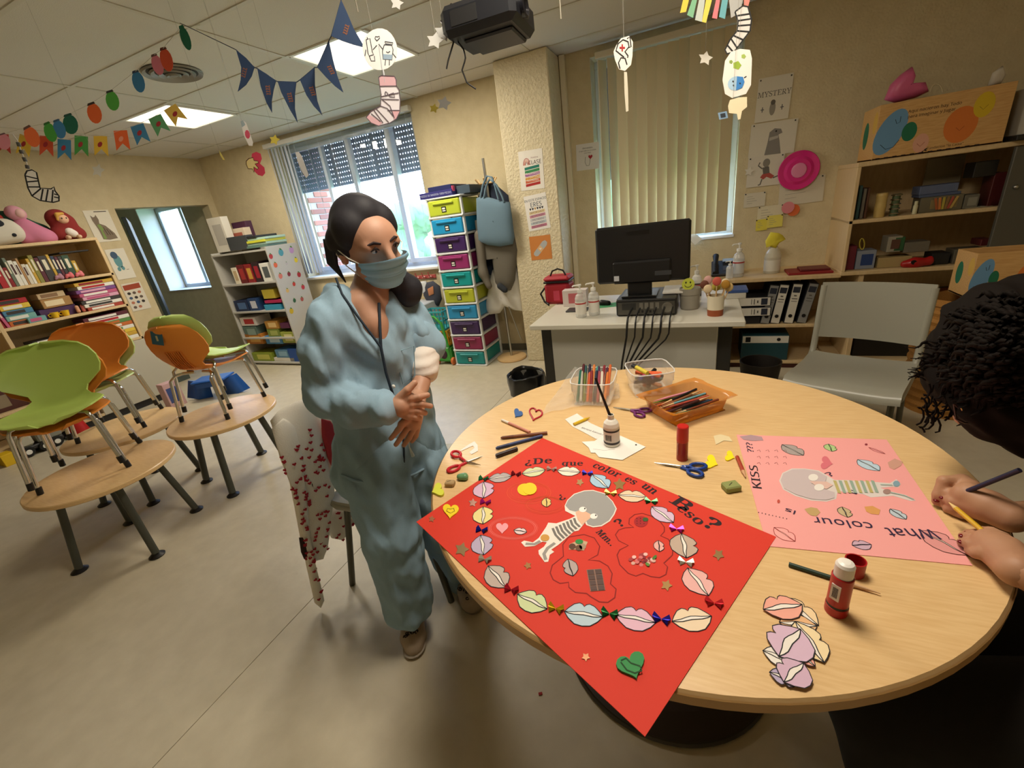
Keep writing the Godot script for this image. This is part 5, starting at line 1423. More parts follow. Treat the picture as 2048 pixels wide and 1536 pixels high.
	var b2 := thing("waste_bin", "dark round waste bin standing in front of the binder shelf", "bin", Vector3(0.41, 0, -3.2))
	pl(b2, "bin", G.new().lathe([Vector2(0, 0), Vector2(0.10, 0), Vector2(0.105, 0.01), Vector2(0.13, 0.22), Vector2(0.122, 0.22), Vector2(0.1, 0.02), Vector2(0, 0.02)], Vector3.ZERO, 24), mat("221c16", 0.6))
	# ---- grey plastic chair by the shelf ----
	grey_chair("grey plastic chair pushed back from the craft table by the binders", Vector3(0.70, 0, -2.42), atan2(-0.42, 0.91))

func grey_chair(label: String, at: Vector3, turn: float) -> Node3D:
	var o := thing("plastic_chair", label, "chair", at, "grey plastic chairs", turn)
	var gm := mat("a09e90", 0.35)
	var P := []
	for q in [[0.225, 0.41], [0.228, 0.43], [0.21, 0.447], [0.15, 0.447], [0.05, 0.437], [-0.08, 0.433], [-0.17, 0.44], [-0.22, 0.452]]:
		var row := []
		for j in 9:
			var u := -1.0 + j / 4.0
			row.append(Vector3(0.225 * u, q[1] + 0.01 * pow(absf(u), 4), q[0]))
		P.append(row)
	pl(o, "seat", G.new().grid(P, 0.012), gm)
	P = []
	for q in [[-0.235, 0.545], [-0.243, 0.60], [-0.255, 0.70], [-0.27, 0.80], [-0.276, 0.835]]:
		var row := []
		for j in 9:
			var u := -1.0 + j / 4.0
			row.append(Vector3(0.225 * u, q[1], q[0] - 0.035 * (1 - u * u)))
		P.append(row)
	pl(o, "backrest", G.new().grid(P, 0.012), gm)
	for sx in [-1.0, 1.0]:
		pl(o, "side_rail", G.new().tube([Vector3(sx * 0.215, 0.435, 0.2), Vector3(sx * 0.215, 0.43, -0.05), Vector3(sx * 0.215, 0.437, -0.18), Vector3(sx * 0.215, 0.47, -0.222), Vector3(sx * 0.215, 0.545, -0.235), Vector3(sx * 0.215, 0.82, -0.272)], 0.016, 8), gm)
		pl(o, "leg", G.new().tube([Vector3(sx * 0.19, 0.43, 0.16), Vector3(sx * 0.205, 0.0, 0.215)], 0.013, 8), mat("5c5a4e", 0.4, 0.5))
		pl(o, "leg", G.new().tube([Vector3(sx * 0.19, 0.43, -0.16), Vector3(sx * 0.205, 0.0, -0.26)], 0.013, 8), mat("5c5a4e", 0.4, 0.5))
	return o

func crate_face(par: Node3D, w: float, h: float, m: Callable, up: Vector3, full: bool) -> void:
	var g := G.new()
	# unit page, x right, y down
	g.fill(oval(0.115, 0.52, 0.115, 0.40, 24, 0.15), m, "6a98c0", up)
	g.fill(oval(0.27, 0.56, 0.06, 0.17, 20), m, "1f7050", up * 2)
	g.fill(oval(0.38, 0.80, 0.062, 0.17, 20), m, "dba58c", up * 2)
	g.fill(oval(0.66, 0.58, 0.125, 0.31, 24), m, "d87a34", up)
	g.fill(oval(0.80, 0.30, 0.075, 0.21, 20), m, "d8b828", up * 2)
	g.line(pv([0.05, 0.72, 0.1, 0.82, 0.16, 0.8, 0.2, 0.68]), m, h * 0.01, "28404c", up * 3)
	g.line(pv([0.14, 0.3, 0.155, 0.38, 0.18, 0.36, 0.18, 0.26]), m, h * 0.01, "28404c", up * 3)
	for q in [[0.38, 0.80, "a86850"], [0.66, 0.62, "a85020"], [0.80, 0.32, "9a8018"]]: g.line(pv([q[0] - 0.03, q[1], q[0], q[1] + 0.06, q[0] + 0.03, q[1] - 0.01]), m, h * 0.009, q[2], up * 3)
	if full:
		for k in 12: g.line(pv([0.03 + 0.07 * k, 0.975, 0.065 + 0.07 * k, 0.975]), m, h * 0.018, "2a1c10", up)
		g.line(pv([0.405, 0.97, 0.425, 0.90]), m, h * 0.02, "201810", up); g.line(pv([0.395, 0.91, 0.44, 0.955]), m, h * 0.02, "201810", up); g.line(pv([0.4, 0.95, 0.44, 0.915]), m, h * 0.02, "201810", up)
	pl(par, "painted_faces", g, inkm())

func crate(called: String, label: String, lo: Vector3, hi: Vector3, full: bool) -> void:
	var o := thing(called, label, "crate", Vector3((lo.x + hi.x) / 2, lo.y, (lo.z + hi.z) / 2), "painted wooden crates")
	var s := hi - lo
	var C: Material = mats.crate
	pl(o, "front_board", G.new().bx(-s.x / 2, s.x / 2, 0, s.y, s.z / 2 - 0.008, s.z / 2, 0.001), C)
	pl(o, "back_board", G.new().bx(-s.x / 2, s.x / 2, 0, s.y, -s.z / 2, -s.z / 2 + 0.008, 0.001), C)
	pl(o, "side_board", G.new().bx(-s.x / 2, -s.x / 2 + 0.008, 0, s.y, -s.z / 2 + 0.008, s.z / 2 - 0.008, 0.001), C)
	pl(o, "side_board", G.new().bx(s.x / 2 - 0.008, s.x / 2, 0, s.y, -s.z / 2 + 0.008, s.z / 2 - 0.008, 0.001), C)
	pl(o, "bottom_board", G.new().bx(-s.x / 2, s.x / 2, 0, 0.008, -s.z / 2, s.z / 2), C)
	var m := func(p: Vector2) -> Vector3: return Vector3(-s.x / 2 + s.x * p.x, s.y * (1 - p.y), s.z / 2)
	crate_face(o, s.x, s.y, m, Vector3(0, 0, 0.0003), full)
	var g := G.new()
	var ms := func(p: Vector2) -> Vector3: return Vector3(-s.x / 2, s.y * (1 - p.y), -s.z / 2 + s.z * p.x)
	g.fill(oval(0.35, 0.5, 0.16, 0.26, 18), ms, "1f7050", Vector3(-0.0003, 0, 0))
	g.fill(oval(0.85, 0.3, 0.13, 0.2, 18), ms, "d8b050", Vector3(-0.0003, 0, 0))
	pl(o, "side_spots", g, inkm())
	if full:
		var F := Vector3(0, 0, s.z / 2 + 0.0004)
		text(o, "lettering", "Aqui nacieron hay Todo", s.y * 0.075, Transform3D(Basis(), F + Vector3(-0.04, s.y * 0.80, 0)), mat("3a2a18", 0.7))
		text(o, "lettering", "para imaginar y Jugar", s.y * 0.075, Transform3D(Basis(), F + Vector3(-0.05, s.y * 0.71, 0)), mat("3a2a18", 0.7))
		text(o, "lettering", "Fundacion \"la Caixa\"", s.y * 0.06, Transform3D(Basis(), F + Vector3(0.045, s.y * 0.085, 0)), mat("3a2a18", 0.7))

func right_shelves() -> void:
	var z := -3.6
	var B: Material = mats.board
	var o := thing("tall_shelf", "beech shelf unit crammed with craft materials by the wall", "shelf", Vector3(1.5, 0, -3.85))
	for y in [[1.375, 1.402], [1.035, 1.058], [0.70, 0.727]]: pw(o, "shelf", G.new().bx(0.89, 2.2, y[0], y[1], ZF, z, 0.003), B)
	pw(o, "side_panel", G.new().bx(0.89, 0.912, 0.727, 1.375, ZF, z, 0.003), B)
	pw(o, "support_post", G.new().bx(1.0, 1.03, 0, 0.70, ZF, z - 0.02, 0.003), B)
	pw(o, "back_panel", G.new().bx(0.912, 2.2, 0.06, 1.375, ZF + 0.003, ZF + 0.010), B)
	pw(o, "bottom_shelf", G.new().bx(0.9, 2.2, 0.06, 0.082, ZF, z - 0.02, 0.003), B)
	var gl := thing("metal_locker", "dull grey metal cabinet door at the end of the shelf unit", "cabinet", Vector3(1.9, 0, -3.6))
	pw(gl, "door", G.new().bx(1.60, 2.25, 0.74, 1.372, z + 0.002, z + 0.03, 0.004), mat("5c5a52", 0.45, 0.3))
	pw(gl, "knob", G.new().ball(Vector3(1.64, 1.16, z + 0.038), Vector3(0.012, 0.012, 0.012), 10, 8), mats.steel)
	# items on the upper board: pixel box bottom-left / top-right, label, colour (some darkened to mimic shade), print
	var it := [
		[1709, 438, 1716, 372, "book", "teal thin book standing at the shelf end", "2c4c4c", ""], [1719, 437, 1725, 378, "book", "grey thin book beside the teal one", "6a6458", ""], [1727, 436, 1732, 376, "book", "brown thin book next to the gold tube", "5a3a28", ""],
		[1836, 427, 1920, 388, "storage_box", "clear storage box of coloured strips, darkened to mimic shade, on the upper board", "6a6450", "8a7a50"], [1840, 387, 1922, 372, "folded_cloth", "slate blue folded cloth on the clear storage box", "4a5878", ""], [1842, 371, 1918, 345, "folded_cloth", "grey blue folded cloth uppermost on the storage box", "5a6684", ""],
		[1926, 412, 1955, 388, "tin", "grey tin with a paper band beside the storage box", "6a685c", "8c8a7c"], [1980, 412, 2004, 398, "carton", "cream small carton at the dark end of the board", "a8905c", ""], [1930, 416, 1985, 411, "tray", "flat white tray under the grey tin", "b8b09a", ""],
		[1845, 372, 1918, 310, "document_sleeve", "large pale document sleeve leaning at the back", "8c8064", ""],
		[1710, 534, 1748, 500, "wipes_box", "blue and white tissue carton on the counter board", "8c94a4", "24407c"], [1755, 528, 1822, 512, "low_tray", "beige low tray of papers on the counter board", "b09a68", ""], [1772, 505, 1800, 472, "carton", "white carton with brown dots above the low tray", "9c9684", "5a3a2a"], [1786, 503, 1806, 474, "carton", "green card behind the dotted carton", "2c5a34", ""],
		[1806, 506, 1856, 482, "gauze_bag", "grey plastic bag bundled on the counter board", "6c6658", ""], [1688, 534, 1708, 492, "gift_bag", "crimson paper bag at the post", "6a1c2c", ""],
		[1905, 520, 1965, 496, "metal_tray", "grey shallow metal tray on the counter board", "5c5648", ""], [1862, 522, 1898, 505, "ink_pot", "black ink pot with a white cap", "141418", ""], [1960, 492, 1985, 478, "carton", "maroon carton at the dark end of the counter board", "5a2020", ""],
		[1945, 356, 1990, 320, "box_file", "black box file in the dark upper corner", "16120e", ""], [1975, 405, 2000, 345, "carton", "red carton darkened to mimic shade beside the metal door", "4a1010", ""]]
	var lasty := 0.0
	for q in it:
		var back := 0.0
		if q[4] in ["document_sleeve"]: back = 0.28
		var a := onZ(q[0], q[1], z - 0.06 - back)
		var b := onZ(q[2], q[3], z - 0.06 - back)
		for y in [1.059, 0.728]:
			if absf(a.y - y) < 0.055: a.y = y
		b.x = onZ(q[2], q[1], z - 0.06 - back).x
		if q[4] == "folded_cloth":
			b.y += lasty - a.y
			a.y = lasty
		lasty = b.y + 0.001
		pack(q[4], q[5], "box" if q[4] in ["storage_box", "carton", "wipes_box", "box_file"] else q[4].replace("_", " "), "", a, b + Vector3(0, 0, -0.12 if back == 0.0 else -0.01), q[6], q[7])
	var gt := onZ(1757, 432, z - 0.06)
	gt.y = 1.059
	solo("gold_tube", G.new().lathe([Vector2(0, 0), Vector2(0.028, 0), Vector2(0.029, 0.03), Vector2(0.031, 0.06), Vector2(0.029, 0.09), Vector2(0.031, 0.13), Vector2(0.029, 0.145), Vector2(0, 0.145)], gt, 16), mat("c8ac68", 0.4), "crinkled gold tube standing on the upper board", "tube", gt)
	var jr := thing("spring_stand", "stack of shiny wire rings beside the gold tube", "wire stand", Vector3(gt.x + 0.075, 1.059, gt.z))
	for k in 5: pl(jr, "ring", G.new().lathe([Vector2(0.026, 0.012 + 0.027 * k), Vector2(0.03, 0.016 + 0.027 * k), Vector2(0.026, 0.02 + 0.027 * k)], Vector3.ZERO, 18), mats.chrome)
	pl(jr, "core", G.new().lathe([Vector2(0.0, 0), Vector2(0.022, 0), Vector2(0.02, 0.13), Vector2(0, 0.13)], Vector3.ZERO, 14), mat("4a5a3a", 0.5))
	var gs := onZ(1828, 428, z - 0.04)
	gs.y = 1.059
	solo("glue_stick", G.new().lathe([Vector2(0, 0), Vector2(0.012, 0), Vector2(0.012, 0.05), Vector2(0.009, 0.052), Vector2(0.009, 0.075), Vector2(0, 0.077)], gs, 12), mat("c8c4a0", 0.5), "pale glue stick standing before the storage box", "glue stick", gs)
	for k in 6:
		var q := onZ(1868 + 7 * k, 424, z - 0.055)
		q.y = 1.07
		solo("paper_strip", G.new().box(q + Vector3(0, 0.035, 0.004), Vector3(0.012, 0.07, 0.002), Basis(Vector3.BACK, 0.25 - 0.12 * k)), mat(["a85a2c", "c87a3a", "b0a040", "8a6a3a", "a84a3a", "b89a50"][k], 0.7), "%s paper strip fanned in front of the clear storage box" % ["rust", "orange", "yellow", "brown", "red", "straw"][k], "paper strip", q, "paper strips on the upper board")
	var td := onZ(1830, 522, z - 0.03)
	td.y = 0.728
	var tp := thing("tape_dispenser", "red tape dispenser on the counter board", "tape dispenser", td)
	pl(tp, "body", nets([[Vector3(-0.05, 0.022, 0), Vector3(0.0, 0.026, 0), 0.022, 0.03], [Vector3(0.0, 0.026, 0), Vector3(0.07, 0.03, 0), 0.028, 0.02], [Vector3(0.07, 0.03, 0), Vector3(0.075, 0.05, 0), 0.014, 0.01]], 0.007, 90.0), mat("a81818", 0.35))
	pl(tp, "core", G.new().lathe([Vector2(0.014, 0), Vector2(0.014, 0.034), Vector2(0, 0.034)], Vector3(-0.015, 0.035, 0), 14, Basis(Vector3.RIGHT, PI / 2)), mats.black)
	var lp := []
	for i in 12: lp.append(onZ(1724 + 5 * cos(TAU * i / 11.0), 488 + 11 * sin(TAU * i / 11.0), z - 0.05))
	var lq := solo("yellow_ring", G.new().tube(lp, 0.004, 6, false), mat("b8a838", 0.5), "olive yellow scissor handle ring sticking up from the tissue carton", "scissors", lp[0])
	# on top of the unit
	crate("painted_crate", "large plywood crate with painted smiling faces on the shelf top", Vector3(0.955, 1.403, -3.9), Vector3(1.545, 1.70, -3.6), true)
	var pb := thing("pink_bag", "crumpled pink plastic bag in the large painted crate", "bag", Vector3(1.08, 1.45, -3.75))
	pw(pb, "bag", puff(pxs([1768, 200, 1780, 170, 1800, 150, 1822, 134, 1828, 150, 1822, 168, 1850, 166, 1856, 184, 1830, 196, 1790, 206], func(a: float, c: float) -> Vector3: return onZ(a, c, -3.72)), Vector3(0, 0, 1), 0.06), mat("d0608c", 0.4))
	var wb := thing("paper_bag", "white crumpled paper bag sticking out of the large crate", "bag", Vector3(1.42, 1.45, -3.75))
	pw(wb, "bag", puff(pxs([1975, 172, 1985, 146, 2004, 132, 2010, 150, 2000, 168], func(a: float, c: float) -> Vector3: return onZ(a, c, -3.70)), Vector3(0, 0, 1), 0.03), mat("cfc6b4", 0.8))
	var hd := []
	for i in 9: hd.append(onZ(1873 + 12 * cos(PI + PI * i / 8), 184 + 16 * sin(PI + PI * i / 8), -3.68))
	solo("bag_handle", G.new().tube(hd, 0.004, 6), mat("d8c8a0", 0.7), "thin cream bag handle looping above the large crate", "cord", hd[0])  # cord handle of a bag, kept as an object of its own
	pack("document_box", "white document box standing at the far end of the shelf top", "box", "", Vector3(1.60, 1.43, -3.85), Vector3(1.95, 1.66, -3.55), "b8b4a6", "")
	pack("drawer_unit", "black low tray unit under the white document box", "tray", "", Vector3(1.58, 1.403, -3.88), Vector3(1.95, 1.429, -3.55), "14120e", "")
	# wicker basket and small crate
	var wk := thing("wicker_basket", "brown wicker basket standing beside the grey chair", "basket", Vector3(1.36, 0, -3.05))
	pl(wk, "basket", G.new().lathe([Vector2(0, 0), Vector2(0.19, 0), Vector2(0.2, 0.3), Vector2(0.215, 0.64), Vector2(0.20, 0.645), Vector2(0.18, 0.02), Vector2(0, 0.02)], Vector3.ZERO, 28), mats.wicker)
	for k in 12: pl(wk, "weave_band", G.new().lathe([Vector2(0.192 + 0.0018 * k, 0.03 + 0.05 * k), Vector2(0.2 + 0.0018 * k, 0.05 + 0.05 * k), Vector2(0.192 + 0.0018 * k, 0.07 + 0.05 * k)], Vector3.ZERO, 28), mats.wicker)
	pl(wk, "rim", G.new().lathe([Vector2(0.20, 0.63), Vector2(0.225, 0.64), Vector2(0.225, 0.66), Vector2(0.2, 0.67)], Vector3.ZERO, 28), mats.wicker)
	crate("painted_crate", "small plywood crate with painted faces on the wicker basket", Vector3(1.29, 0.672, -3.15), Vector3(1.6, 0.90, -2.95), false)
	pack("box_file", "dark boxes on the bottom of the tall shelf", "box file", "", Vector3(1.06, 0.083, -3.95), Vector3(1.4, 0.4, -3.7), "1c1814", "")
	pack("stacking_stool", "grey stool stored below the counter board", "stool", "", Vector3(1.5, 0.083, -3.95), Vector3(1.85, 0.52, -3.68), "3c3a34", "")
func round_table() -> void:
	var c := Vector3(-0.074, 0, -1.063)
	var R := 0.6415
	var o := thing("craft_table", "large round beech table covered with posters and craft things", "table", c)
	pl(o, "table_top", G.new().lathe([Vector2(0, TT - 0.03), Vector2(R - 0.006, TT - 0.03), Vector2(R, TT - 0.024), Vector2(R, TT - 0.006), Vector2(R - 0.004, TT), Vector2(0, TT)], Vector3.ZERO, 96), mats.beech)
	pl(o, "edge_band", G.new().lathe([Vector2(R, TT - 0.026), Vector2(R + 0.0015, TT - 0.024), Vector2(R + 0.0015, TT - 0.006), Vector2(R, TT - 0.004)], Vector3.ZERO, 96), mat("c49a62", 0.4))
	pl(o, "column", G.new().lathe([Vector2(0.055, 0.04), Vector2(0.055, TT - 0.03)], Vector3.ZERO, 32), mat("3a342c", 0.4))
	pl(o, "base_plate", G.new().lathe([Vector2(0.315, 0), Vector2(0.32, 0.008), Vector2(0.315, 0.018), Vector2(0.25, 0.035), Vector2(0.06, 0.05), Vector2(0, 0.05)], Vector3.ZERO, 64), mat("2a2018", 0.4))
	pl(o, "base_rim", G.new().lathe([Vector2(0.318, 0.0), Vector2(0.323, 0.006), Vector2(0.318, 0.014)], Vector3.ZERO, 64), mat("3a342c", 0.3))
	pl(o, "top_bracket", G.new().lathe([Vector2(0.2, TT - 0.032), Vector2(0.2, TT - 0.045), Vector2(0.055, TT - 0.06)], Vector3.ZERO, 32), mats.dark)

func zp(a: Array, ox: float, oy: float, s: float) -> PackedVector2Array:
	var o := PackedVector2Array()
	for i in range(0, a.size(), 2): o.append(Vector2(ox + a[i] * s, oy + a[i + 1] * s))
	return o
func z1(a: Array) -> PackedVector2Array: return zp(a, 820, 700, 0.293)
func z3(a: Array) -> PackedVector2Array: return zp(a, 840, 1050, 0.3418)
func zm(a: Array) -> PackedVector2Array: return zp(a, 1130, 880, 0.2148)
func zk(a: Array) -> PackedVector2Array: return zp(a, 1400, 700, 0.3164)
func zl(a: Array) -> PackedVector2Array: return zp(a, 1500, 1070, 0.2676)

# lettering lying on the table, baseline from pixel a to pixel b, fitted to that length
func tword(par: Node3D, s: String, a: Vector2, b: Vector2, h: float, hex: String, lift: float, serif := true, italic := true) -> void:
	var A := T(a) + Vector3(0, lift, 0)
	var Bp := T(b) + Vector3(0, lift, 0)
	var t := TextMesh.new()
	var f := SystemFont.new()
	f.font_names = PackedStringArray(["Droid Serif" if serif else "Droid Sans"])
	f.font_italic = italic
	f.font_weight = 700 if serif else 400
	t.font = f; t.text = s; t.font_size = 48; t.pixel_size = h / 48.0; t.depth = 0.0003; t.curve_step = 2.0
	t.vertical_alignment = VERTICAL_ALIGNMENT_CENTER
	var r := (Bp - A)
	var w := maxf(t.get_aabb().size.x, 0.001)
	var up := Vector3.UP.cross(r).normalized()
	var k := clampf(r.length() / w, 0.5, 2.0)
	var bs := Basis(r.normalized() * k, up, Vector3.UP)
	var xf := Transform3D(bs, (A + Bp) / 2 + up * h * 0.3 - par.global_position)
	inst(par, "lettering", t, mat(hex, 0.8), xf)

# a pair of paper lips between two corners; bow on the side of pixel 'side'
const UPPER := [[-0.5, 0.0], [-0.4, 0.12], [-0.27, 0.24], [-0.13, 0.29], [-0.05, 0.26], [0.0, 0.2], [0.05, 0.26], [0.13, 0.29], [0.27, 0.24], [0.4, 0.12], [0.5, 0.0]]
const LOWER := [[0.38, -0.15], [0.2, -0.28], [0.0, -0.31], [-0.2, -0.28], [-0.38, -0.15]]
func lips(par: Node3D, A: Vector3, Bp: Vector3, side: Vector3, hex: String, y: float, lab := "", tall := 1.0, open := 0.5, line_hex := "1c1820") -> void:
	var r := Bp - A
	r.y = 0
	var L := r.length()
	var rn := r / L
	var up := Vector3.UP.cross(rn)
	if up.dot(side - (A + Bp) / 2) < 0: up = -up
	var c := (A + Bp) / 2
	c.y = y
	var m := func(p: Vector2) -> Vector3: return c + rn * p.x * L + up * p.y * L * tall
	var out := PackedVector2Array()
	for q in UPPER + LOWER: out.append(Vector2(q[0], q[1]))
	var p := pw(par, "paper_lips", G.new().slab(out, m, Vector3(0, 0.0005, 0)), mat(hex, 0.8), lab)
	var g := G.new()
	var lift := Vector3(0, 0.0008, 0)
	var w := clampf(L * 0.022, 0.0012, 0.0026)
	g.line(out, m, w, line_hex, lift, true)
	var up1 := []
	var dn := []
	for i in 9:
		var x := -0.5 + i / 8.0
		var e := open * 0.07 * (1 - 4 * x * x)
		up1.append(Vector2(x, 0.02 * cos(x * 9) * (1 - 4 * x * x) + e)); dn.append(Vector2(x, 0.02 * cos(x * 9) * (1 - 4 * x * x) - e))
	var mouth := PackedVector2Array(up1)
	var dn2 := dn.duplicate()
	dn2.reverse()
	for i in range(1, 8): mouth.append(dn2[i])
	if open > 0.2: g.fill(mouth, m, "efe9df", lift)
	g.line(up1, m, w, line_hex, lift * 1.2)
	g.line(dn, m, w, line_hex, lift * 1.2)
	pw(p, "outline", g, inkm())

func posters_on_table() -> void:
	var y0 := TT + 0.0005
	# ---- red poster ----
	var rc := T(Vector2(1190, 1110))
	var o := thing("red_poster", "big red card poster about kisses with a ring of paper lips", "poster", Vector3(rc.x, y0, rc.z))
	var tm := func(p: Vector2) -> Vector3: return T(p)
	pw(o, "red_card", G.new().slab(pv([1085, 877, 1552, 1075, 1290, 1475, 833, 1045]), tm, Vector3(0, 0.0014, 0), Vector3(0, 0.0006, 0)), mat("d6331e", 0.75))
	var y := TT + 0.0022
	var Lf := Vector3(0, 0.0024, 0)
	var ring := [[977, 959, 1024, 954, 0, -30, "b8adad"], [1044, 949, 1091, 941, 0, -30, "d8dcae"], [1114.5, 942, 1161, 946, 0, -30, "efe6d4"], [1185, 950.5, 1217, 978, 30, -30, "aacbe2"], [1236, 991.5, 1293, 996, 0, -40, "f0d0ae"], [1303.5, 1015, 1347, 1047, 30, -30, "d8bcd6"], [1363, 1069, 1372.7, 1118, 40, 0, "c2ab9a"], [1375, 1138, 1417, 1193.6, 40, -20, "ecb4b0"], [1344, 1245, 1423, 1234.6, 0, -40, "f0d9ba"], [1231, 1231, 1311.7, 1247.6, 0, -40, "e6bacf"], [1129, 1225, 1206, 1236, 0, -40, "bcd2de"], [1035, 1190, 1094.6, 1220, 20, -40, "d0dba8"], [976.7, 1133.7, 1012.6, 1177, 30, -30, "c0aea4"], [962, 1072, 968, 1111.7, 40, 0, "bcaec8"], [967, 1015, 966.5, 1050, 40, 0, "ebdc94"], [968, 965, 968, 998, 40, 0, "dab6d2"]]
	for q in ring:
		var a := T(Vector2(q[0], q[1])); var b := T(Vector2(q[2], q[3]))
		lips(o, a, b, T(Vector2((q[0] + q[2]) / 2 + q[4], (q[1] + q[3]) / 2 + q[5])), q[6], y, "", 1.12 if absf(q[4]) < 35 else 1.3, 0.6)
	for q in [[1092.5, 997.4, 1094, 1016, 30, 0, "e8c878"], [1028, 1062, 1054, 1066, 0, -20, "e8d0d0"], [1317, 1083, 1319, 1105.5, 30, 0, "eab0a8"], [1135.7, 1120, 1146, 1154, -30, 0, "b8a8a4"]]:
		lips(o, T(Vector2(q[0], q[1])), T(Vector2(q[2], q[3])), T(Vector2((q[0] + q[2]) / 2 + q[4], (q[1] + q[3]) / 2 + q[5])), q[6], y, "", 1.1, 0.2)
	# foil bows between the lips
	var bows := [[967, 960, "2a8a50"], [1032, 951, "8a1828"], [1103, 941, "d0a8a0"], [1174.5, 949.6, "2a2a9a"], [1221, 989.5, "c09a30"], [1302, 1006, "1c5a2c"], [1353, 1061.5, "c01880"], [1371.6, 1128, "d8d4c4"], [1428, 1210, "c01c28"], [1322.6, 1242, "241c8c"], [1219, 1231, "186030"], [1112, 1221, "c8a018"], [1023, 1182.6, "b81c30"], [970, 1122, "c8c0b0"], [963.6, 1063, "24209a"], [971, 1007.6, "b81c8c"]]
	for q in bows:
		var c := T(Vector2(q[0], q[1]))
		c.y = y + 0.001
		var g := G.new()
		for sx in [-1.0, 1.0]:
			var P := [c + Vector3(0, 0.002, 0), c + Vector3(sx * 0.012, 0.006, -0.009), c + Vector3(sx * 0.015, 0.003, -0.002), c + Vector3(sx * 0.011, 0.007, 0.004), c + Vector3(sx * 0.010, 0.002, 0.010)]
			for i in 3: g.tri(P[0], P[i + 1], P[i + 2])
			for i in 3: g.tri(P[0] - Vector3(0, 0.002, 0), P[i + 2] - Vector3(0, 0.002, 0), P[i + 1] - Vector3(0, 0.002, 0))
		pw(o, "foil_bow", g, mat(q[2], 0.22, 0.65))
	# glitter pieces
	for q in [[924, 1101, 15, 0.3, "9c8058"], [1239, 971, 13, 0.0, "b08f5c"], [1160, 966.6, 8, 0.5, "d0a878"], [946, 1007.6, 9, 0.1, "a87868"], [1056, 1133.6, 8, 0.9, "b08050"], [864, 1040, 7, 0.2, "c08060"], [1437, 1112, 12, 0.7, "a8885c"], [1333, 1173, 12, 0.4, "b8925c"], [1172, 1316.6, 9, 0.6, "a87048"]]:
		pw(o, "glitter_star", G.new().slab(star(q[0], q[1], q[2], q[3], 0.55), tm, Vector3(0, 0.001, 0), Lf), mat(q[4], 0.3, 0.4))
	# foam hearts and rounds
	var hf := pw(o, "foam_heart", G.new().slab(heart(902, 1024, 17, 0.1), tm, Vector3(0, 0.003, 0), Lf), mat("f2d41a", 0.7))
	var hg := pw(o, "foam_heart", G.new().slab(heart(1263, 1334, 31, -0.35), tm, Vector3(0, 0.004, 0), Lf), mat("2f8a48", 0.7))
	pw(o, "pink_heart", G.new().slab(heart(1004.6, 1057.5, 13), tm, Vector3(0, 0.001, 0), Lf), mat("f0a0a8", 0.7))
	pw(o, "yellow_round", G.new().slab(oval(1050, 981, 15, 12), tm, Vector3(0, 0.001, 0), Lf), mat("f0cc10", 0.7))
	pw(o, "yellow_round", G.new().slab(oval(1060, 980, 14, 12), tm, Vector3(0, 0.001, 0), Lf * 1.4), mat("f4d018", 0.7))
	var lk := G.new()
	lk.line(pv([1242, 1327, 1252, 1322, 1262, 1332, 1280, 1338, 1284, 1347, 1270, 1352, 1254, 1346, 1242, 1330]), tm, 0.0022, "12401c", Lf + Vector3(0, 0.0045, 0))
	pw(hg, "drawn_lips", lk, inkm())
	lk = G.new()
	lk.line(pv([894, 1026, 896, 1020, 902, 1022, 908, 1020, 910, 1026, 902, 1030, 894, 1026]), tm, 0.0014, "50440c", Lf + Vector3(0, 0.0035, 0))
	pw(hf, "drawn_lips", lk, inkm())
	# printed and drawn marks on the card
	var g := G.new()
	g.line(z3([870, 75, 960, 60, 1020, 80, 1052, 130, 1040, 180, 985, 210, 1050, 215, 1100, 245, 1125, 290, 1115, 350, 1148, 380, 1140, 430, 1100, 458, 1050, 455, 1000, 425, 975, 405, 910, 400, 872, 370, 870, 340, 820, 347, 780, 325, 762, 285, 775, 240, 840, 188, 836, 120]), tm, 0.0022, "8c1008", Lf, true)
	g.line(zm([640, 820, 595, 790, 600, 740, 650, 700, 720, 690, 800, 715, 880, 760, 925, 820, 925, 860, 890, 900, 960, 930, 1005, 1000, 1000, 1080, 920, 1155, 955, 1190, 940, 1260, 880, 1290, 800, 1280, 725, 1250, 660, 1275, 590, 1250, 510, 1170, 485, 1080, 510, 1030, 590, 990, 500, 945, 470, 890, 500, 845, 560, 825]), tm, 0.0022, "8c1008", Lf, true)
	for k in 3:
		g.line(oval(1058, 985 + k, 36 + 4 * k, 16 + 3 * k, 20), tm, 0.001, ["e0502a", "d84c20", "e45c30"][k], Lf, true)
		g.line(oval(1090, 1010 + k, 34 + 3 * k, 14 + 2 * k, 20), tm, 0.001, ["d84a22", "e05828", "d24418"][k], Lf, true)
		g.line(oval(1026, 1058, 44 + 3 * k, 19 + 2 * k, 22), tm, 0.0012, ["e86a60", "ee7a70", "e45c50"][k], Lf, true)
	pw(o, "pencil_marks", g, inkm()).set_meta("kind", "stuff")
	for q in [["¿De", 1050, 930, 1104, 927, 0.042], ["que", 1124, 932, 1166, 932, 0.032], ["color", 1184, 934, 1236, 956, 0.034], ["es", 1248, 961, 1268, 971, 0.032], ["un", 1281, 974, 1307, 990, 0.034], ["B", 1338, 1004, 1372, 1024, 0.05], ["eso", 1352, 1018, 1398, 1052, 0.034], ["?", 1402, 1050, 1428, 1064, 0.055], ["¿", 1118, 1000, 1130, 996, 0.03], ["?", 1238, 1056, 1252, 1050, 0.035], ["Mm..", 1192, 1066, 1222, 1094, 0.022]]:
		tword(o, q[0], Vector2(q[1], q[2]), Vector2(q[3], q[4]), q[5], "241018", 0.0024)
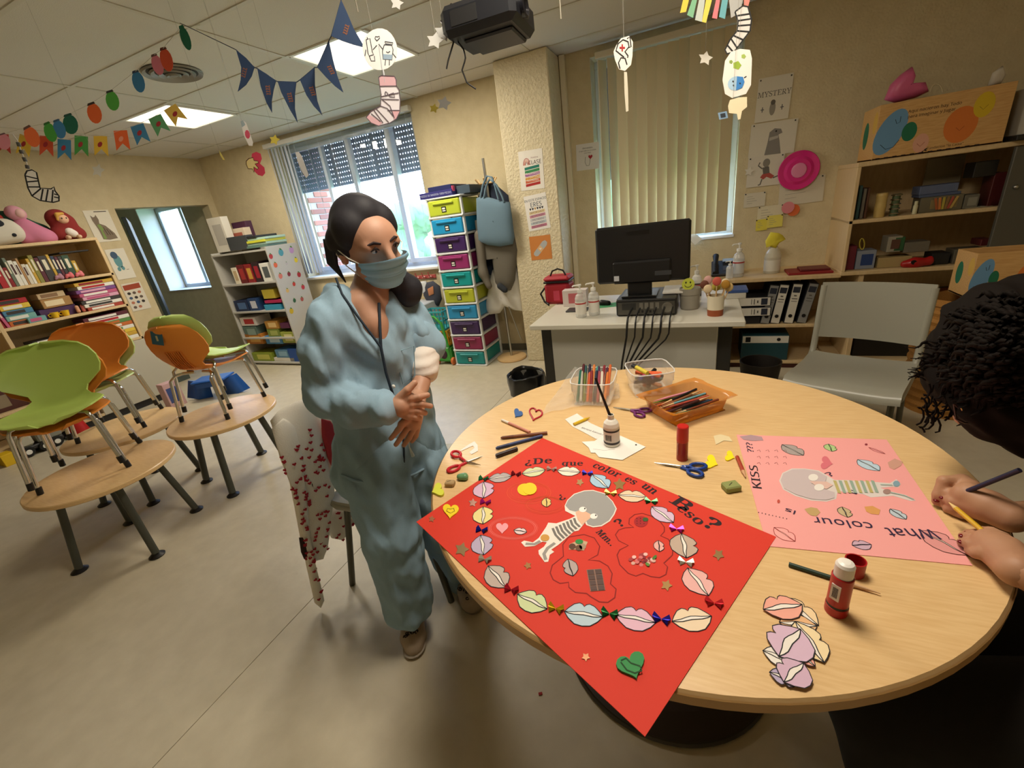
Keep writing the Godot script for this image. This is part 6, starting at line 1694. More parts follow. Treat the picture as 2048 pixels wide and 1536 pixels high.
	# cut-outs: chocolate, nuts, roses, strawberry
	var ch := pw(o, "chocolate_cutout", G.new().slab(z3([975, 268, 1062, 262, 1085, 388, 998, 395]), tm, Vector3(0, 0.0005, 0), Lf), mat("8c6a5c", 0.7))
	for i in 4:
		for k in 2:
			var a := Vector2(980 + k * 44 + i * 5.5, 272 + i * 31 - k * 3)
			pw(ch, "square", G.new().slab(z3([a.x, a.y, a.x + 36, a.y - 2, a.x + 41, a.y + 24, a.x + 5, a.y + 26]), tm, Vector3(0, 0.0006, 0), Lf * 1.3), mat("4a2c24", 0.5))
	var nt := pw(o, "hazelnut_cutout", G.new().slab(z3([872, 150, 875, 118, 905, 105, 925, 90, 950, 95, 982, 105, 960, 155, 920, 150]), tm, Vector3(0, 0.0004, 0), Lf), mat("c8a888", 0.7))
	g = G.new()
	for q in [[892, 132, "5a3828"], [930, 140, "6a4834"], [952, 132, "a89078"]]: g.fill(oval(840 + q[0] * 0.3418, 1050 + q[1] * 0.3418, 7, 6, 12), tm, q[2], Lf * 1.3)
	g.fill(oval(840 + 932 * 0.3418, 1050 + 104 * 0.3418, 8, 5, 12), tm, "2c8a40", Lf * 1.4)
	pw(nt, "print", g, inkm())
	g = G.new()
	for k in 22:
		var a := rng.randf() * TAU
		var r := sqrt(rng.randf())
		g.fill(oval(1285 + cos(a) * r * 24, 1122 + sin(a) * r * 14, 4.5, 3.5, 8), tm, ["a8383c", "d87070", "f0c0b8", "8c2028", "d8a898"][k % 5], Lf * (1.0 + 0.03 * k))
	g.fill(oval(1309, 1118, 6, 3, 10, -0.8), tm, "4a7a30", Lf * 1.8)
	g.fill(oval(1295, 1132, 5, 3, 10, 0.6), tm, "5a8a3a", Lf * 1.8)
	pw(o, "rose_cutout", g, inkm())
	g = G.new()
	g.fill(oval(1282, 1045, 14, 11, 16), tm, "a81c20", Lf)
	for k in 9: g.fill(oval(1274 + (k % 3) * 7, 1039 + (k / 3) * 5, 1, 1, 5), tm, "3a0808", Lf * 1.2)
	g.fill(oval(1291, 1041, 6, 4, 10), tm, "3a5a28", Lf * 1.3)
	pw(o, "strawberry_drawing", g, inkm())
	# paper child: round grey hair, striped jumper
	var kd := pw(o, "paper_child", G.new().slab(z1([1056, 1070, 1075, 1030, 1120, 988, 1190, 965, 1250, 962, 1330, 985, 1385, 1040, 1412, 1090, 1396, 1130, 1365, 1175, 1310, 1210, 1250, 1218, 1205, 1202, 1195, 1185, 1150, 1240, 1120, 1245, 1040, 1315, 1010, 1340, 965, 1370, 985, 1385, 955, 1405, 945, 1452, 920, 1455, 880, 1400, 878, 1375, 915, 1350, 935, 1320, 905, 1315, 850, 1345, 785, 1350, 760, 1320, 780, 1308, 840, 1320, 880, 1290, 930, 1215, 945, 1185, 1000, 1190, 1090, 1160, 1130, 1140, 1060, 1105]), tm, Vector3(0, 0.0005, 0), Lf), mat("efe6da", 0.8))
	g = G.new()
	var l2 := Lf + Vector3(0, 0.0008, 0)
	g.fill(z1([1062, 1070, 1080, 1032, 1125, 993, 1190, 971, 1250, 968, 1328, 990, 1380, 1042, 1404, 1090, 1388, 1128, 1358, 1170, 1305, 1203, 1250, 1210, 1212, 1196, 1205, 1175, 1235, 1150, 1230, 1130, 1170, 1095, 1130, 1110, 1090, 1100]), tm, "a09e9c", l2)
	g.fill(z1([1130, 1115, 1170, 1095, 1232, 1128, 1238, 1150, 1206, 1176, 1175, 1202, 1145, 1165]), tm, "e8b89a", l2 * 1.05)
	for q in [[1180, 1097], [1255, 1143]]:
		g.fill(oval(820 + q[0] * 0.293, 700 + q[1] * 0.293, 7.5, 5.5, 14), tm, "f4f0ea", l2 * 1.1)
		g.fill(oval(820 + (q[0] + 14) * 0.293, 700 + (q[1] - 6) * 0.293, 1.6, 1.6, 8), tm, "201c1c", l2 * 1.15)
	for k in 7:
		var t := k / 7.0
		var a := Vector2(1120, 1155).lerp(Vector2(950, 1235), t)
		var b := Vector2(1160, 1215).lerp(Vector2(1010, 1325), t)
		g.line(z1([a.x, a.y, (a.x + b.x) / 2 - 8, (a.y + b.y) / 2 + 4, b.x, b.y]), tm, 0.0055, "77736e", l2)
	g.fill(oval(820 + 922 * 0.293, 700 + 1290 * 0.293, 9, 7, 14), tm, "d09a48", l2 * 1.1)
	g.line(z1([790, 1330, 850, 1333, 890, 1312]), tm, 0.007, "9a9690", l2)
	g.line(z1([928, 1440, 915, 1400, 940, 1360, 990, 1325]), tm, 0.007, "9a9690", l2)
	pw(kd, "drawing", g, inkm())
	# ---- pink poster ----
	var pc := T(Vector2(1680, 990))
	var p := thing("pink_poster", "pink sheet with drawn lips and a paper child, being coloured", "poster", Vector3(pc.x, y0, pc.z))
	pw(p, "pink_sheet", G.new().slab(pv([1473, 870, 1773, 880, 1945, 1132, 1534, 1093]), tm, Vector3(0, 0.0008, 0), Vector3(0, 0.0004, 0)), mat("f0a3a0", 0.75))
	y = TT + 0.0014
	Lf = Vector3(0, 0.0018, 0)
	for q in [[1564, 890, 1607, 912, 10, -30, "a89c98", "2a2424"], [1657, 889, 1664, 904, 30, 0, "b0cc8a", "14301c"], [1715, 920, 1759, 943, -20, -20, "b8cfe0", "16161c"], [1684, 1015, 1695, 1036, 20, -6, "c4b088", "2a2420"], [1780, 1019, 1812, 1040, 12, -20, "bccad4", "2a2c30"], [1704, 1092, 1742, 1090, 0, -20, "c8a8bc", "201428"], [1548, 1056, 1590, 1084, 20, -20, "f0a9a6", "a02c28"], [1737, 896, 1770, 909, 10, -14, "eca0a0", "b04848"], [1840, 1062, 1935, 1112, 20, -40, "dd9694", "4a2420"]]:
		lips(p, T(Vector2(q[0], q[1])), T(Vector2(q[2], q[3])), T(Vector2((q[0] + q[2]) / 2 + q[4], (q[1] + q[3]) / 2 + q[5])), q[6], y - 0.0004, "", 1.2 if q[0] != 1737 else 0.5, 0.25, q[7])
	for q in [["KISS", 1524, 986, 1512, 928, 0.026], ["???", 1509, 918, 1500, 876, 0.02], ["What", 1866, 1062, 1768, 1058, 0.036], ["colour", 1742, 1048, 1625, 1036, 0.03], ["is", 1592, 1024, 1572, 1018, 0.018], ["?", 1693, 984, 1706, 992, 0.02], ["?", 1655, 955, 1672, 950, 0.02]]:
		tword(p, q[0], Vector2(q[1], q[2]), Vector2(q[3], q[4]), q[5], "2c1c40" if q[0] != "KISS" else "221420", 0.0022, false, q[0] != "KISS")
	g = G.new()
	g.fill(heart(1652, 927, 14, -1.4), tm, "d8707c", Lf)
	g.fill(zk([660, 1010, 700, 998, 740, 1005, 760, 1030, 735, 1055, 700, 1050, 680, 1035]), tm, "c0a06a", Lf)
	g.fill(zk([1038, 995, 1090, 990, 1138, 1015, 1130, 1045, 1080, 1040, 1050, 1025]), tm, "d89a58", Lf)
	g.fill(zk([1185, 715, 1230, 690, 1280, 710, 1270, 735, 1225, 760, 1195, 745]), tm, "cc9a88", Lf)
	g.fill(zk([250, 550, 320, 540, 390, 552, 400, 575, 330, 578, 275, 570]), tm, "b09098", Lf)
	g.fill(oval(1732, 890, 3, 2, 8), tm, "8c2c38", Lf)
	g.fill(oval(1557, 1004, 3, 4, 8), tm, "c04c3c", Lf)
	for k in 9: g.fill(oval(1517 + 7 * k, 1026 + 1.6 * k, 1.1, 1.1, 5), tm, "302028", Lf)
	for k in 12: g.line(zk([360 + (k % 4) * 55, 640 + (k / 4) * 40, 375 + (k % 4) * 55, 634 + (k / 4) * 40, 382 + (k % 4) * 55, 648 + (k / 4) * 40]), tm, 0.0012, "8c4448", Lf)
	pw(p, "pencil_marks", g, inkm()).set_meta("kind", "stuff")
	var k2 := pw(p, "paper_child", G.new().slab(zk([500, 830, 520, 780, 580, 752, 660, 752, 750, 765, 810, 800, 850, 825, 920, 825, 1110, 838, 1200, 845, 1240, 820, 1268, 850, 1255, 872, 1215, 868, 1140, 875, 1215, 900, 1300, 920, 1365, 955, 1330, 958, 1220, 925, 1150, 930, 1080, 935, 1030, 915, 870, 895, 860, 945, 800, 962, 700, 955, 600, 925, 525, 885]), tm, Vector3(0, 0.0004, 0), Lf * 0.6), mat("d9cfca", 0.8))
	g = G.new()
	Lf = Vector3(0, 0.0024, 0)
	g.fill(zk([508, 830, 526, 786, 584, 760, 660, 758, 745, 772, 800, 805, 790, 840, 700, 850, 770, 880, 850, 905, 850, 940, 795, 954, 700, 947, 604, 918, 532, 880]), tm, "c6b7b8", Lf)
	g.fill(zk([690, 835, 800, 838, 840, 860, 800, 885, 740, 870]), tm, "dcb8ac", Lf * 1.1)
	for q in [[715, 812], [752, 875]]: g.fill(oval(1400 + q[0] * 0.3164, 700 + q[1] * 0.3164, 10, 7, 14), tm, "e8e2da", Lf * 1.2)
	for k in 8:
		var xx := 850 + k * 34.0
		g.line(zk([xx, 830, xx + 30, 910 - k * 0.5]), tm, 0.006, ["b8ac6c", "93a898"][k % 2], Lf)
	g.fill(oval(1400 + 1180 * 0.3164, 700 + 900 * 0.3164, 8, 5, 12), tm, "a08078", Lf)
	g.line(zk([1140, 856, 1215, 858]), tm, 0.004, "a8b4ac", Lf); g.fill(oval(1400 + 1240 * 0.3164, 700 + 850 * 0.3164, 7, 6, 10), tm, "7f9fae", Lf)
	g.line(zk([1200, 905, 1290, 925, 1350, 950]), tm, 0.004, "9aa8a0", Lf)
	pw(k2, "drawing", g, inkm())

func table_things() -> void:
	var y := TT + 0.0006
	# ---- boxes of markers ----
	var cb := func(label: String, at: Vector3, turn: float, w: float, d: float, h: float) -> Node3D:
		var o := thing("marker_box", label, "box", at, "clear marker boxes", turn)
		var P := []
		for q in [[0.84, 0.0], [0.86, 0.004], [0.95, h * 0.62], [0.99, h * 0.63], [1.0, h]]:
			var row := []
			for i in 25:
				var a := TAU * i / 24 + PI / 4
				var e := Vector2(cos(a), sin(a))
				var s := 1.0 / pow(pow(absf(e.x), 6) + pow(absf(e.y), 6), 1.0 / 6)
				row.append(Vector3(e.x * s * w / 2 * q[0], q[1], e.y * s * d / 2 * q[0]))
			P.append(row)
		pl(o, "tub", G.new().grid(P), mats.plastic)
		pl(o, "bottom", G.new().bx(-w * 0.41, w * 0.41, 0.001, 0.003, -d * 0.41, d * 0.41), mats.plastic)
		var rim := []
		for i in 25: rim.append(P[4][i])
		pl(o, "rim", G.new().tube(rim, 0.0024, 6, false), clear("plastic_rim", "f4f4f2", 0.6, 0.2))
		return o
	var pen := func(a: Vector3, b: Vector3, r: float, hex: String, cap: String, called: String, label: String, grp: String) -> Node3D:
		var o := thing(called, label, "pen" if called == "marker" else "pencil", a, grp)
		var d := b - a
		pw(o, "barrel", G.new().tube([a, a + d * 0.72], r, 8), mat(hex, 0.45))
		pw(o, "cap" if called == "marker" else "wood_tip", G.new().tube([a + d * 0.72, a + d * 0.96, b], [r * 1.06, r * 0.98, r * 0.5] if called == "marker" else [r, r * 0.3, 0.0008], 8), mat(cap, 0.5))
		return o
	var C1 := Vector3(-0.333, y, -1.385)
	cb.call("clear plastic box of upright felt pens on the crinkled bag", C1, 0.04, 0.15, 0.165, 0.085)
	var cols := ["5a1c28", "8c2c34", "e0703a", "e88a4a", "e8e0d0", "6a7a3a", "8c2030", "2c5a5a", "20304a", "1c6a58", "3aa89a", "e07a30", "d8623a", "50203a", "2a2440", "a84a5a", "c8c4b8", "4a2a50"]
	var cn := ["plum", "crimson", "orange", "peach", "ivory", "olive", "ruby", "petrol", "navy", "emerald", "turquoise", "amber", "coral", "wine", "indigo", "rose", "grey", "violet"]
	for i in 18:
		var x := -0.053 + 0.0125 * (i % 9)
		var zz := -0.03 if i < 9 else 0.028
		pen.call(C1 + Vector3(x * 0.95, 0.01, zz + 0.03), C1 + Vector3(x + rng.randf_range(-0.006, 0.006), 0.093 + rng.randf() * 0.012, zz - 0.035), 0.0052, cols[(i * 7) % 18], cols[(i * 7) % 18], "marker", "%s felt pen standing in the box on the crinkled bag" % cn[(i * 7) % 18], "felt pens in the first clear box")
	var C2 := Vector3(-0.155, y, -1.478)
	cb.call("clear plastic box of tumbled thick markers behind the amber tray", C2, 0.38, 0.15, 0.15, 0.085)
	var bb := Basis(Vector3.UP, 0.38)
	var m2 := [["1c1c24", 0.0, 0.05], ["e0622c", 0.6, 0.06], ["d8562a", 0.9, 0.062], ["20408c", -0.4, 0.055], ["3a2a5c", 1.4, 0.05], ["101014", 2.2, 0.058], ["2a6a5c", 0.3, 0.045], ["c05070", 2.8, 0.05], ["1c1c20", 1.9, 0.03], ["8c3a30", -0.9, 0.03], ["2a2a3a", 0.2, 0.03], ["b07a5a", 1.1, 0.03]]
	for i in m2.size():
		var a: float = m2[i][1]
		var hh: float = m2[i][2]
		var dv := bb * Vector3(cos(a), 0.08 * sin(i * 2.0), sin(a)) * 0.047
		var cc := C2 + bb * Vector3(0.012 * sin(i * 3.1), hh, 0.012 * cos(i * 2.3))
		pen.call(cc - dv, cc + dv, 0.0075, m2[i][0], m2[i][0], "marker", "%s thick marker tumbled in the box behind the amber tray" % ["black", "orange", "vermilion", "blue", "violet", "jet", "green", "pink", "coal", "rust", "slate", "tan"][i], "thick markers in the second clear box")
	pen.call(C2 + Vector3(0.0, 0.082, 0.05), C2 + Vector3(-0.06, 0.088, -0.01), 0.008, "d8c440", "16161a", "marker", "yellow marker with black cap across the second clear box", "")
	# crinkled clear bag under the first box
	var rows := []
	for i in 9:
		var row := []
		for j in 9:
			var p := Vector2(1085, 830).lerp(Vector2(1240, 800), i / 8.0).lerp(Vector2(1150, 735).lerp(Vector2(1238, 770), i / 8.0), j / 8.0)
			var q := T(p)
			row.append(Vector3(q.x, y + 0.002 + 0.016 * absf(sin(i * 1.7 + j * 2.3) * sin(j * 1.1 + 0.4)) * (0.35 if i > 5 and j > 1 else 1.0), q.z))
		rows.append(row)
	solo("plastic_bag", G.new().grid(rows), clear("film", "f6f6f4", 0.16, 0.08), "crinkled clear plastic bag lying under the felt pen box", "plastic bag", T(Vector2(1150, 800)))
	# ---- amber tray with pencils ----
	var C3 := Vector3(-0.03, y, -1.325)
	var tr := thing("pencil_tray", "translucent amber tray heaped with colouring pencils", "tray", C3, "", 0.75)
	var am := clear("amber", "c8760a", 0.7, 0.12)
	var P := []
	for q in [[0.82, 0.002], [0.84, 0.006], [0.93, 0.046], [1.0, 0.05], [1.14, 0.052]]:
		var row := []
		for i in 29:
			var a := TAU * i / 28 + PI / 4
			var e := Vector2(cos(a), sin(a))
			var s := 1.0 / pow(pow(absf(e.x), 8) + pow(absf(e.y), 8), 1.0 / 8)
			var k: float = q[0]
			if k > 1.05: k = 1.03 + 0.11 * pow(absf(e.x * e.y) * 2, 6)
			row.append(Vector3(e.x * s * 0.115 * k, q[1], e.y * s * 0.088 * k))
		P.append(row)
	pl(tr, "tray", G.new().grid(P), am)
	pl(tr, "bottom", G.new().bx(-0.094, 0.094, 0.0005, 0.0025, -0.072, 0.072), am)
	var b3 := Basis(Vector3.UP, 0.75)
	var pcs := ["3a1418", "5a2430", "c8a070", "a84a5a", "1c2a50", "2a6a6a", "1c4a3a", "3a3a3c", "5a8a3a", "c05a2a", "a83a2a", "e0b878", "4a1c2c", "204050", "7a3a20", "2a5a3a", "d88a9a", "181818", "8c5a3a", "6aa0a8", "b04a3a", "402020"]
	var pn := ["maroon", "plum", "wood", "rose", "navy", "teal", "pine", "graphite", "leaf green", "orange", "brick", "straw", "wine", "petrol", "chestnut", "fir", "pink", "black", "umber", "aqua", "rust", "cocoa"]
	for i in 22:
		var lay := i / 8
		var zz := -0.058 + 0.0165 * (i % 8) + 0.004 * lay
		var a := rng.randf_range(-0.22, 0.22)
		var hl := 0.078 + rng.randf() * 0.012
		var cc := C3 + b3 * Vector3(rng.randf_range(-0.008, 0.008), 0.012 + 0.011 * lay, zz * 0.9)
		var dv := b3 * Vector3(cos(a), rng.randf_range(-0.03, 0.05), sin(a) * 0.6) * hl
		if i % 3 == 0: dv = -dv
		pen.call(cc + dv, cc - dv, 0.0038, pcs[i], "d8b484" if i % 4 else pcs[i], "colouring_pencil", "%s colouring pencil in the amber tray's heap" % pn[i], "colouring pencils in the amber tray")
	# ---- glue bottle with brush on scrap papers ----
	var sc := func(pts: PackedVector2Array, hex: String, called: String, label: String, cat: String, lift: float, th := 0.0004) -> MeshInstance3D:
		var c := Vector3()
		for q in pts: c += T(q)
		c /= pts.size()
		return solo(called, G.new().slab(pts, func(q: Vector2) -> Vector3: return T(q), Vector3(0, th, 0), Vector3(0, lift, 0)), mat(hex, 0.8), label, cat, Vector3(c.x, TT + lift, c.z))
	var s1: MeshInstance3D = sc.call(z1([1058, 475, 1140, 435, 1230, 500, 1330, 545, 1340, 600, 1270, 610, 1180, 560, 1110, 525]), "e8e4dc", "paper_scrap", "torn white paper strip with handwriting beside the glue bottle", "paper", 0.0008)
	var s2: MeshInstance3D = sc.call(z1([1172, 630, 1260, 625, 1330, 575, 1440, 590, 1610, 665, 1450, 755, 1290, 735, 1265, 705, 1235, 705, 1220, 670]), "efebe4", "paper_scrap", "white paper scrap under the glue bottle", "paper", 0.0016)
	var hg := G.new()
	hg.line(z1([1250, 680, 1330, 690, 1400, 680]), func(q: Vector2) -> Vector3: return T(q), 0.001, "908a84", Vector3(0, 0.0022, 0))
	hg.fill(oval(820 + 1543 * 0.293, 700 + 652 * 0.293, 2, 1.4, 8), func(q: Vector2) -> Vector3: return T(q), "303030", Vector3(0, 0.0022, 0))
	pw(s2, "pencil_marks", hg, inkm())
	tword(s1, "Mariana Asensio de", z1([1168, 535])[0], z1([1330, 590])[0], 0.012, "55504c", 0.0013, false, true)
	var gb := T(Vector2(1224, 889))
	var o := thing("glue_bottle", "white glue bottle with a black striped label and no cap", "bottle", Vector3(gb.x, TT + 0.002, gb.z))
	pl(o, "bottle", G.new().lathe([Vector2(0, 0), Vector2(0.0205, 0), Vector2(0.0225, 0.003), Vector2(0.0225, 0.062), Vector2(0.020, 0.072), Vector2(0.013, 0.08), Vector2(0.009, 0.083), Vector2(0.009, 0.096), Vector2(0.0075, 0.096), Vector2(0.0075, 0.085)], Vector3.ZERO, 24), mat("eae6da", 0.4))
	var lb := pl(o, "label_band", G.new().lathe([Vector2(0.0229, 0.008), Vector2(0.0229, 0.056)], Vector3.ZERO, 24), mat("e4dcd4", 0.5))
	pl(lb, "dark_stripes", G.new().lathe([Vector2(0.0231, 0.009), Vector2(0.0231, 0.016)], Vector3.ZERO, 24).lathe([Vector2(0.0231, 0.048), Vector2(0.0231, 0.054)], Vector3.ZERO, 24), mat("241c20", 0.5))
	var bcg := G.new()
	for k in 7: bcg.box(Vector3(-0.008 + 0.0026 * k, 0.031, 0.0226).rotated(Vector3.UP, -0.2), Vector3(0.0012, 0.018, 0.0012), Basis(Vector3.UP, -0.2))
	pl(lb, "bar_code", bcg, mats.black)
	var br := solo("glue_brush", G.new().tube([Vector3(gb.x, TT + 0.02, gb.z), Vector3(gb.x - 0.004, TT + 0.098, gb.z - 0.002), Vector3(gb.x - 0.042, TT + 0.20, gb.z - 0.02)], [0.003, 0.0042, 0.0034], 8), mats.black, "black brush handle standing in the glue bottle", "brush", Vector3(gb.x, TT + 0.02, gb.z))
	# yellow crayon
	pen.call(T(Vector2(1148, 852)) + Vector3(0, 0.006, 0), T(Vector2(1180, 838)) + Vector3(0, 0.006, 0), 0.005, "e0b820", "d8b020", "crayon", "yellow crayon lying on the handwritten strip", "")
	# loose pens left of the poster
	pen.call(T(Vector2(1060, 867)) + Vector3(0, 0.005, 0), T(Vector2(1003, 842)) + Vector3(0, 0.005, 0), 0.0045, "d08a78", "e8e0d4", "marker", "pale pink felt pen with white end by the poster", "")
	pen.call(T(Vector2(1095, 869)) + Vector3(0, 0.006, 0), T(Vector2(1002, 879)) + Vector3(0, 0.006, 0), 0.0052, "7a4020", "6a3418", "marker", "brown felt pen lying against the navy one", "")
	pen.call(T(Vector2(1085, 875)) + Vector3(0, 0.006, 0), T(Vector2(992, 900)) + Vector3(0, 0.006, 0), 0.0052, "24386c", "1c2a54", "marker", "navy felt pen beside the red poster's corner", "")
	pen.call(T(Vector2(1035, 901)) + Vector3(0, 0.007, 0), T(Vector2(992, 916)) + Vector3(0, 0.007, 0), 0.0065, "2c1c18", "241612", "marker", "short dark brown marker near the red scissors", "")
	pen.call(T(Vector2(1577, 1132)) + Vector3(0, 0.0045, 0), T(Vector2(1760, 1191)) + Vector3(0, 0.0045, 0), 0.0040, "20382c", "c8a078", "colouring_pencil", "dark green pencil with red tip behind the open glue stick", "")
	pen.call(T(Vector2(1474, 917)) + Vector3(0, 0.005, 0), T(Vector2(1491, 958)) + Vector3(0, 0.005, 0), 0.0048, "a83a24", "d0a078", "colouring_pencil", "short red pencil at the pink sheet's edge", "")
	# ---- scissors ----
	var sciss := func(label: String, piv: Vector2, tip: Vector2, tip2: Vector2, ra: Vector2, rb: Vector2, hex: String) -> void:
		var c := T(piv)
		var s := thing("scissors", label, "scissors", Vector3(c.x, TT, c.z), "school scissors on the table")
		var k := 0
		for q in [[tip, rb], [tip2, ra]]:
			var a := T(q[0]); var b := T(q[1])
			var yy := TT + 0.003 + 0.002 * k
			a.y = yy; b.y = yy + 0.002
			var cc := Vector3(c.x, yy, c.z)
			var dv := (a - cc).normalized()
			var sd := Vector3.UP.cross(dv) * 0.0042
			pw(s, "blade", G.new().slab(pv([0, 0, 1, 0, 2, 0, 3, 0]), func(u: Vector2) -> Vector3: return [cc - sd - dv * 0.01, cc + sd - dv * 0.01, cc + sd * 0.9 + (a - cc) * 0.5, a][int(u.x)], Vector3(0, 0.0014, 0)) if false else G.new().tube([cc - dv * 0.01, cc + (a - cc) * 0.55, a], [0.0045, 0.0038, 0.0008], 4, true, 0.3), mats.steel)
			var dh := (b - cc).normalized()
			var lo := []
			var sh := Vector3.UP.cross(dh)
			for i in 15:
				var t := TAU * i / 14
				lo.append(b + dh * cos(t) * 0.019 + sh * sin(t) * 0.0125)
			pw(s, "handle_loop", G.new().tube(lo, 0.0042, 8, false), mat(hex, 0.35))
			pw(s, "shank", G.new().tube([cc, b - dh * 0.017], [0.005, 0.0048], 8, true, 0.8), mat(hex, 0.35))
			k += 1
		pw(s, "pivot_screw", G.new().lathe([Vector2(0.003, 0), Vector2(0.003, 0.007), Vector2(0, 0.008)], Vector3(c.x, TT + 0.002, c.z), 10), mats.steel)
	sciss.call("red handled scissors lying open beside the poster", Vector2(933, 927), Vector2(966, 914), Vector2(962, 933), Vector2(913, 912), Vector2(908, 940), "c81c2c")
	sciss.call("blue handled scissors lying closed above the poster", Vector2(1362, 937), Vector2(1308, 927), Vector2(1309, 929), Vector2(1396, 937), Vector2(1390, 949), "1c4090")
	sciss.call("purple handled scissors beside the amber tray", Vector2(1262, 823), Vector2(1226, 816), Vector2(1227, 818), Vector2(1291, 824), Vector2(1279, 832), "70246c")
	# ---- glue sticks ----
	var g1 := T(Vector2(1364, 918))
	o = thing("glue_stick", "closed red glue stick standing near the blue scissors", "glue stick", g1)
	pl(o, "cap", G.new().lathe([Vector2(0.0145, 0.055), Vector2(0.0148, 0.056), Vector2(0.0145, 0.098), Vector2(0.013, 0.1), Vector2(0, 0.1)], Vector3.ZERO, 24), mat("c0201c", 0.35))
	pl(o, "tube", G.new().lathe([Vector2(0, 0), Vector2(0.0138, 0), Vector2(0.0142, 0.002), Vector2(0.0142, 0.055)], Vector3.ZERO, 24), mat("a01818", 0.35))
	pl(o, "printed_mark", G.new().box(Vector3(-0.010, 0.035, 0.0102), Vector3(0.0016, 0.034, 0.005), Basis(Vector3.UP, -0.75)), mat("e0b0a8", 0.5))
	var g2 := T(Vector2(1671, 1222))
	o = thing("glue_stick", "open red glue stick with white glue dome and price label", "glue stick", g2)
	pl(o, "tube", G.new().lathe([Vector2(0, 0), Vector2(0.0150, 0), Vector2(0.0156, 0.002), Vector2(0.0156, 0.016), Vector2(0.0148, 0.0165), Vector2(0.0148, 0.076), Vector2(0.0135, 0.078)], Vector3.ZERO, 28), mat("b41a1e", 0.35))
	pl(o, "glue", G.new().lathe([Vector2(0.0128, 0.072), Vector2(0.0128, 0.098), Vector2(0.0105, 0.1025), Vector2(0.006, 0.1045), Vector2(0, 0.105)], Vector3.ZERO, 24), mat("ece8e0", 0.35))
	var dirc := (EYE - g2)
	var an := atan2(dirc.x, dirc.z) - 0.35
	var pr := pl(o, "price_label", G.new().box(Vector3(sin(an), 0, cos(an)) * 0.0146 + Vector3(0, 0.05, 0), Vector3(0.013, 0.03, 0.0016), Basis(Vector3.UP, an)), mat("e4e0d8", 0.5))
	var bc := G.new()
	for k in 5: bc.box(Vector3(sin(an), 0, cos(an)) * 0.0155 + Vector3(0, 0.05, 0) + Basis(Vector3.UP, an) * Vector3(-0.003 + 0.0015 * k, 0, 0), Vector3(0.0008, 0.02, 0.0006), Basis(Vector3.UP, an))
	pl(pr, "bar_code", bc, mats.black)
	pl(o, "black_ring", G.new().lathe([Vector2(0.0150, 0.0165), Vector2(0.0150, 0.021)], Vector3.ZERO, 24), mats.black)
	var g3 := T(Vector2(1706, 1146))
	pw(o, "cap", G.new().lathe([Vector2(0, 0), Vector2(0.015, 0), Vector2(0.0155, 0.001), Vector2(0.0155, 0.03), Vector2(0.0135, 0.03), Vector2(0.0135, 0.003), Vector2(0, 0.003)], g3, 24), mat("a8161c", 0.35), "red cap standing off the stick")
	# ---- foam hearts, erasers and bits ----
	for q in [[1036, 828, 10, 0.6, "38609c", 0.004, "blue foam heart near the clear box"], [1422, 926, 15, -1.2, "f4e00c", 0.003, "larger yellow foam heart by the blue scissors"], [1459, 914, 11, -1.2, "f4e00c", 0.003, "smaller yellow foam heart near the pink sheet"], [877, 983, 14, 1.2, "d8dc48", 0.006, "lime yellow foam heart at the table edge"]]:
		sc.call(heart(q[0], q[1], q[2], q[3]), q[4], "foam_heart", q[6], "foam heart", 0.0005, q[5])
	var hl := []
	for p2 in heart(1071, 829, 14, 0.3): hl.append(T(p2) + Vector3(0, 0.003, 0))
	hl.append(hl[0])
	solo("heart_cutter", G.new().tube(hl, 0.003, 6, false), mat("b82030", 0.4), "red heart outline cutter next to the blue foam heart", "cutter", T(Vector2(1071, 829)))
	for q in [[1462, 979, 0.036, 0.028, 0.016, 0.5, "8c9456", "olive eraser block near the pink sheet"], [901, 971, 0.026, 0.02, 0.014, 0.2, "b09468", "tan eraser block with pencil marks at the table edge"]]:
		var c := T(Vector2(q[0], q[1]))
		var e := thing("eraser", q[7], "eraser", c, "", q[5])
		pl(e, "block", G.new().box(Vector3(0, q[4] / 2, 0), Vector3(q[2], q[4], q[3]), Basis(), 0.003), mat(q[6], 0.7))
		pl(e, "pencil_mark", G.new().box(Vector3(-0.002, q[4] + 0.0002, 0.0), Vector3(q[2] * 0.4, 0.0004, 0.0015), Basis(Vector3.UP, 0.6)), mat("3a3428", 0.8))
	var ec := T(Vector2(928, 958))
	solo("green_eraser", nets([[ec + Vector3(-0.010, 0.009, 0.004), ec + Vector3(0.002, 0.009, -0.003), 0.008, 0.008], [ec + Vector3(0.006, 0.009, 0.003), ec + Vector3(-0.002, 0.009, 0.006), 0.009, 0.007]], 0.0025, 350.0), mat("6a9a6c", 0.3), "glossy green heart shaped eraser beside the red scissors", "eraser", ec)
	sc.call(z1([340, 690, 395, 650, 440, 625, 462, 650, 465, 690, 420, 715, 405, 700, 440, 670, 430, 655, 400, 668, 350, 692]), "eeeae2", "paper_offcut", "white paper offcut above the red scissors", "paper", 0.0008)
	sc.call(zk([85, 545, 130, 535, 185, 550, 205, 580, 150, 575, 100, 600]), "e0cfa4", "plastic_offcut", "pale transparent film scrap near the pink sheet", "film", 0.0008)
	# pile of paper lips
	var nl := 0
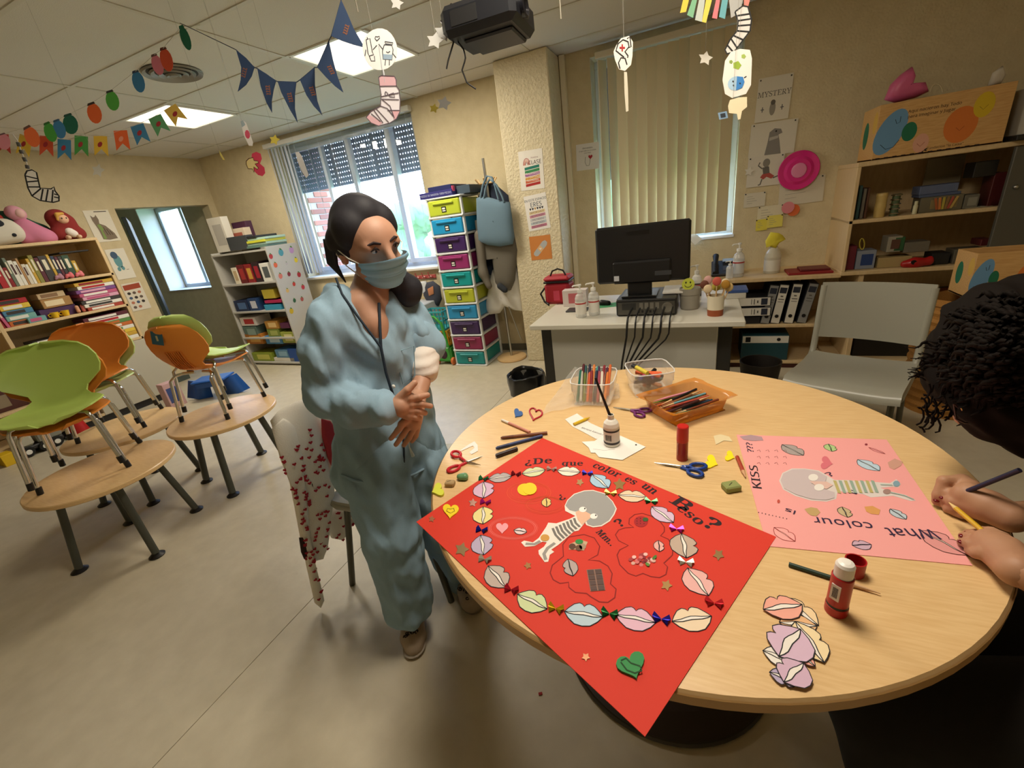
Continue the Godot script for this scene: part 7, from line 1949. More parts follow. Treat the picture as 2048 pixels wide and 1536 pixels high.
	for q in [[1560, 1196, 1637, 1252, 20, -10, "f0d4a8", 0.0, "peach paper lips lying beneath the coral ones"], [1558, 1246, 1634, 1254, 0, -14, "e8b888", 0.0008, "orange paper lips half hidden under the coral pair"], [1590, 1245, 1648, 1328, 30, -10, "f2dcae", 0.0016, "cream paper lips pointing away from the glue stick"], [1525, 1304, 1600, 1330, -10, 20, "efe9e0", 0.0016, "white paper lips under the lilac ones"], [1538, 1348, 1600, 1368, -10, 20, "b8aac8", 0.0024, "violet paper lips lowest in the pile"], [1600, 1312, 1630, 1336, 10, -10, "eea898", 0.0024, "small coral paper lips between the lilac pairs"], [1526, 1222, 1604, 1212, 0, -20, "f0aa98", 0.0024, "coral paper lips on top of the pile's upper end"], [1557, 1317, 1600, 1262, -20, -10, "d8b8d0", 0.0034, "lilac paper lips on top in the middle of the pile"], [1567, 1369, 1606, 1331, -20, -6, "d4b2ca", 0.0042, "lilac paper lips on top at the pile's near end"]]:
		var a := T(Vector2(q[0], q[1])); var b := T(Vector2(q[2], q[3]))
		var lp := thing("lip_cutout", q[8], "paper lips", Vector3((a.x + b.x) / 2, TT + 0.0006 + q[7], (a.z + b.z) / 2), "loose paper lips in a pile")
		lips(lp, a, b, T(Vector2((q[0] + q[2]) / 2 + q[4], (q[1] + q[3]) / 2 + q[5])), q[6], TT + 0.0006 + q[7], "", 1.15 if nl < 7 else 1.5, 0.8)
		nl += 1
	var cr := onY(1081, 1388, 0.0)
	solo("paper_crumb", G.new().box(cr + Vector3(0, 0.0015, 0), Vector3(0.012, 0.003, 0.009), Basis(Vector3.UP, 0.5), 0.001), mat("a01c20", 0.7), "tiny red paper crumb lying on the vinyl floor", "crumb", cr)
func at(px: float, py: float, dist: float) -> Vector3:
	var d := ray(px, py)
	return EYE + d * (dist / Vector2(d.x, d.z).length())
func chain(L: Array, pts: Array, r: Array) -> void:
	for i in pts.size() - 1: L.append([pts[i], pts[i + 1], r[i], r[i + 1]])

func patient() -> void:
	# chair behind, with the bathrobe over its back
	var ch := grey_chair("grey plastic chair draped with the heart print bathrobe", Vector3(-1.10, 0, -1.17), 1.67)
	robe()
	var hp := at(742, 497, 1.36)
	var base := Vector3(-0.93, 0, -0.86)
	var o := thing("person", "person in pale blue pyjamas and surgical mask clasping their hands", "person", base)
	var cd := (EYE - hp).normalized()
	var rt := Vector3.UP.cross(cd).normalized()
	var up := cd.cross(rt).normalized()
	# face looks towards the table side and a little down, head tilted
	var fw := (cd * 0.86 + rt * 0.46 - up * 0.20).normalized()
	var hu := (up + rt * -0.14 - fw * up.dot(fw)).normalized()
	hu = (hu - fw * hu.dot(fw)).normalized()
	var hr := hu.cross(fw)            # to the picture's right
	var H := func(x: float, y: float, z: float) -> Vector3: return hp + (hr * x + hu * y + fw * z) * 0.95
	var shR := at(662, 632, 1.29); var shL := at(805, 622, 1.45)
	var elR := at(650, 790, 1.26); var wrR := at(782, 815, 1.15)
	var elL := at(858, 700, 1.40); var wrL := at(836, 792, 1.25)
	var nk := at(733, 610, 1.36); var ch0 := at(735, 690, 1.36); var ws := at(765, 830, 1.36)
	var hipR := at(752, 920, 1.31); var hipL := at(838, 905, 1.40)
	var knR := at(795, 1070, 1.22); var anR := at(826, 1238, 1.25)
	var knL := at(885, 1040, 1.36); var anL := at(930, 1185, 1.42)
	# ---- skin: one continuous body ----
	var B := []
	chain(B, [H.call(0, -0.09, -0.03), nk], [0.052, 0.056])
	chain(B, [nk, ch0, ws], [0.06, 0.10, 0.095])
	chain(B, [shR, nk, shL], [0.036, 0.045, 0.036])
	chain(B, [ws, hipR, knR, anR], [0.09, 0.075, 0.055, 0.036])
	chain(B, [ws, hipL, knL, anL], [0.09, 0.075, 0.055, 0.036])
	chain(B, [shR, elR, wrR], [0.045, 0.036, 0.025])
	chain(B, [shL, elL], [0.045, 0.036])
	chain(B, [elL, wrL], [0.038, 0.026])
	# chest shown in the neck opening
	var fr := (EYE - ch0)
	fr.y = 0
	fr = fr.normalized()
	chain(B, [at(722, 612, 1.315), at(746, 650, 1.288), at(762, 688, 1.262)], [0.05, 0.042, 0.02])
	var g := nets(B, 0.011, 150.0)
	# head: skull, jaw, nose, ears
	var Hd := []
	for q in [[0, 0.035, -0.025, 0.082], [0, 0.03, 0.02, 0.075], [0, -0.03, 0.02, 0.062], [0, -0.075, 0.035, 0.042], [0.03, -0.045, 0.03, 0.045], [-0.03, -0.045, 0.03, 0.045], [0, 0.04, -0.05, 0.075]]:
		Hd.append([H.call(q[0], q[1], q[2]), H.call(q[0], q[1], q[2] + 0.001), q[3] * 0.95, q[3] * 0.95])
	Hd.append([H.call(0, 0.02, 0.088), H.call(0, -0.018, 0.108), 0.010, 0.014])
	Hd.append([H.call(-0.045, 0.022, 0.07), H.call(0.045, 0.022, 0.07), 0.016, 0.016])
	for s in [-1.0, 1.0]: Hd.append([H.call(s * 0.083, 0.02, -0.02), H.call(s * 0.086, -0.018, -0.012), 0.014, 0.010])
	Hd.append([H.call(0, -0.09, -0.03), H.call(0, -0.12, -0.035), 0.05, 0.05])
	nets(Hd, 0.005, 260.0, g)
	# ---- hands ----
	var HA := []
	# upper hand, back towards the viewer, fingers to the table side
	var d := 1.135
	chain(HA, [wrR, at(800, 812, 1.14)], [0.027, 0.030])
	for q in [[800, 795], [802, 808], [802, 820], [800, 830]]: chain(HA, [at(790, 815, 1.145), at(q[0] + 18, q[1], d)], [0.02, 0.016])
	var fing := [[[818, 797], [838, 794], [855, 790]], [[820, 808], [842, 808], [861, 812]], [[820, 819], [838, 822], [850, 826]], [[816, 829], [830, 834], [839, 837]]]
	for f in fing: chain(HA, [at(f[0][0], f[0][1], d), at(f[1][0], f[1][1], d - 0.004), at(f[2][0], f[2][1], d + 0.006)], [0.0105, 0.0095, 0.008])
	chain(HA, [at(800, 797, 1.14), at(815, 780, 1.13), at(829, 766, 1.135)], [0.015, 0.011, 0.009])
	nets(HA, 0.003, 800.0, g)
	HA = []
	# lower hand, fingers pointing down
	chain(HA, [wrL, at(832, 812, 1.19), at(826, 842, 1.165)], [0.026, 0.026, 0.027])
	for f in [[[812, 842, 0.0], [796, 860, 0.0], [782, 877, 0.0]], [[820, 849, 0.004], [805, 871, 0.004], [792, 889, 0.006]], [[829, 853, 0.012], [818, 876, 0.018], [808, 890, 0.024]], [[836, 852, 0.02], [831, 872, 0.03], [824, 882, 0.036]]]: chain(HA, [at(f[0][0], f[0][1], 1.15 + f[0][2]), at(f[1][0], f[1][1], 1.142 + f[1][2]), at(f[2][0], f[2][1], 1.14 + f[2][2])], [0.0095, 0.0085, 0.0072])
	chain(HA, [at(815, 838, 1.15), at(803, 848, 1.14), at(799, 858, 1.138)], [0.014, 0.010, 0.0085])
	nets(HA, 0.003, 800.0, g)
	pw(o, "body", g, mats.skin)
	# face details
	for s in [-1.0, 1.0]:
		var e := pw(o, "eye", G.new().ball(H.call(s * 0.033, 0.014, 0.081), Vector3(0.0125, 0.0085, 0.008), 14, 10, Basis(hr, hu, fw)), mat("d8d0cc", 0.3))
		pw(e, "iris", G.new().ball(H.call(s * 0.033 + 0.001, 0.013, 0.0865), Vector3(0.0055, 0.0058, 0.0035), 12, 8, Basis(hr, hu, fw)), mat("20161a", 0.2))
		pw(e, "upper_lid", G.new().tube([H.call(s * 0.019, 0.013, 0.089), H.call(s * 0.033, 0.0215, 0.0905), H.call(s * 0.047, 0.015, 0.083)], [0.003, 0.0042, 0.003], 6), mat("3a2824", 0.6))
		pw(o, "eyebrow", G.new().tube([H.call(s * 0.015, 0.030, 0.094), H.call(s * 0.035, 0.037, 0.092), H.call(s * 0.055, 0.031, 0.077)], [0.003, 0.0042, 0.002], 6), mat("2a1e20", 0.9))
	# ---- mask ----
	var rows := []
	for i in 17:
		var row := []
		var u := -1.0 + i / 8.0
		for j in 11:
			var v := j / 10.0
			var a := u * 1.22
			var yy := lerpf(-0.008 - 0.010 * u * u, -0.105 + 0.022 * u * u, v)
			var r := 0.079 + 0.022 * (1 - u * u) * (1.0 - v * 0.5) - 0.02 * v * v + 0.004 * sin(v * 19.0)
			var rz := 0.02 + r * cos(a) + 0.014 * (1 - u * u) * (1 - v)
			row.append(H.call(sin(a) * r, yy, rz))
		rows.append(row)
	var mk := pw(o, "surgical_mask", G.new().grid(rows, 0.0015), mat("93c6ea", 0.8))
	for v in [0.32, 0.5, 0.68]:
		var pt := []
		for i in 17: pt.append((rows[i][int(v * 10)] as Vector3) + fw * 0.0012)
		pw(mk, "pleat", G.new().tube(pt, 0.0014, 5), mat("84b8da", 0.8))
	for s in [[0, -1.0], [16, 1.0]]:
		pw(mk, "ear_loop", G.new().tube([rows[s[0]][0], H.call(s[1] * 0.094, 0.0, 0.03), H.call(s[1] * 0.096, 0.02, -0.02), H.call(s[1] * 0.099, 0.005, -0.028), H.call(s[1] * 0.09, -0.03, 0.0), rows[s[0]][10]], 0.0017, 6), mats.white)
	# ---- hair ----
	var hb := []
	for q in [[0, 0.075, -0.035, 0.078], [0.04, 0.07, -0.005, 0.055], [-0.04, 0.07, -0.005, 0.055], [0, 0.05, -0.075, 0.072], [0.05, 0.03, -0.055, 0.05], [-0.055, 0.03, -0.055, 0.048], [0, 0.0, -0.085, 0.055], [0.0, 0.1, 0.0, 0.048], [-0.062, 0.05, 0.005, 0.034], [0.062, 0.05, 0.005, 0.034], [-0.075, 0.01, -0.02, 0.022]]:
		hb.append([H.call(q[0], q[1], q[2]), H.call(q[0], q[1], q[2] + 0.001), q[3], q[3]])
	var hm := named("hair_dark", "1c1a22", 0.7)
	var hair := pw(o, "hair", nets(hb, 0.006, 220.0), hm)
	pw(hair, "ponytail", nets([[H.call(0.055, -0.115, 0.03), H.call(0.075, -0.15, 0.03), 0.036, 0.044], [H.call(0.075, -0.15, 0.03), H.call(0.07, -0.165, 0.035), 0.044, 0.04]], 0.006, 190.0), hm)
	for k in 6: pw(hair, "strand", G.new().tube([H.call(-0.092, 0.04, -0.04 - 0.01 * k), H.call(-0.102, -0.03, -0.045 - 0.01 * k), H.call(-0.094 + 0.003 * k, -0.085, -0.035 - 0.01 * k)], [0.007, 0.006, 0.002], 6), hm)
	for k in 16:
		var a := -1.0 + k / 7.5
		pw(hair, "lock", G.new().tube([H.call(a * 0.05, 0.105 - 0.012 * a * a, 0.042 - 0.03 * a * a), H.call(a * 0.066, 0.128 - 0.02 * a * a, -0.01), H.call(a * 0.06, 0.125 - 0.025 * a * a, -0.075)], [0.004, 0.010, 0.006], 6), hm)
	# ---- pyjama top ----
	var tb := []
	chain(tb, [shR + Vector3(0, -0.01, 0), nk + Vector3(0, -0.045, 0), shL + Vector3(0, -0.01, 0)], [0.058, 0.055, 0.058])
	chain(tb, [at(678, 596, 1.32), at(712, 655, 1.285), at(748, 705, 1.27)], [0.038, 0.045, 0.04])
	chain(tb, [at(782, 606, 1.40), at(780, 660, 1.345), at(774, 705, 1.31)], [0.042, 0.05, 0.045])
	chain(tb, [shR, at(678, 596, 1.32)], [0.056, 0.04])
	chain(tb, [shL, at(782, 606, 1.40)], [0.056, 0.042])
	chain(tb, [ch0, ws], [0.125, 0.122])
	chain(tb, [at(690, 690, 1.33), at(735, 850, 1.33), at(740, 935, 1.31)], [0.092, 0.098, 0.124])
	chain(tb, [at(785, 690, 1.40), at(810, 830, 1.38), at(830, 915, 1.38)], [0.09, 0.095, 0.114])
	chain(tb, [shR, at(645, 700, 1.27), elR], [0.056, 0.060, 0.058])
	chain(tb, [elR, at(715, 815, 1.19), at(766, 815, 1.155)], [0.06, 0.055, 0.052])
	chain(tb, [shL, at(836, 672, 1.41)], [0.07, 0.066])
	var tp := mat("1c2c3c", 0.7)
	var fn := FastNoiseLite.new()
	fn.seed = 3; fn.frequency = 10.0; fn.fractal_type = FastNoiseLite.FRACTAL_RIDGED; fn.fractal_octaves = 2
	var top := pw(o, "pyjama_top", nets(tb, 0.010, 150.0, null, func(p: Vector3) -> Vector3: return p + Vector3(0.7, 0, 0.7) * 0.005 * sin(p.y * 46 + p.x * 38 - p.z * 24) + Vector3(0.4, 0.2, 0.5) * 0.003 * sin(p.y * 21 - p.x * 66), fn), mats.gown)
	pw(top, "hem_seam", G.new().tube([at(682, 950, 1.235), at(710, 962, 1.20), at(750, 968, 1.185), at(790, 962, 1.20), at(830, 948, 1.24), at(862, 930, 1.29)], 0.004, 6), mats.gown)
	pw(top, "side_slit", G.new().tube([at(806, 868, 1.225), at(808, 905, 1.212), at(808, 956, 1.205)], 0.0035, 6), tp)
	pw(top, "rolled_cuff", nets([[at(836, 672, 1.405), at(856, 690, 1.40), 0.062, 0.06], [at(836, 680, 1.40), at(850, 696, 1.395), 0.06, 0.058]], 0.009, 220.0), mats.gown)
	pw(top, "neck_trim", G.new().tube([at(672, 556, 1.30), at(684, 588, 1.272), at(712, 628, 1.248), at(742, 668, 1.228), at(762, 695, 1.222)], 0.0035, 6), tp)
	pw(top, "placket_trim", G.new().tube([at(758, 606, 1.275), at(760, 655, 1.24), at(762, 695, 1.222), at(772, 745, 1.215), at(786, 790, 1.215)], 0.0042, 6), tp)
	pw(top, "button", G.new().ball(at(787, 773, 1.205), Vector3(0.006, 0.006, 0.004), 10, 8), mats.white)
	var pk := [at(790, 705, 1.268), at(828, 692, 1.29), at(830, 752, 1.29), at(806, 768, 1.262)]
	pw(top, "pocket_seam", G.new().tube([pk[0], pk[1], pk[2], pk[3], pk[0]], 0.0016, 5), mat("86a8b8", 0.9))
	pw(o, "bandage", nets([[at(846, 706, 1.37), at(846, 738, 1.325), 0.047, 0.043], [at(852, 716, 1.36), at(851, 742, 1.32), 0.044, 0.041]], 0.008, 260.0, null, func(p: Vector3) -> Vector3: return p + Vector3(1, 0, 1) * 0.002 * sin(p.y * 210)), mat("e0d6cc", 0.95))
	# ---- trousers ----
	var tr := []
	chain(tr, [at(765, 905, 1.32), at(820, 900, 1.38)], [0.12, 0.11])
	chain(tr, [at(750, 940, 1.285), at(785, 1070, 1.225), at(815, 1205, 1.235)], [0.112, 0.096, 0.09])
	chain(tr, [at(838, 925, 1.36), at(880, 1050, 1.35), at(925, 1160, 1.40)], [0.108, 0.09, 0.072])
	var tw := func(p: Vector3) -> Vector3: return p + Vector3(0.7, 0, 0.7) * 0.004 * sin(p.x * 60 - p.z * 45 + p.y * 8) + Vector3(0.5, 0, 0.5) * 0.003 * sin(p.y * 50 + p.x * 20)
	var trs := pw(o, "pyjama_trousers", nets(tr, 0.011, 190.0, null, tw, fn), mats.gown)
	pw(trs, "drawstring", G.new().tube([at(816, 876, 1.20), at(819, 895, 1.19), at(826, 912, 1.195)], [0.002, 0.002, 0.006], 6), mat("c8d8de", 0.8))
	# ---- slippers ----
	for q in [[Vector2(827, 1240), Vector2(828, 1316), 0.0], [Vector2(935, 1185), Vector2(955, 1225), 0.0]]:
		var a := onY(q[0].x, q[0].y, 0.03); var b := onY(q[1].x, q[1].y, 0.02)
		var dv := (b - a).normalized()
		var sg := nets([[a + Vector3(0, 0.012, 0), a + (b - a) * 0.5 + Vector3(0, 0.012, 0), 0.040, 0.044], [a + (b - a) * 0.5 + Vector3(0, 0.012, 0), b - dv * 0.045, 0.044, 0.034]], 0.007, 220.0, null, func(p: Vector3) -> Vector3: return Vector3(p.x, maxf(p.y, 0.012), p.z))
		var sl := pw(o, "slipper", sg, mat("a2917e", 0.9))
		pw(sl, "sole", nets([[a + Vector3(0, -0.008, 0), b - dv * 0.043 + Vector3(0, 0.002, 0), 0.046, 0.040]], 0.007, 220.0, null, func(p: Vector3) -> Vector3: return Vector3(p.x, clampf(p.y, 0.001, 0.014), p.z)), mat("a89c8c", 0.9))
		var pr := G.new()
		var side := Vector3.UP.cross(dv)
		for k in 34:
			var t := rng.randf_range(0.02, 0.78)
			var s := rng.randf_range(-0.8, 0.8)
			var rr := 0.042 - 0.008 * maxf(0, t - 0.5) * 2
			var c := a.lerp(b, t) + side * s * rr
			c.y = 0.05 + sqrt(maxf(0.0, 1 - s * s)) * rr
			var w := []
			for i in 7: w.append(c + (dv * cos(i * 0.9 + k) + side * sin(i * 0.9 + k)) * 0.0075 * (0.4 + 0.1 * i) + Vector3(0, 0.0015, 0))
			pr.tube(w, 0.0024, 4)
		var ip := pw(sl, "scribble_print", pr, mat("2a221e", 0.9))
		ip.set_meta("kind", "stuff")

func robe() -> void:
	var o := thing("bathrobe", "white fleece bathrobe with small red hearts over the chair back", "bathrobe", Vector3(-1.5, 0.15, -0.93))
	var P0 := Vector3(-1.38, 0.6, -0.88)
	var n := (EYE - P0)
	n.y = 0
	n = n.normalized()
	var pm := func(px: float, py: float) -> Vector3:
		var d := ray(px, py)
		return EYE + d * ((P0 - EYE).dot(n) / d.dot(n))
	var pieces := [
		["body", [540, 842, 556, 822, 590, 804, 612, 796, 640, 830, 652, 860, 664, 930, 668, 985, 660, 1040, 655, 1085, 645, 1115, 625, 1120, 600, 1075, 588, 1010, 572, 930, 560, 900], 0.085],
		["sleeve", [540, 848, 562, 828, 584, 838, 598, 868, 606, 950, 615, 1060, 628, 1130, 643, 1185, 636, 1200, 624, 1190, 606, 1110, 588, 1020, 572, 930, 556, 906], 0.045],
		["frill", [650, 1030, 668, 1022, 712, 1030, 740, 1028, 738, 1050, 714, 1052, 708, 1056, 702, 1076, 690, 1092, 668, 1088, 655, 1068], 0.03],
		["hem", [634, 1090, 655, 1085, 662, 1105, 655, 1120, 640, 1122], 0.02]]
	var hearts := G.new()
	for q in pieces:
		var out := pxs(q[1], pm)
		var sh: Vector3 = n * (0.05 if q[0] == "sleeve" else (0.0 if q[0] == "body" else -0.05))
		for i in out.size(): out[i] += sh
		pw(o, q[0], puff(out, n, q[2]), mats.robe)
		var c := Vector3()
		for p in out: c += p
		c /= out.size()
		var num: int = {"body": 80, "sleeve": 54, "frill": 18, "hem": 5}[q[0]]
		for k in num:
			var e: Vector3 = out[rng.randi() % out.size()]
			var f: Vector3 = out[rng.randi() % out.size()]
			var s := sqrt(rng.randf()) * 0.86
			var ed := e.lerp(f, rng.randf() * 0.2)
			var a := acos(minf(1.0, pow(s, 1.0 / 0.55)))
			var p: Vector3 = c.lerp(ed, s) + n * (q[2] * sin(a) + 0.006)
			var r := Vector3.UP.cross(n)
			hearts.fill(heart(0, 0, 0.0075, rng.randf_range(-0.5, 0.5)), func(u: Vector2) -> Vector3: return p + r * u.x - Vector3.UP * u.y, "a81c2c", n * 0.0005)
	var hm := pw(o, "heart_print", hearts, inkm())
	hm.set_meta("kind", "stuff")
	pw(o, "red_lining", puff(pxs([634, 826, 652, 830, 672, 858, 678, 872, 668, 900, 658, 928, 646, 900, 636, 862], func(a: float, b: float) -> Vector3: return (pm.call(a, b) as Vector3) + n * 0.07), n, 0.02), mat("a8303a", 0.9))
	var pt := pw(o, "brown_patch", puff(pxs([590, 1052, 598, 1052, 607, 1066, 607, 1088, 600, 1094, 594, 1080], func(a: float, b: float) -> Vector3: return (pm.call(a, b) as Vector3) + n * 0.085), n, 0.008), mat("3a2620", 0.9))

func woman() -> void:
	var o := thing("person", "dark haired person with glasses bent over the pink sheet colouring", "person", Vector3(0.9, 0, -0.75))
	var B := []
	var hip := Vector3(0.93, 0.52, -0.76)
	var chs := Vector3(0.86, 0.86, -0.88)
	var nk := Vector3(0.70, 0.98, -0.99)
	var hd := at(1998, 740, 1.24)
	var shl := Vector3(0.90, 0.92, -0.68); var shr := Vector3(0.82, 0.92, -1.14)
	var ell := Vector3(0.74, 0.80, -0.50); var elr := Vector3(0.90, 0.80, -1.0)
	var wrl := onY(2035, 1140, 0.778); var wrr := onY(2020, 1034, 0.778)
	chain(B, [hip, chs, nk], [0.12, 0.11, 0.05])
	chain(B, [nk, hd], [0.05, 0.06])
	chain(B, [shl, chs, shr], [0.055, 0.08, 0.055])
	chain(B, [shl, ell, wrl], [0.045, 0.037, 0.026])
	chain(B, [shr, elr, wrr], [0.045, 0.037, 0.026])
	var knl := Vector3(0.33, 0.50, -0.66); var knr := Vector3(0.45, 0.50, -0.93)
	chain(B, [hip, knl, Vector3(0.42, 0.06, -0.60)], [0.09, 0.058, 0.04])
	chain(B, [hip, knr, Vector3(0.5, 0.06, -0.93)], [0.09, 0.058, 0.04])
	var g := nets(B, 0.012, 150.0)
	# head bent down; face towards the sheet
	var fdir := (at(1930, 850, 1.10) - hd).normalized()
	var fup := (Vector3.UP - fdir * fdir.y).normalized()
	var fs := fup.cross(fdir)
	var H := func(x: float, y: float, z: float) -> Vector3: return hd + fs * x + fup * y + fdir * z
	var Hd := []
	for q in [[0, 0.02, -0.02, 0.085], [0, 0.0, 0.03, 0.07], [0, -0.05, 0.04, 0.05], [0.03, -0.02, 0.05, 0.045], [-0.03, -0.02, 0.05, 0.045]]: Hd.append([H.call(q[0], q[1], q[2]), H.call(q[0], q[1], q[2] + 0.001), q[3], q[3]])
	Hd.append([H.call(0, 0.0, 0.095), H.call(0, -0.03, 0.112), 0.010, 0.014])
	nets(Hd, 0.006, 260.0, g)
	# right hand holding the navy pencil
	var Q := func(px: float, py: float, h: float) -> Vector3: return onY(px, py, TT + h)
	var HA := []
	chain(HA, [wrr, Q.call(1975, 1012, 0.04), Q.call(1938, 992, 0.045)], [0.027, 0.030, 0.026])
	chain(HA, [Q.call(1925, 962, 0.05), Q.call(1888, 962, 0.052), Q.call(1876, 990, 0.026), Q.call(1873, 1003, 0.012)], [0.013, 0.0105, 0.0092, 0.0078])
	chain(HA, [Q.call(1938, 978, 0.045), Q.call(1925, 962, 0.05)], [0.022, 0.014])
	chain(HA, [Q.call(1945, 1012, 0.035), Q.call(1908, 1004, 0.03), Q.call(1886, 996, 0.02)], [0.017, 0.0115, 0.0092])
	chain(HA, [Q.call(1928, 985, 0.038), Q.call(1898, 988, 0.034), Q.call(1884, 1006, 0.012)], [0.013, 0.0105, 0.0085])
	chain(HA, [Q.call(1936, 1015, 0.022), Q.call(1908, 1016, 0.018), Q.call(1896, 1018, 0.009)], [0.012, 0.010, 0.0085])
	chain(HA, [Q.call(1950, 1026, 0.018), Q.call(1925, 1028, 0.012), Q.call(1910, 1025, 0.008)], [0.011, 0.0092, 0.008])
	nets(HA, 0.003, 800.0, g)
	# left hand lying on the sheet, a yellow pencil between the fingers
	HA = []
	chain(HA, [wrl, Q.call(2005, 1105, 0.032), Q.call(1985, 1090, 0.03)], [0.027, 0.030, 0.027])
	for f in [[1978, 1076, 1952, 1069, 1937, 1067], [1970, 1083, 1946, 1076, 1927, 1073], [1965, 1094, 1943, 1089, 1925, 1085], [1968, 1106, 1952, 1106, 1940, 1102]]:
		chain(HA, [Q.call(1990, 1096, 0.03), Q.call(f[0], f[1], 0.029)], [0.018, 0.012])
		chain(HA, [Q.call(f[0], f[1], 0.029), Q.call(f[2], f[3], 0.022), Q.call(f[4], f[5], 0.010)], [0.0108, 0.0092, 0.0078])
	chain(HA, [Q.call(2002, 1078, 0.034), Q.call(1982, 1066, 0.032), Q.call(1966, 1062, 0.022)], [0.014, 0.0105, 0.0085])
	nets(HA, 0.003, 800.0, g)
	pw(o, "body", g, mats.skin2)
	for q in [[1936, 1066, 0.016], [1925, 1072, 0.016], [1923, 1084, 0.016], [1873, 1001, 0.018], [1885, 995, 0.028]]:
		pw(o, "painted_nail", G.new().ball(Q.call(q[0], q[1], q[2]), Vector3(0.0058, 0.0032, 0.0048), 10, 8), mat("6a0c14", 0.2))
	# clothes
	var cl := []
	chain(cl, [hip, chs, nk + Vector3(0.05, -0.03, 0.03)], [0.15, 0.14, 0.07])
	chain(cl, [shl, chs, shr], [0.075, 0.1, 0.075])
	chain(cl, [shl, ell], [0.07, 0.06]); chain(cl, [shr, elr], [0.07, 0.06])
	pw(o, "dark_top", nets(cl, 0.014, 140.0), mat("17130f", 0.95))
	cl = []
	chain(cl, [hip, knl], [0.12, 0.085]); chain(cl, [hip, knr], [0.12, 0.085])
	chain(cl, [knl, Vector3(0.42, 0.12, -0.58)], [0.085, 0.07]); chain(cl, [knr, Vector3(0.52, 0.1, -0.93)], [0.085, 0.07])
	chain(cl, [Vector3(0.5, 0.42, -0.6), Vector3(0.85, 0.42, -0.66)], [0.07, 0.10])
	pw(o, "dark_trousers", nets(cl, 0.014, 140.0), mat("15110d", 0.95))
	for q in [Vector3(0.38, 0.03, -0.60), Vector3(0.46, 0.03, -0.93)]: pw(o, "shoe", nets([[q, q + Vector3(0.14, 0.012, 0.0), 0.036, 0.04]], 0.01, 220.0, null, func(p: Vector3) -> Vector3: return Vector3(p.x, maxf(p.y, 0.002), p.z)), mat("0e0c0a", 0.6))
	# hair: full mass and loose curls
	var hm := named("hair_brown", "100a06", 0.8)
	hm.metallic_specular = 0.25
	var hb := []
	for q in [[2010, 700, 1.20, 0.115], [2040, 790, 1.14, 0.10], [1960, 700, 1.20, 0.085], [1930, 745, 1.16, 0.07], [2000, 800, 1.10, 0.075], [1895, 740, 1.17, 0.045], [1965, 640, 1.24, 0.07], [2030, 640, 1.26, 0.09], [1975, 820, 1.08, 0.04], [1900, 775, 1.13, 0.035], [2070, 720, 1.25, 0.12], [2075, 835, 1.12, 0.08]]:
		var p := at(q[0] + 8, q[1], q[2] + 0.02)
		hb.append([p, p + Vector3(0, 0.001, 0), q[3] * 0.96, q[3] * 0.96])
	var hw := func(p: Vector3) -> Vector3: return p + Vector3(sin(p.y * 120 + p.z * 60), sin(p.x * 110), sin(p.y * 90 + p.x * 80)) * 0.004
	var hair := pw(o, "hair", nets(hb, 0.009, 190.0, null, hw), hm)
	var curls := G.new()
	for k in 380:
		var an := rng.randf() * TAU
		var rr := sqrt(rng.randf())
		var root := Vector2(2016 + cos(an) * rr * 120, 712 + sin(an) * rr * 128)
		var flow := (Vector2(-0.75, 0.5) + (root - Vector2(2030, 660)) / 150.0).normalized() * rng.randf_range(26, 58)
		var d0 := 0.985 + 0.12 * rr * rr
		var pts := []
		var ph := rng.randf() * TAU
		var side := flow.orthogonal().normalized()
		for i in 9:
			var t := i / 8.0
			var q := root + flow * t + side * sin(ph + t * 8) * 6.0
			pts.append(at(q.x, q.y, d0 + 0.02 * t + 0.007 * cos(ph + t * 8)))
		curls.tube(pts, [0.003, 0.0045, 0.005, 0.0048, 0.0042, 0.0036, 0.003, 0.002, 0.001], 4)
	for k in 22:
		var a := Vector2(rng.randf_range(1835, 1990), rng.randf_range(760, 830))
		var pts := []
		var ph := rng.randf() * TAU
		for i in 9:
			var t := i / 8.0
			var q := a + Vector2(-10, 42) * t + Vector2(cos(ph + t * 8), sin(ph + t * 8)) * 8.0
			pts.append(at(maxf(q.x, 1815), minf(q.y, 865), 1.10 + 0.01 * sin(k)))
		curls.tube(pts, 0.0018, 4)
	var cu := pw(hair, "loose_curls", curls, hm)
	cu.set_meta("kind", "stuff")
	var cs := G.new()
	for k in 26:
		var a := Vector2(1868 + rng.randf_range(-12, 30), 700 + rng.randf_range(-20, 60))
		var pts := []
		var ph := rng.randf() * TAU
		for i in 7:
			var t := i / 6.0
			var q := a + Vector2(rng.randf_range(-9, -6) * 6 * t, 6 * t + sin(ph + t * 5) * 6)
			pts.append(at(q.x, q.y, 1.15))
		cs.tube(pts, [0.003, 0.0026, 0.0024, 0.002, 0.0016, 0.0012, 0.0008], 4)
	var cv := pw(hair, "fringe_wisps", cs, hm)
	cv.set_meta("kind", "stuff")
	# glasses
	var gl := pw(o, "glasses_rim", G.new().tube(pxs([1908, 808, 1912, 838, 1930, 846, 1958, 848, 1974, 840, 1966, 828, 1940, 836, 1924, 822, 1908, 808], func(a: float, b: float) -> Vector3: return at(a, b, 1.07)), 0.0018, 6, false), mat("2a1410", 0.2))
	pw(gl, "gold_edge", G.new().tube(pxs([1922, 815, 1930, 832, 1944, 840], func(a: float, b: float) -> Vector3: return at(a, b, 1.066)), 0.0016, 6), mat("c0a068", 0.2, 0.8))
	pw(o, "cheek", nets([[at(1942, 830, 1.13), at(1962, 838, 1.14), 0.026, 0.022]], 0.006, 260.0), mats.skin2)
	# chair under her
	var c := thing("dark_chair", "dark seated chair with a pale metal leg at the craft table", "chair", Vector3(0.93, 0, -0.75))
	pw(c, "seat", G.new().bx(0.66, 1.16, 0.37, 0.41, -0.98, -0.52, 0.015), mat("17130f", 0.8))
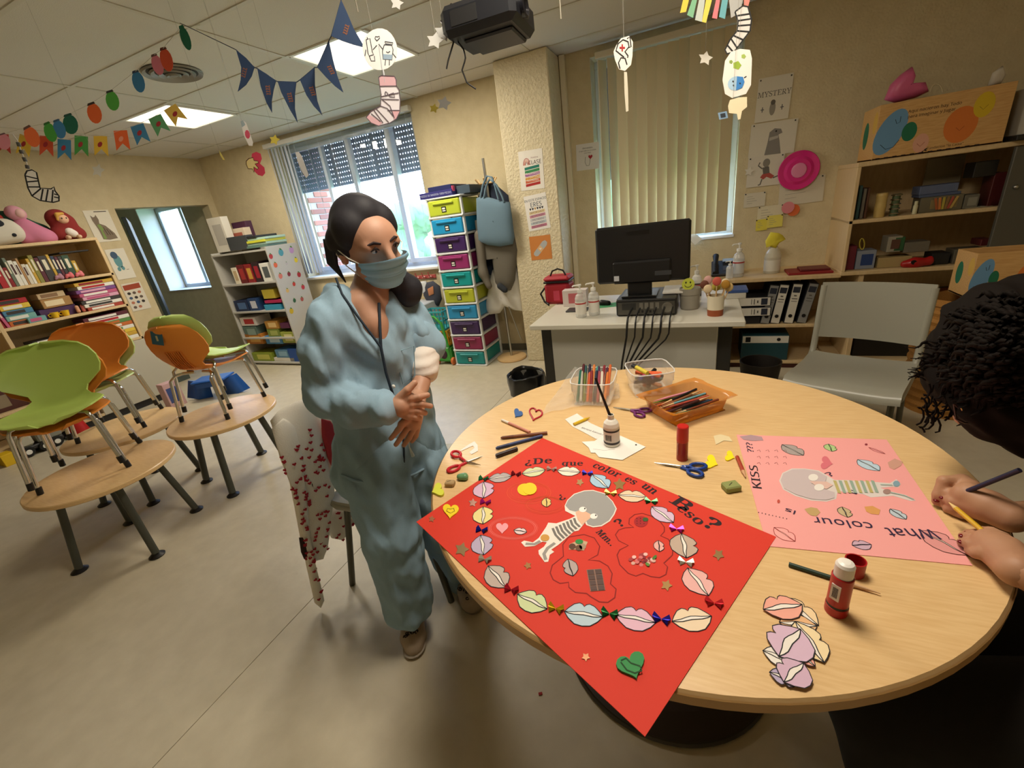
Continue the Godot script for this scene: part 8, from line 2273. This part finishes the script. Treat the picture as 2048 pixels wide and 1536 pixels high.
	pw(c, "backrest", G.new().bx(1.13, 1.17, 0.5, 0.85, -0.98, -0.52, 0.015), mat("17130f", 0.8))
	for q in [[0.69, -0.55], [0.69, -0.95], [1.13, -0.55], [1.13, -0.95]]: pw(c, "leg", G.new().tube([Vector3(q[0], 0.38, q[1]), Vector3(q[0] + (-0.03 if q[0] < 0.9 else 0.03), 0.0, q[1])], 0.012, 8), mat("8a857a", 0.4, 0.6))
	# pencils in her hands
	var pn := thing("colouring_pencil", "navy colouring pencil held upright in the writing hand", "pencil", Q.call(1868, 1009, 0.002))
	var pa: Vector3 = Q.call(1868, 1009, 0.003)
	var pb := at(2040, 940, 1.02)
	pw(pn, "barrel", G.new().tube([pa.lerp(pb, 0.1), pb], 0.0042, 8), mat("1c1c3c", 0.4))
	pw(pn, "wood_tip", G.new().tube([pa, pa.lerp(pb, 0.1)], [0.0008, 0.0042], 8), mat("c09a70", 0.6))
	var py := thing("colouring_pencil", "yellow colouring pencil between the fingers of the resting hand", "pencil", Q.call(1900, 1008, 0.03))
	var qa: Vector3 = Q.call(1898, 1005, 0.042)
	var qb: Vector3 = Q.call(1975, 1070, 0.042)
	pw(py, "barrel", G.new().tube([qa.lerp(qb, 0.2), qb], 0.0042, 8), mat("d0a41c", 0.4))
	pw(py, "wood_tip", G.new().tube([qa, qa.lerp(qb, 0.2)], [0.0008, 0.0042], 8), mat("e0c080", 0.6))
# a flat card cut to a pixel outline on an upright plane that faces the room; returns [thing, map, lift]
func card(called: String, label: String, cat: String, group: String, pts: PackedVector2Array, dist: float, hex: String, th := 0.002, string_px = null) -> Array:
	var c2 := Vector2()
	for p in pts: c2 += p
	c2 /= pts.size()
	var c := at(c2.x, c2.y, dist)
	var n := EYE - c
	n.y = 0
	n = n.normalized()
	var m := func(p: Vector2) -> Vector3:
		var d := ray(p.x, p.y)
		return EYE + d * ((c - EYE).dot(n) / d.dot(n))
	var o := thing(called, label, cat, c, group)
	pw(o, "card", G.new().slab(pts, m, n * th), mat(hex, 0.8))
	if string_px != null:
		var a: Vector3 = m.call(string_px)
		if a.y < HC: pw(o, "string", G.new().tube([a, Vector3(a.x, HC - 0.002, a.z)], 0.0004, 4), mat("98948a", 0.7))
	return [o, m, n * (th + 0.0004)]
func rot(a: Array, cx: float, cy: float, r: float) -> PackedVector2Array:
	var o := PackedVector2Array()
	for p in pv(a): o.append(Vector2(cx, cy) + p.rotated(r))
	return o
# distance at which a pixel's ray passes just under the ceiling
func under(px: float, py: float, drop: float, most := 4.4) -> float:
	var d := ray(px, py)
	var t := (HC - drop - EYE.y) / maxf(d.y, 0.001)
	return minf(t * Vector2(d.x, d.z).length(), most)

func ceiling_things() -> void:
	# round air diffuser
	var c := onY(345, 145, HC)
	var v := thing("air_diffuser", "round grey air diffuser of concentric rings in the ceiling", "air vent", Vector3(c.x, HC, c.z))
	for k in 4:
		var r := 0.17 - 0.042 * k
		pl(v, "ring", G.new().lathe([Vector2(r, -0.003 - 0.004 * k), Vector2(r - 0.006, -0.014 - 0.004 * k), Vector2(r - 0.03, 0.0 - 0.004 * k), Vector2(r - 0.026, 0.004 - 0.004 * k)], Vector3.ZERO, 40), mat("8c8a84", 0.4, 0.3))
	pl(v, "core", G.new().lathe([Vector2(0.03, -0.01), Vector2(0.02, -0.022), Vector2(0, -0.024)], Vector3.ZERO, 24), mat("8c8a84", 0.4, 0.3))
	pl(v, "duct", G.new().lathe([Vector2(0, -0.001), Vector2(0.168, -0.001)], Vector3.ZERO, 40), mat("3a3834", 0.7))
	# projector
	var pc := at(978, 46, 1.72)
	var p := thing("projector", "black ceiling projector on a short mount with loose cables", "projector", pc)
	var f := (EYE - pc)
	p.rotation.y = atan2(f.x, f.z) - 0.35
	pl(p, "body", G.new().box(Vector3(0, 0, 0), Vector3(0.25, 0.085, 0.22), Basis(), 0.018), mat("14161c", 0.4))
	pl(p, "under_panel", G.new().box(Vector3(0.01, -0.045, -0.02), Vector3(0.17, 0.012, 0.15), Basis(), 0.006), mat("22242a", 0.4))
	pl(p, "lens", G.new().lathe([Vector2(0.032, 0), Vector2(0.034, 0.012), Vector2(0.026, 0.014), Vector2(0.02, 0.006), Vector2(0, 0.004)], Vector3(0.125, 0.005, 0.03), 20, Basis(Vector3.BACK, -PI / 2)), mat("1a1a1e", 0.15))
	pl(p, "bracket_arm", G.new().tube([Vector3(-0.128, 0.0, 0.03), Vector3(-0.15, 0.03, 0.03), Vector3(-0.12, 0.075, 0.0)], 0.008, 6).tube([Vector3(0.1, 0.04, 0), Vector3(0.03, 0.09, 0)], 0.008, 6), mats.black)
	pl(p, "mount_pole", G.new().tube([Vector3(0, 0.04, 0), Vector3(0, HC - pc.y, 0)], 0.02, 10), mats.black)
	pl(p, "mount_plate", G.new().box(Vector3(0, HC - pc.y - 0.004, 0), Vector3(0.12, 0.008, 0.12)), mats.black)
	pl(p, "vent_grille", G.new().box(Vector3(-0.04, 0.0, 0.1105), Vector3(0.09, 0.04, 0.002)), mat("08080a", 0.6))
	for q in [[[912, 52], [907, 85], [896, 122], [893, 138]], [[912, 58], [916, 84], [928, 100], [931, 118], [924, 140], [934, 166], [952, 178]], [[930, 0], [945, 20], [940, 45], [915, 60]], [[958, 0], [955, 12], [948, 25]]]:
		var pts := []
		for k in q: pts.append(at(k[0], k[1], 1.70))
		var cv := Curve3D.new()
		for i in pts.size():
			var t: Vector3 = (pts[mini(i + 1, pts.size() - 1)] - pts[maxi(i - 1, 0)]) / 6.0
			cv.add_point(pts[i] - pc, -t, t)
		var sp := []
		for i in 17: sp.append(p.transform.basis.inverse() * cv.sample_baked(cv.get_baked_length() * i / 16.0))
		pl(p, "cable", G.new().tube(sp, 0.0028, 6), mats.black)

func hanging() -> void:
	var gb := "paper bulbs of the bulb garland"
	# [px, py, half width, half height, tilt, colour, cap colour, label]
	var bulbs := [[371, 77, 9, 25, -0.35, "1c6a50", "1c6a50", "dark green paper bulb at the garland's high end"], [333, 120, 12, 24, -0.3, "d8573a", "6a3a34", "red paper bulb next to the pink one"], [315, 130, 11, 21, -0.35, "d8829a", "6a4a50", "pink paper bulb in front of the air diffuser"], [277, 164, 12, 22, -0.3, "3a7cb0", "3a4a6a", "blue paper bulb between pink and green"], [225, 202, 13, 20, -0.3, "52a844", "3a3a3a", "light green paper bulb between blue and orange"], [189, 227, 14, 21, -0.35, "e0642c", "3a302c", "bright orange paper bulb beside the light green one"], [141, 249, 15, 20, -0.3, "166450", "1c4a40", "deep green paper bulb above the flag string"], [119, 259, 12, 19, -0.35, "3a7cb0", "3a5a7a", "blue paper bulb overlapping the deep green one"], [101, 265, 12, 20, -0.4, "46a040", "2c6a30", "grass green paper bulb above the blue flag"], [64, 274, 14, 22, -0.5, "e8703a", "6a4a40", "orange paper bulb over the yellow flag"], [8, 284, 13, 16, -0.3, "d88a9a", "6a4a50", "pink paper bulb over the red flag"]]
	var wire := []
	for q in bulbs:
		var S := card("paper_bulb", q[7], "paper bulb", gb, oval(q[0], q[1], q[2], q[3], 16, q[4]), under(q[0], q[1] - 20, 0.06, 3.6), q[5], 0.002)
		var e := Vector2(0, -q[3]).rotated(q[4])
		var g := G.new()
		g.fill(rot([-q[2] * 0.62, -2, q[2] * 0.62, -2, q[2] * 0.45, -q[3] * 0.32, -q[2] * 0.45, -q[3] * 0.32], q[0] + e.x * 0.78, q[1] + e.y * 0.78, q[4]), S[1], q[6], S[2])
		pw(S[0], "bulb_cap", g, inkm())
		wire.append((S[1] as Callable).call(Vector2(q[0], q[1]) + e))
	wire.insert(0, onY(400, 50, HC - 0.004))
	solo("garland_cord", G.new().tube(wire, 0.0012, 5), mat("c8c4b8", 0.7), "thin cord carrying the paper bulbs along the ceiling", "cord", wire[1])
	# swallow-tailed flags
	var fl := [[4, 288, "b83c38", 0.0], [47, 291, "d8b840", 0.3], [91, 292, "c8502c", 0.1], [127, 299, "3a82b0", 0.1], [161, 292, "4a9a48", 0.1], [200, 292, "e0b83c", 0.05], [242, 281, "e0622c", -0.05], [279, 269, "3a7ca8", -0.25], [317, 251, "5a9a68", -0.4], [350, 231, "d8b450", -0.55]]
	var fw := []
	for i in fl.size():
		var q: Array = fl[i]
		var S := card("swallowtail_flag", "%s swallow-tailed paper flag, %s along its string" % [["red", "yellow", "rust", "blue", "green", "golden", "orange", "sky blue", "sage green", "straw yellow"][i], ["by the doorway end", "beside red", "between yellow and blue", "between rust and green", "between blue and golden", "between green and orange", "between golden and sky blue", "between orange and sage", "before the lit panel", "in front of the lit panel"][i]], "flag", "swallow-tailed paper flags", rot([-14, -20, 13, -20, 18, 20, 3, 6, -10, 20], q[0], q[1], q[3]), under(q[0], q[1] - 18, 0.05, 3.7), q[2], 0.001)
		var g := G.new()
		g.fill(oval(q[0], q[1] - 3, 4.5, 6, 8, 0.5), S[1], "a02a30" if i != 6 else "e89a80", S[2])
		pw(S[0], "print", g, inkm())
		fw.append((S[1] as Callable).call(Vector2(q[0], q[1]) + Vector2(0, -20).rotated(q[3])))
	fw.append(onY(345, 210, HC - 0.004))
	solo("flag_string", G.new().tube(fw, 0.0012, 5), mat("c8c4b8", 0.7), "thin string carrying the swallow-tailed flags", "cord", fw[0])
	# navy pennants
	var z2 := func(a: Array) -> PackedVector2Array: return zp(a, 420, 0, 0.25)
	var pn := [[208, 398, 290, 465, 357, 540, 335, 610, 290, 680, 222, 735, 245, 640, 250, 540], [378, 547, 450, 590, 530, 648, 510, 720, 495, 810, 497, 905, 450, 820, 405, 690], [540, 652, 615, 652, 692, 658, 680, 760, 680, 870, 703, 985, 640, 880, 570, 740], [838, 540, 780, 590, 720, 640, 770, 760, 830, 850, 900, 925, 860, 810, 840, 680], [952, 325, 905, 430, 858, 540, 930, 620, 1000, 690, 1068, 742, 1020, 610, 985, 480], [1050, 0, 1005, 150, 970, 290, 1060, 330, 1150, 360, 1240, 383, 1150, 230, 1100, 110]]
	var pd := ["beside the blue flag end", "second from the cord knot", "lowest in the swag", "rising after the lowest one", "against the lit panel", "largest, over the lit panel"]
	var cordp := [onY(360, 46, HC - 0.004)]
	for i in 6:
		var pts: PackedVector2Array = z2.call(pn[i])
		var S := card("navy_pennant", "navy pennant with rust lettering, %s" % pd[i], "pennant", "navy pennants in a swag", pts, [2.05, 1.98, 1.92, 1.86, 1.80, 1.55][i], "1c3558", 0.0015)
		var c := Vector2()
		for q in pts: c += q
		c /= pts.size()
		var g := G.new()
		var dr := (pts[5] - (pts[0] + pts[2]) / 2).normalized()
		if i == 5: dr = (pts[2] - pts[0]).normalized()
		var sd := Vector2(-dr.y, dr.x)
		for k in 4:
			var b := c - dr * 8 + dr * k * 5.0
			g.line([b - sd * 3.5, b - sd * 3.5 + dr * 3.5, b + sd * 3.5 + dr * 1.0, b + sd * 3.5 + dr * 3.5], S[1], 0.0035, "7a4a34", S[2])
		pw(S[0], "lettering", g, inkm())
		cordp.append((S[1] as Callable).call(pts[0])); cordp.append((S[1] as Callable).call(pts[2]))
	solo("pennant_cord", G.new().tube([cordp[0], cordp[1], cordp[2], cordp[3], cordp[4], cordp[5], cordp[6], cordp[8], cordp[7], cordp[10], cordp[9], cordp[12], cordp[11]], 0.0016, 5), mat("2a3a50", 0.7), "thin cord joining the navy pennants", "cord", cordp[0])
	# bandaged leg by the bookcase
	var leg := func(S: Array, lines: Array, w: float) -> void:
		var g := G.new()
		for l in lines: g.line(pv(l), S[1], w, "1c1a1a", S[2])
		pw(S[0], "drawn_lines", g, inkm())
	var lp := pv([50, 350, 54, 342, 64, 340, 73, 345, 80, 376, 102, 378, 108, 374, 110, 382, 118, 392, 118, 402, 106, 405, 80, 401, 64, 392, 56, 376])
	var S := card("bandaged_leg", "small white bandaged leg cut-out hanging before the bookcase", "paper leg", "bandaged leg cut-outs", lp, 2.6, "e6e2d8", 0.002)
	leg.call(S, [[50, 350, 54, 342, 64, 340, 73, 345, 80, 376, 102, 378, 108, 374, 110, 382, 118, 392, 118, 402, 106, 405, 80, 401, 64, 392, 56, 376, 50, 350], [51, 352, 76, 358], [53, 364, 78, 362], [56, 374, 80, 374], [64, 392, 82, 377], [82, 400, 86, 378], [92, 402, 96, 379], [104, 404, 106, 380], [108, 388, 116, 390], [108, 394, 118, 396]], 0.0045)
	var bd := []
	for q in [[56, 340], [53, 326], [45, 310], [40, 296], [34, 280], [25, 268]]: bd.append((S[1] as Callable).call(Vector2(q[0], q[1])))
	pw(S[0], "string", G.new().tube(bd, 0.002, 5), mat("c8c4bc", 0.6))
	for i in 4: pw(S[0], "bead", G.new().tube([bd[i].lerp(bd[i + 1], 0.2), bd[i].lerp(bd[i + 1], 0.7)], 0.006, 6), mat("4a4844", 0.6))
	# syringe tag and heart with hand
	S = card("syringe_tag", "white capsule tag with a pink mark hanging near the lit panel", "paper tag", "", zp([242, 968, 262, 960, 290, 985, 345, 1140, 340, 1168, 310, 1165, 270, 1080], 420, 0, 0.25), 2.3, "e8e6e2", 0.002, Vector2(482, 234))
	var g := G.new()
	g.fill(oval(495, 269, 5, 9, 10, -0.2), S[1], "d0506a", S[2])
	g.fill(zp([244, 970, 264, 962, 284, 1000, 256, 1020], 420, 0, 0.25), S[1], "a8bcc4", S[2])
	pw(S[0], "print", g, inkm())
	S = card("heart_hand_tag", "pink heart with a cream hand hanging under the capsule tag", "paper heart", "", zp([335, 1230, 370, 1215, 405, 1230, 415, 1270, 400, 1310, 435, 1340, 442, 1385, 420, 1410, 385, 1400, 355, 1370, 330, 1300], 420, 0, 0.25), 2.3, "d8405e", 0.002, Vector2(503, 304))
	g = G.new()
	g.fill(zp([290, 1290, 312, 1268, 345, 1262, 352, 1285, 385, 1290, 386, 1306, 360, 1312, 388, 1345, 378, 1356, 352, 1335, 352, 1380, 338, 1352, 305, 1350, 290, 1315], 420, 0, 0.25), S[1], "ecd894", S[2])
	g.line(zp([290, 1290, 312, 1268, 345, 1262, 352, 1285, 385, 1290, 386, 1306, 360, 1312, 388, 1345, 378, 1356, 352, 1335, 352, 1380, 338, 1352, 305, 1350, 290, 1315], 420, 0, 0.25), S[1], 0.003, "50301c", S[2] * 1.2, true)
	pw(S[0], "hand_print", g, inkm())
	S = card("paper_tag", "plain white narrow tag turned edgeways before the shutter", "paper tag", "", zp([683, 1220, 710, 1215, 735, 1250, 790, 1400, 770, 1425, 740, 1380, 700, 1290], 420, 0, 0.25), 2.2, "d8d8d8", 0.003, Vector2(592, 303))
	# round white card with two medicine figures
	var rd := PackedVector2Array()
	for i in 22:
		var a := TAU * i / 22
		rd.append(Vector2(760 + cos(a) * 35 * (1 + 0.05 * sin(a * 2)), 99 + sin(a) * 42))
	S = card("medicine_card", "big round white card with a drawn syringe and medicine jar", "paper card", "", rd, 1.5, "dcdcda", 0.002, Vector2(744, 58))
	g = G.new()
	var ln := func(a: Array, w := 0.0022, hx := "3a3c44") -> void: g.line(zp(a, 420, 0, 0.25), S[1], w, hx, S[2])
	ln.call([1250, 320, 1280, 310, 1300, 420, 1310, 440, 1275, 450, 1265, 430, 1250, 320]); ln.call([1258, 300, 1262, 318]); ln.call([1275, 450, 1290, 490, 1320, 490, 1315, 450]); ln.call([1248, 400, 1240, 450]); ln.call([1305, 400, 1335, 365])
	ln.call([1395, 360, 1455, 365, 1465, 400, 1455, 480, 1385, 475, 1380, 410, 1395, 360]); ln.call([1400, 335, 1465, 345, 1460, 360, 1405, 352, 1400, 335]); ln.call([1385, 400, 1350, 355]); ln.call([1462, 430, 1490, 465]); ln.call([1405, 480, 1400, 525]); ln.call([1435, 482, 1435, 525]); ln.call([1410, 415, 1425, 425, 1440, 412])
	g.fill(zp([1384, 435, 1460, 440, 1455, 480, 1386, 475], 420, 0, 0.25), S[1], "8aa0b4", S[2])
	ln.call([1335, 330, 1320, 310, 1325, 295, 1340, 298, 1355, 292, 1358, 308, 1335, 330])
	pw(S[0], "drawn_figures", g, inkm())
	pw(S[0], "card_stick", G.new().tube([(S[1] as Callable).call(Vector2(758, 92)), (S[1] as Callable).call(Vector2(766, 150))], 0.003, 5), mat("b8bcc0", 0.5))
	# pink bandaged sock
	S = card("bandaged_leg", "large pinkish bandaged leg cut-out with a bow under the round card", "paper leg", "bandaged leg cut-outs", zp([1350, 620, 1370, 607, 1475, 612, 1490, 640, 1492, 690, 1512, 720, 1522, 800, 1518, 900, 1490, 955, 1440, 985, 1385, 1000, 1350, 1010, 1290, 985, 1250, 940, 1290, 890, 1365, 850, 1370, 760, 1358, 690], 420, 0, 0.25), 1.48, "d8d4da", 0.002)
	g = G.new()
	g.fill(zp([1352, 622, 1372, 610, 1474, 615, 1488, 640, 1490, 688, 1360, 690], 420, 0, 0.25), S[1], "c8a0a8", S[2])
	g.fill(zp([1455, 890, 1518, 885, 1490, 950, 1470, 955], 420, 0, 0.25), S[1], "d0a4ac", S[2])
	g.fill(zp([1250, 940, 1275, 920, 1380, 985, 1350, 1008, 1290, 985], 420, 0, 0.25), S[1], "d0a8b0", S[2])
	for l in [[1350, 620, 1370, 607, 1475, 612, 1490, 640, 1492, 690, 1512, 720, 1522, 800, 1518, 900, 1490, 955, 1440, 985, 1385, 1000, 1350, 1010, 1290, 985, 1250, 940, 1290, 890, 1365, 850, 1370, 760, 1358, 690, 1350, 620], [1358, 692, 1492, 690], [1370, 775, 1510, 745], [1372, 795, 1512, 800], [1380, 800, 1440, 850, 1475, 945], [1365, 850, 1420, 870, 1465, 930], [1420, 885, 1515, 885], [1330, 870, 1430, 980], [1310, 880, 1385, 985], [1290, 910, 1365, 975], [1405, 735, 1425, 750, 1410, 770, 1400, 750, 1405, 735], [1430, 760, 1470, 745, 1478, 780, 1440, 775, 1430, 760]]: g.line(zp(l, 420, 0, 0.25), S[1], 0.0022, "50404c", S[2] * 1.3)
	pw(S[0], "drawn_lines", g, inkm())
	pw(S[0], "card_stick", G.new().tube([(S[1] as Callable).call(Vector2(766, 140)), (S[1] as Callable).call(Vector2(770, 165))], 0.003, 5), mat("b8bcc0", 0.5))
	# stethoscope heart card and the strip under it
	S = card("stethoscope_card", "white card with a drawn heart, red cross and stethoscope", "paper card", "", pv([1232, 92, 1242, 77, 1258, 72, 1266, 84, 1265, 112, 1262, 130, 1250, 142, 1238, 139, 1230, 120, 1227, 104]), 1.9, "e2dfd6", 0.002, Vector2(1247, 76))
	g = G.new()
	g.line(pv([1248, 115, 1232, 102, 1236, 88, 1246, 80, 1256, 84, 1258, 94, 1250, 104, 1256, 112, 1255, 116]), S[1], 0.0045, "201c1c", S[2])
	g.line(pv([1240, 138, 1237, 126, 1242, 116, 1250, 117, 1254, 130]), S[1], 0.0045, "201c1c", S[2])
	g.line(pv([1254, 78, 1260, 74, 1262, 94, 1256, 96]), S[1], 0.004, "201c1c", S[2])
	g.fill(pv([1239, 94, 1243, 94, 1243, 89, 1246, 89, 1246, 94, 1250, 94, 1250, 98, 1246, 98, 1246, 103, 1243, 103, 1243, 98, 1239, 98]), S[1], "a8282c", S[2] * 1.2)
	pw(S[0], "drawing", g, inkm())
	S = card("paper_twist", "twisted narrow paper strip hanging below the stethoscope card", "paper strip", "", pv([1248, 144, 1254, 144, 1256, 180, 1257, 222, 1252, 224, 1249, 186]), 1.9, "cfc9b4", 0.001, Vector2(1250, 146))
	# cards by the window edge
	S = card("bandaged_leg", "white striped bandaged leg cut-out above the germ card", "paper leg", "bandaged leg cut-outs", pv([1470, 24, 1486, 12, 1496, 14, 1503, 40, 1500, 62, 1488, 78, 1468, 104, 1454, 108, 1450, 100, 1460, 80, 1474, 62, 1476, 44]), 1.75, "d2cec8", 0.002, Vector2(1490, 16))
	leg.call(S, [[1470, 24, 1486, 12, 1496, 14, 1503, 40, 1500, 62, 1488, 78, 1468, 104, 1454, 108, 1450, 100, 1460, 80, 1474, 62, 1476, 44, 1470, 24], [1474, 32, 1500, 28], [1476, 42, 1502, 38], [1476, 52, 1502, 50], [1474, 62, 1498, 64], [1468, 72, 1486, 80], [1462, 78, 1474, 96], [1454, 90, 1466, 104]], 0.004)
	S = card("germ_card", "white card with green germs and a blue and white pill", "paper card", "", pv([1462, 104, 1480, 98, 1500, 100, 1504, 118, 1502, 170, 1492, 188, 1464, 196, 1450, 188, 1445, 160, 1450, 122]), 1.74, "e6e4dc", 0.002, Vector2(1477, 100))
	g = G.new()
	for q in [[1474, 131, 9, "98b43c"], [1487, 113, 5, "a0b858"], [1462, 124, 4, "8aa050"]]: g.fill(star(q[0], q[1], q[2], 0.3, 0.8), S[1], q[3], S[2])
	g.fill(oval(1472, 167, 17, 14, 18, -0.4), S[1], "a8c8e0", S[2])
	g.fill(pv([1474, 153, 1486, 154, 1489, 164, 1484, 176, 1472, 181]), S[1], "3a82c8", S[2] * 1.2)
	for q in [[1466, 163], [1467, 171], [1480, 167]]: g.fill(oval(q[0], q[1], 1.6, 1.6, 8), S[1], "202024", S[2] * 1.4)
	g.line(pv([1488, 156, 1493, 153]), S[1], 0.003, "202024", S[2])
	pw(S[0], "drawing", g, inkm())
	S = card("hand_card", "cream pointing hand with a blue finger clip under the germ card", "paper hand", "", pv([1460, 200, 1478, 195, 1494, 194, 1494, 214, 1484, 222, 1481, 238, 1476, 240, 1474, 228, 1458, 226, 1456, 212]), 1.73, "e8dcb8", 0.002, Vector2(1466, 198))
	g = G.new()
	g.fill(rot([-9, -7, 9, -7, 9, 7, -9, 7], 1446, 231, -0.2), S[1], "7a98b4", S[2])
	g.fill(rot([-5, -4, 5, -4, 5, 4, -5, 4], 1446, 231, -0.2), S[1], "2a3038", S[2] * 1.2)
	pw(S[0], "finger_clip", g, inkm())
	# stars
	for q in [[549, 280, 11, "d8c850", 2.4, "yellow star hanging over the blind's end"], [868, 217, 10, "d0c058", 3.2, "yellow star hanging by the bare wall"], [888, 207, 15, "c8ccd4", 3.2, "silver star turned edgeways by the bare wall"], [196, 341, 14, "d8d6cc", 3.0, "white star hanging over the doorway"], [870, 82, 18, "b8b8b4", 1.7, "silver glitter star in front of its twin"], [886, 66, 19, "a8a8a4", 1.75, "silver glitter star behind the other one"], [1411, 117, 15, "dcd8cc", 2.0, "white star hanging in front of the closed blind"], [794, 8, 14, "b4b4b0", 1.5, "silver star at the ceiling above the round card"]]:
		card("paper_star", q[5], "star", "hanging stars", star(q[0], q[1], q[2], 0.2, 0.55), q[4], q[3], 0.004, Vector2(q[0], q[1] - q[2]))
	card("paper_star", "narrow yellow star turned edgeways by the corner", "star", "hanging stars", pv([438, 300, 444, 310, 450, 320, 446, 320, 440, 310]), 2.6, "d8cc70", 0.004, Vector2(438, 300))
	# streamers at the ceiling
	for q in [[1366, 0, 1378, 0, 1372, 24, 1360, 26, "d8c048", "yellow"], [1384, 0, 1394, 0, 1386, 36, 1374, 30, "7ab08a", "green"], [1398, 0, 1410, 0, 1404, 44, 1390, 40, "b8c0b8", "grey"], [1412, 0, 1424, 0, 1412, 46, 1404, 44, "e0cc58", "bright yellow"], [1432, 0, 1440, 0, 1434, 38, 1424, 36, "d87a80", "pink"], [1444, 0, 1456, 0, 1450, 38, 1438, 34, "6aa8b0", "turquoise"], [1458, 0, 1486, 0, 1480, 26, 1462, 36, "b0b0ac", "silver"], [1488, 0, 1500, 0, 1496, 14, 1488, 12, "e08a80", "salmon"]]:
		card("paper_streamer", "%s tissue streamer hanging from the ceiling by the blind" % q[9], "streamer", "tissue streamers", pv(q.slice(0, 8)), 1.9, q[8], 0.001)
	for q in [[1122, 0, 1122, 38], [712, 0, 716, 24]]:
		var a := at(q[0], q[1], 1.8)
		solo("ceiling_thread", G.new().tube([at(q[2], q[3], 1.8), Vector3(a.x, HC - 0.002, a.z)], 0.002, 5), mat("a09a8a", 0.7), "loose %s thread hanging from the ceiling" % ("long" if q[0] == 1122 else "short"), "thread", a)
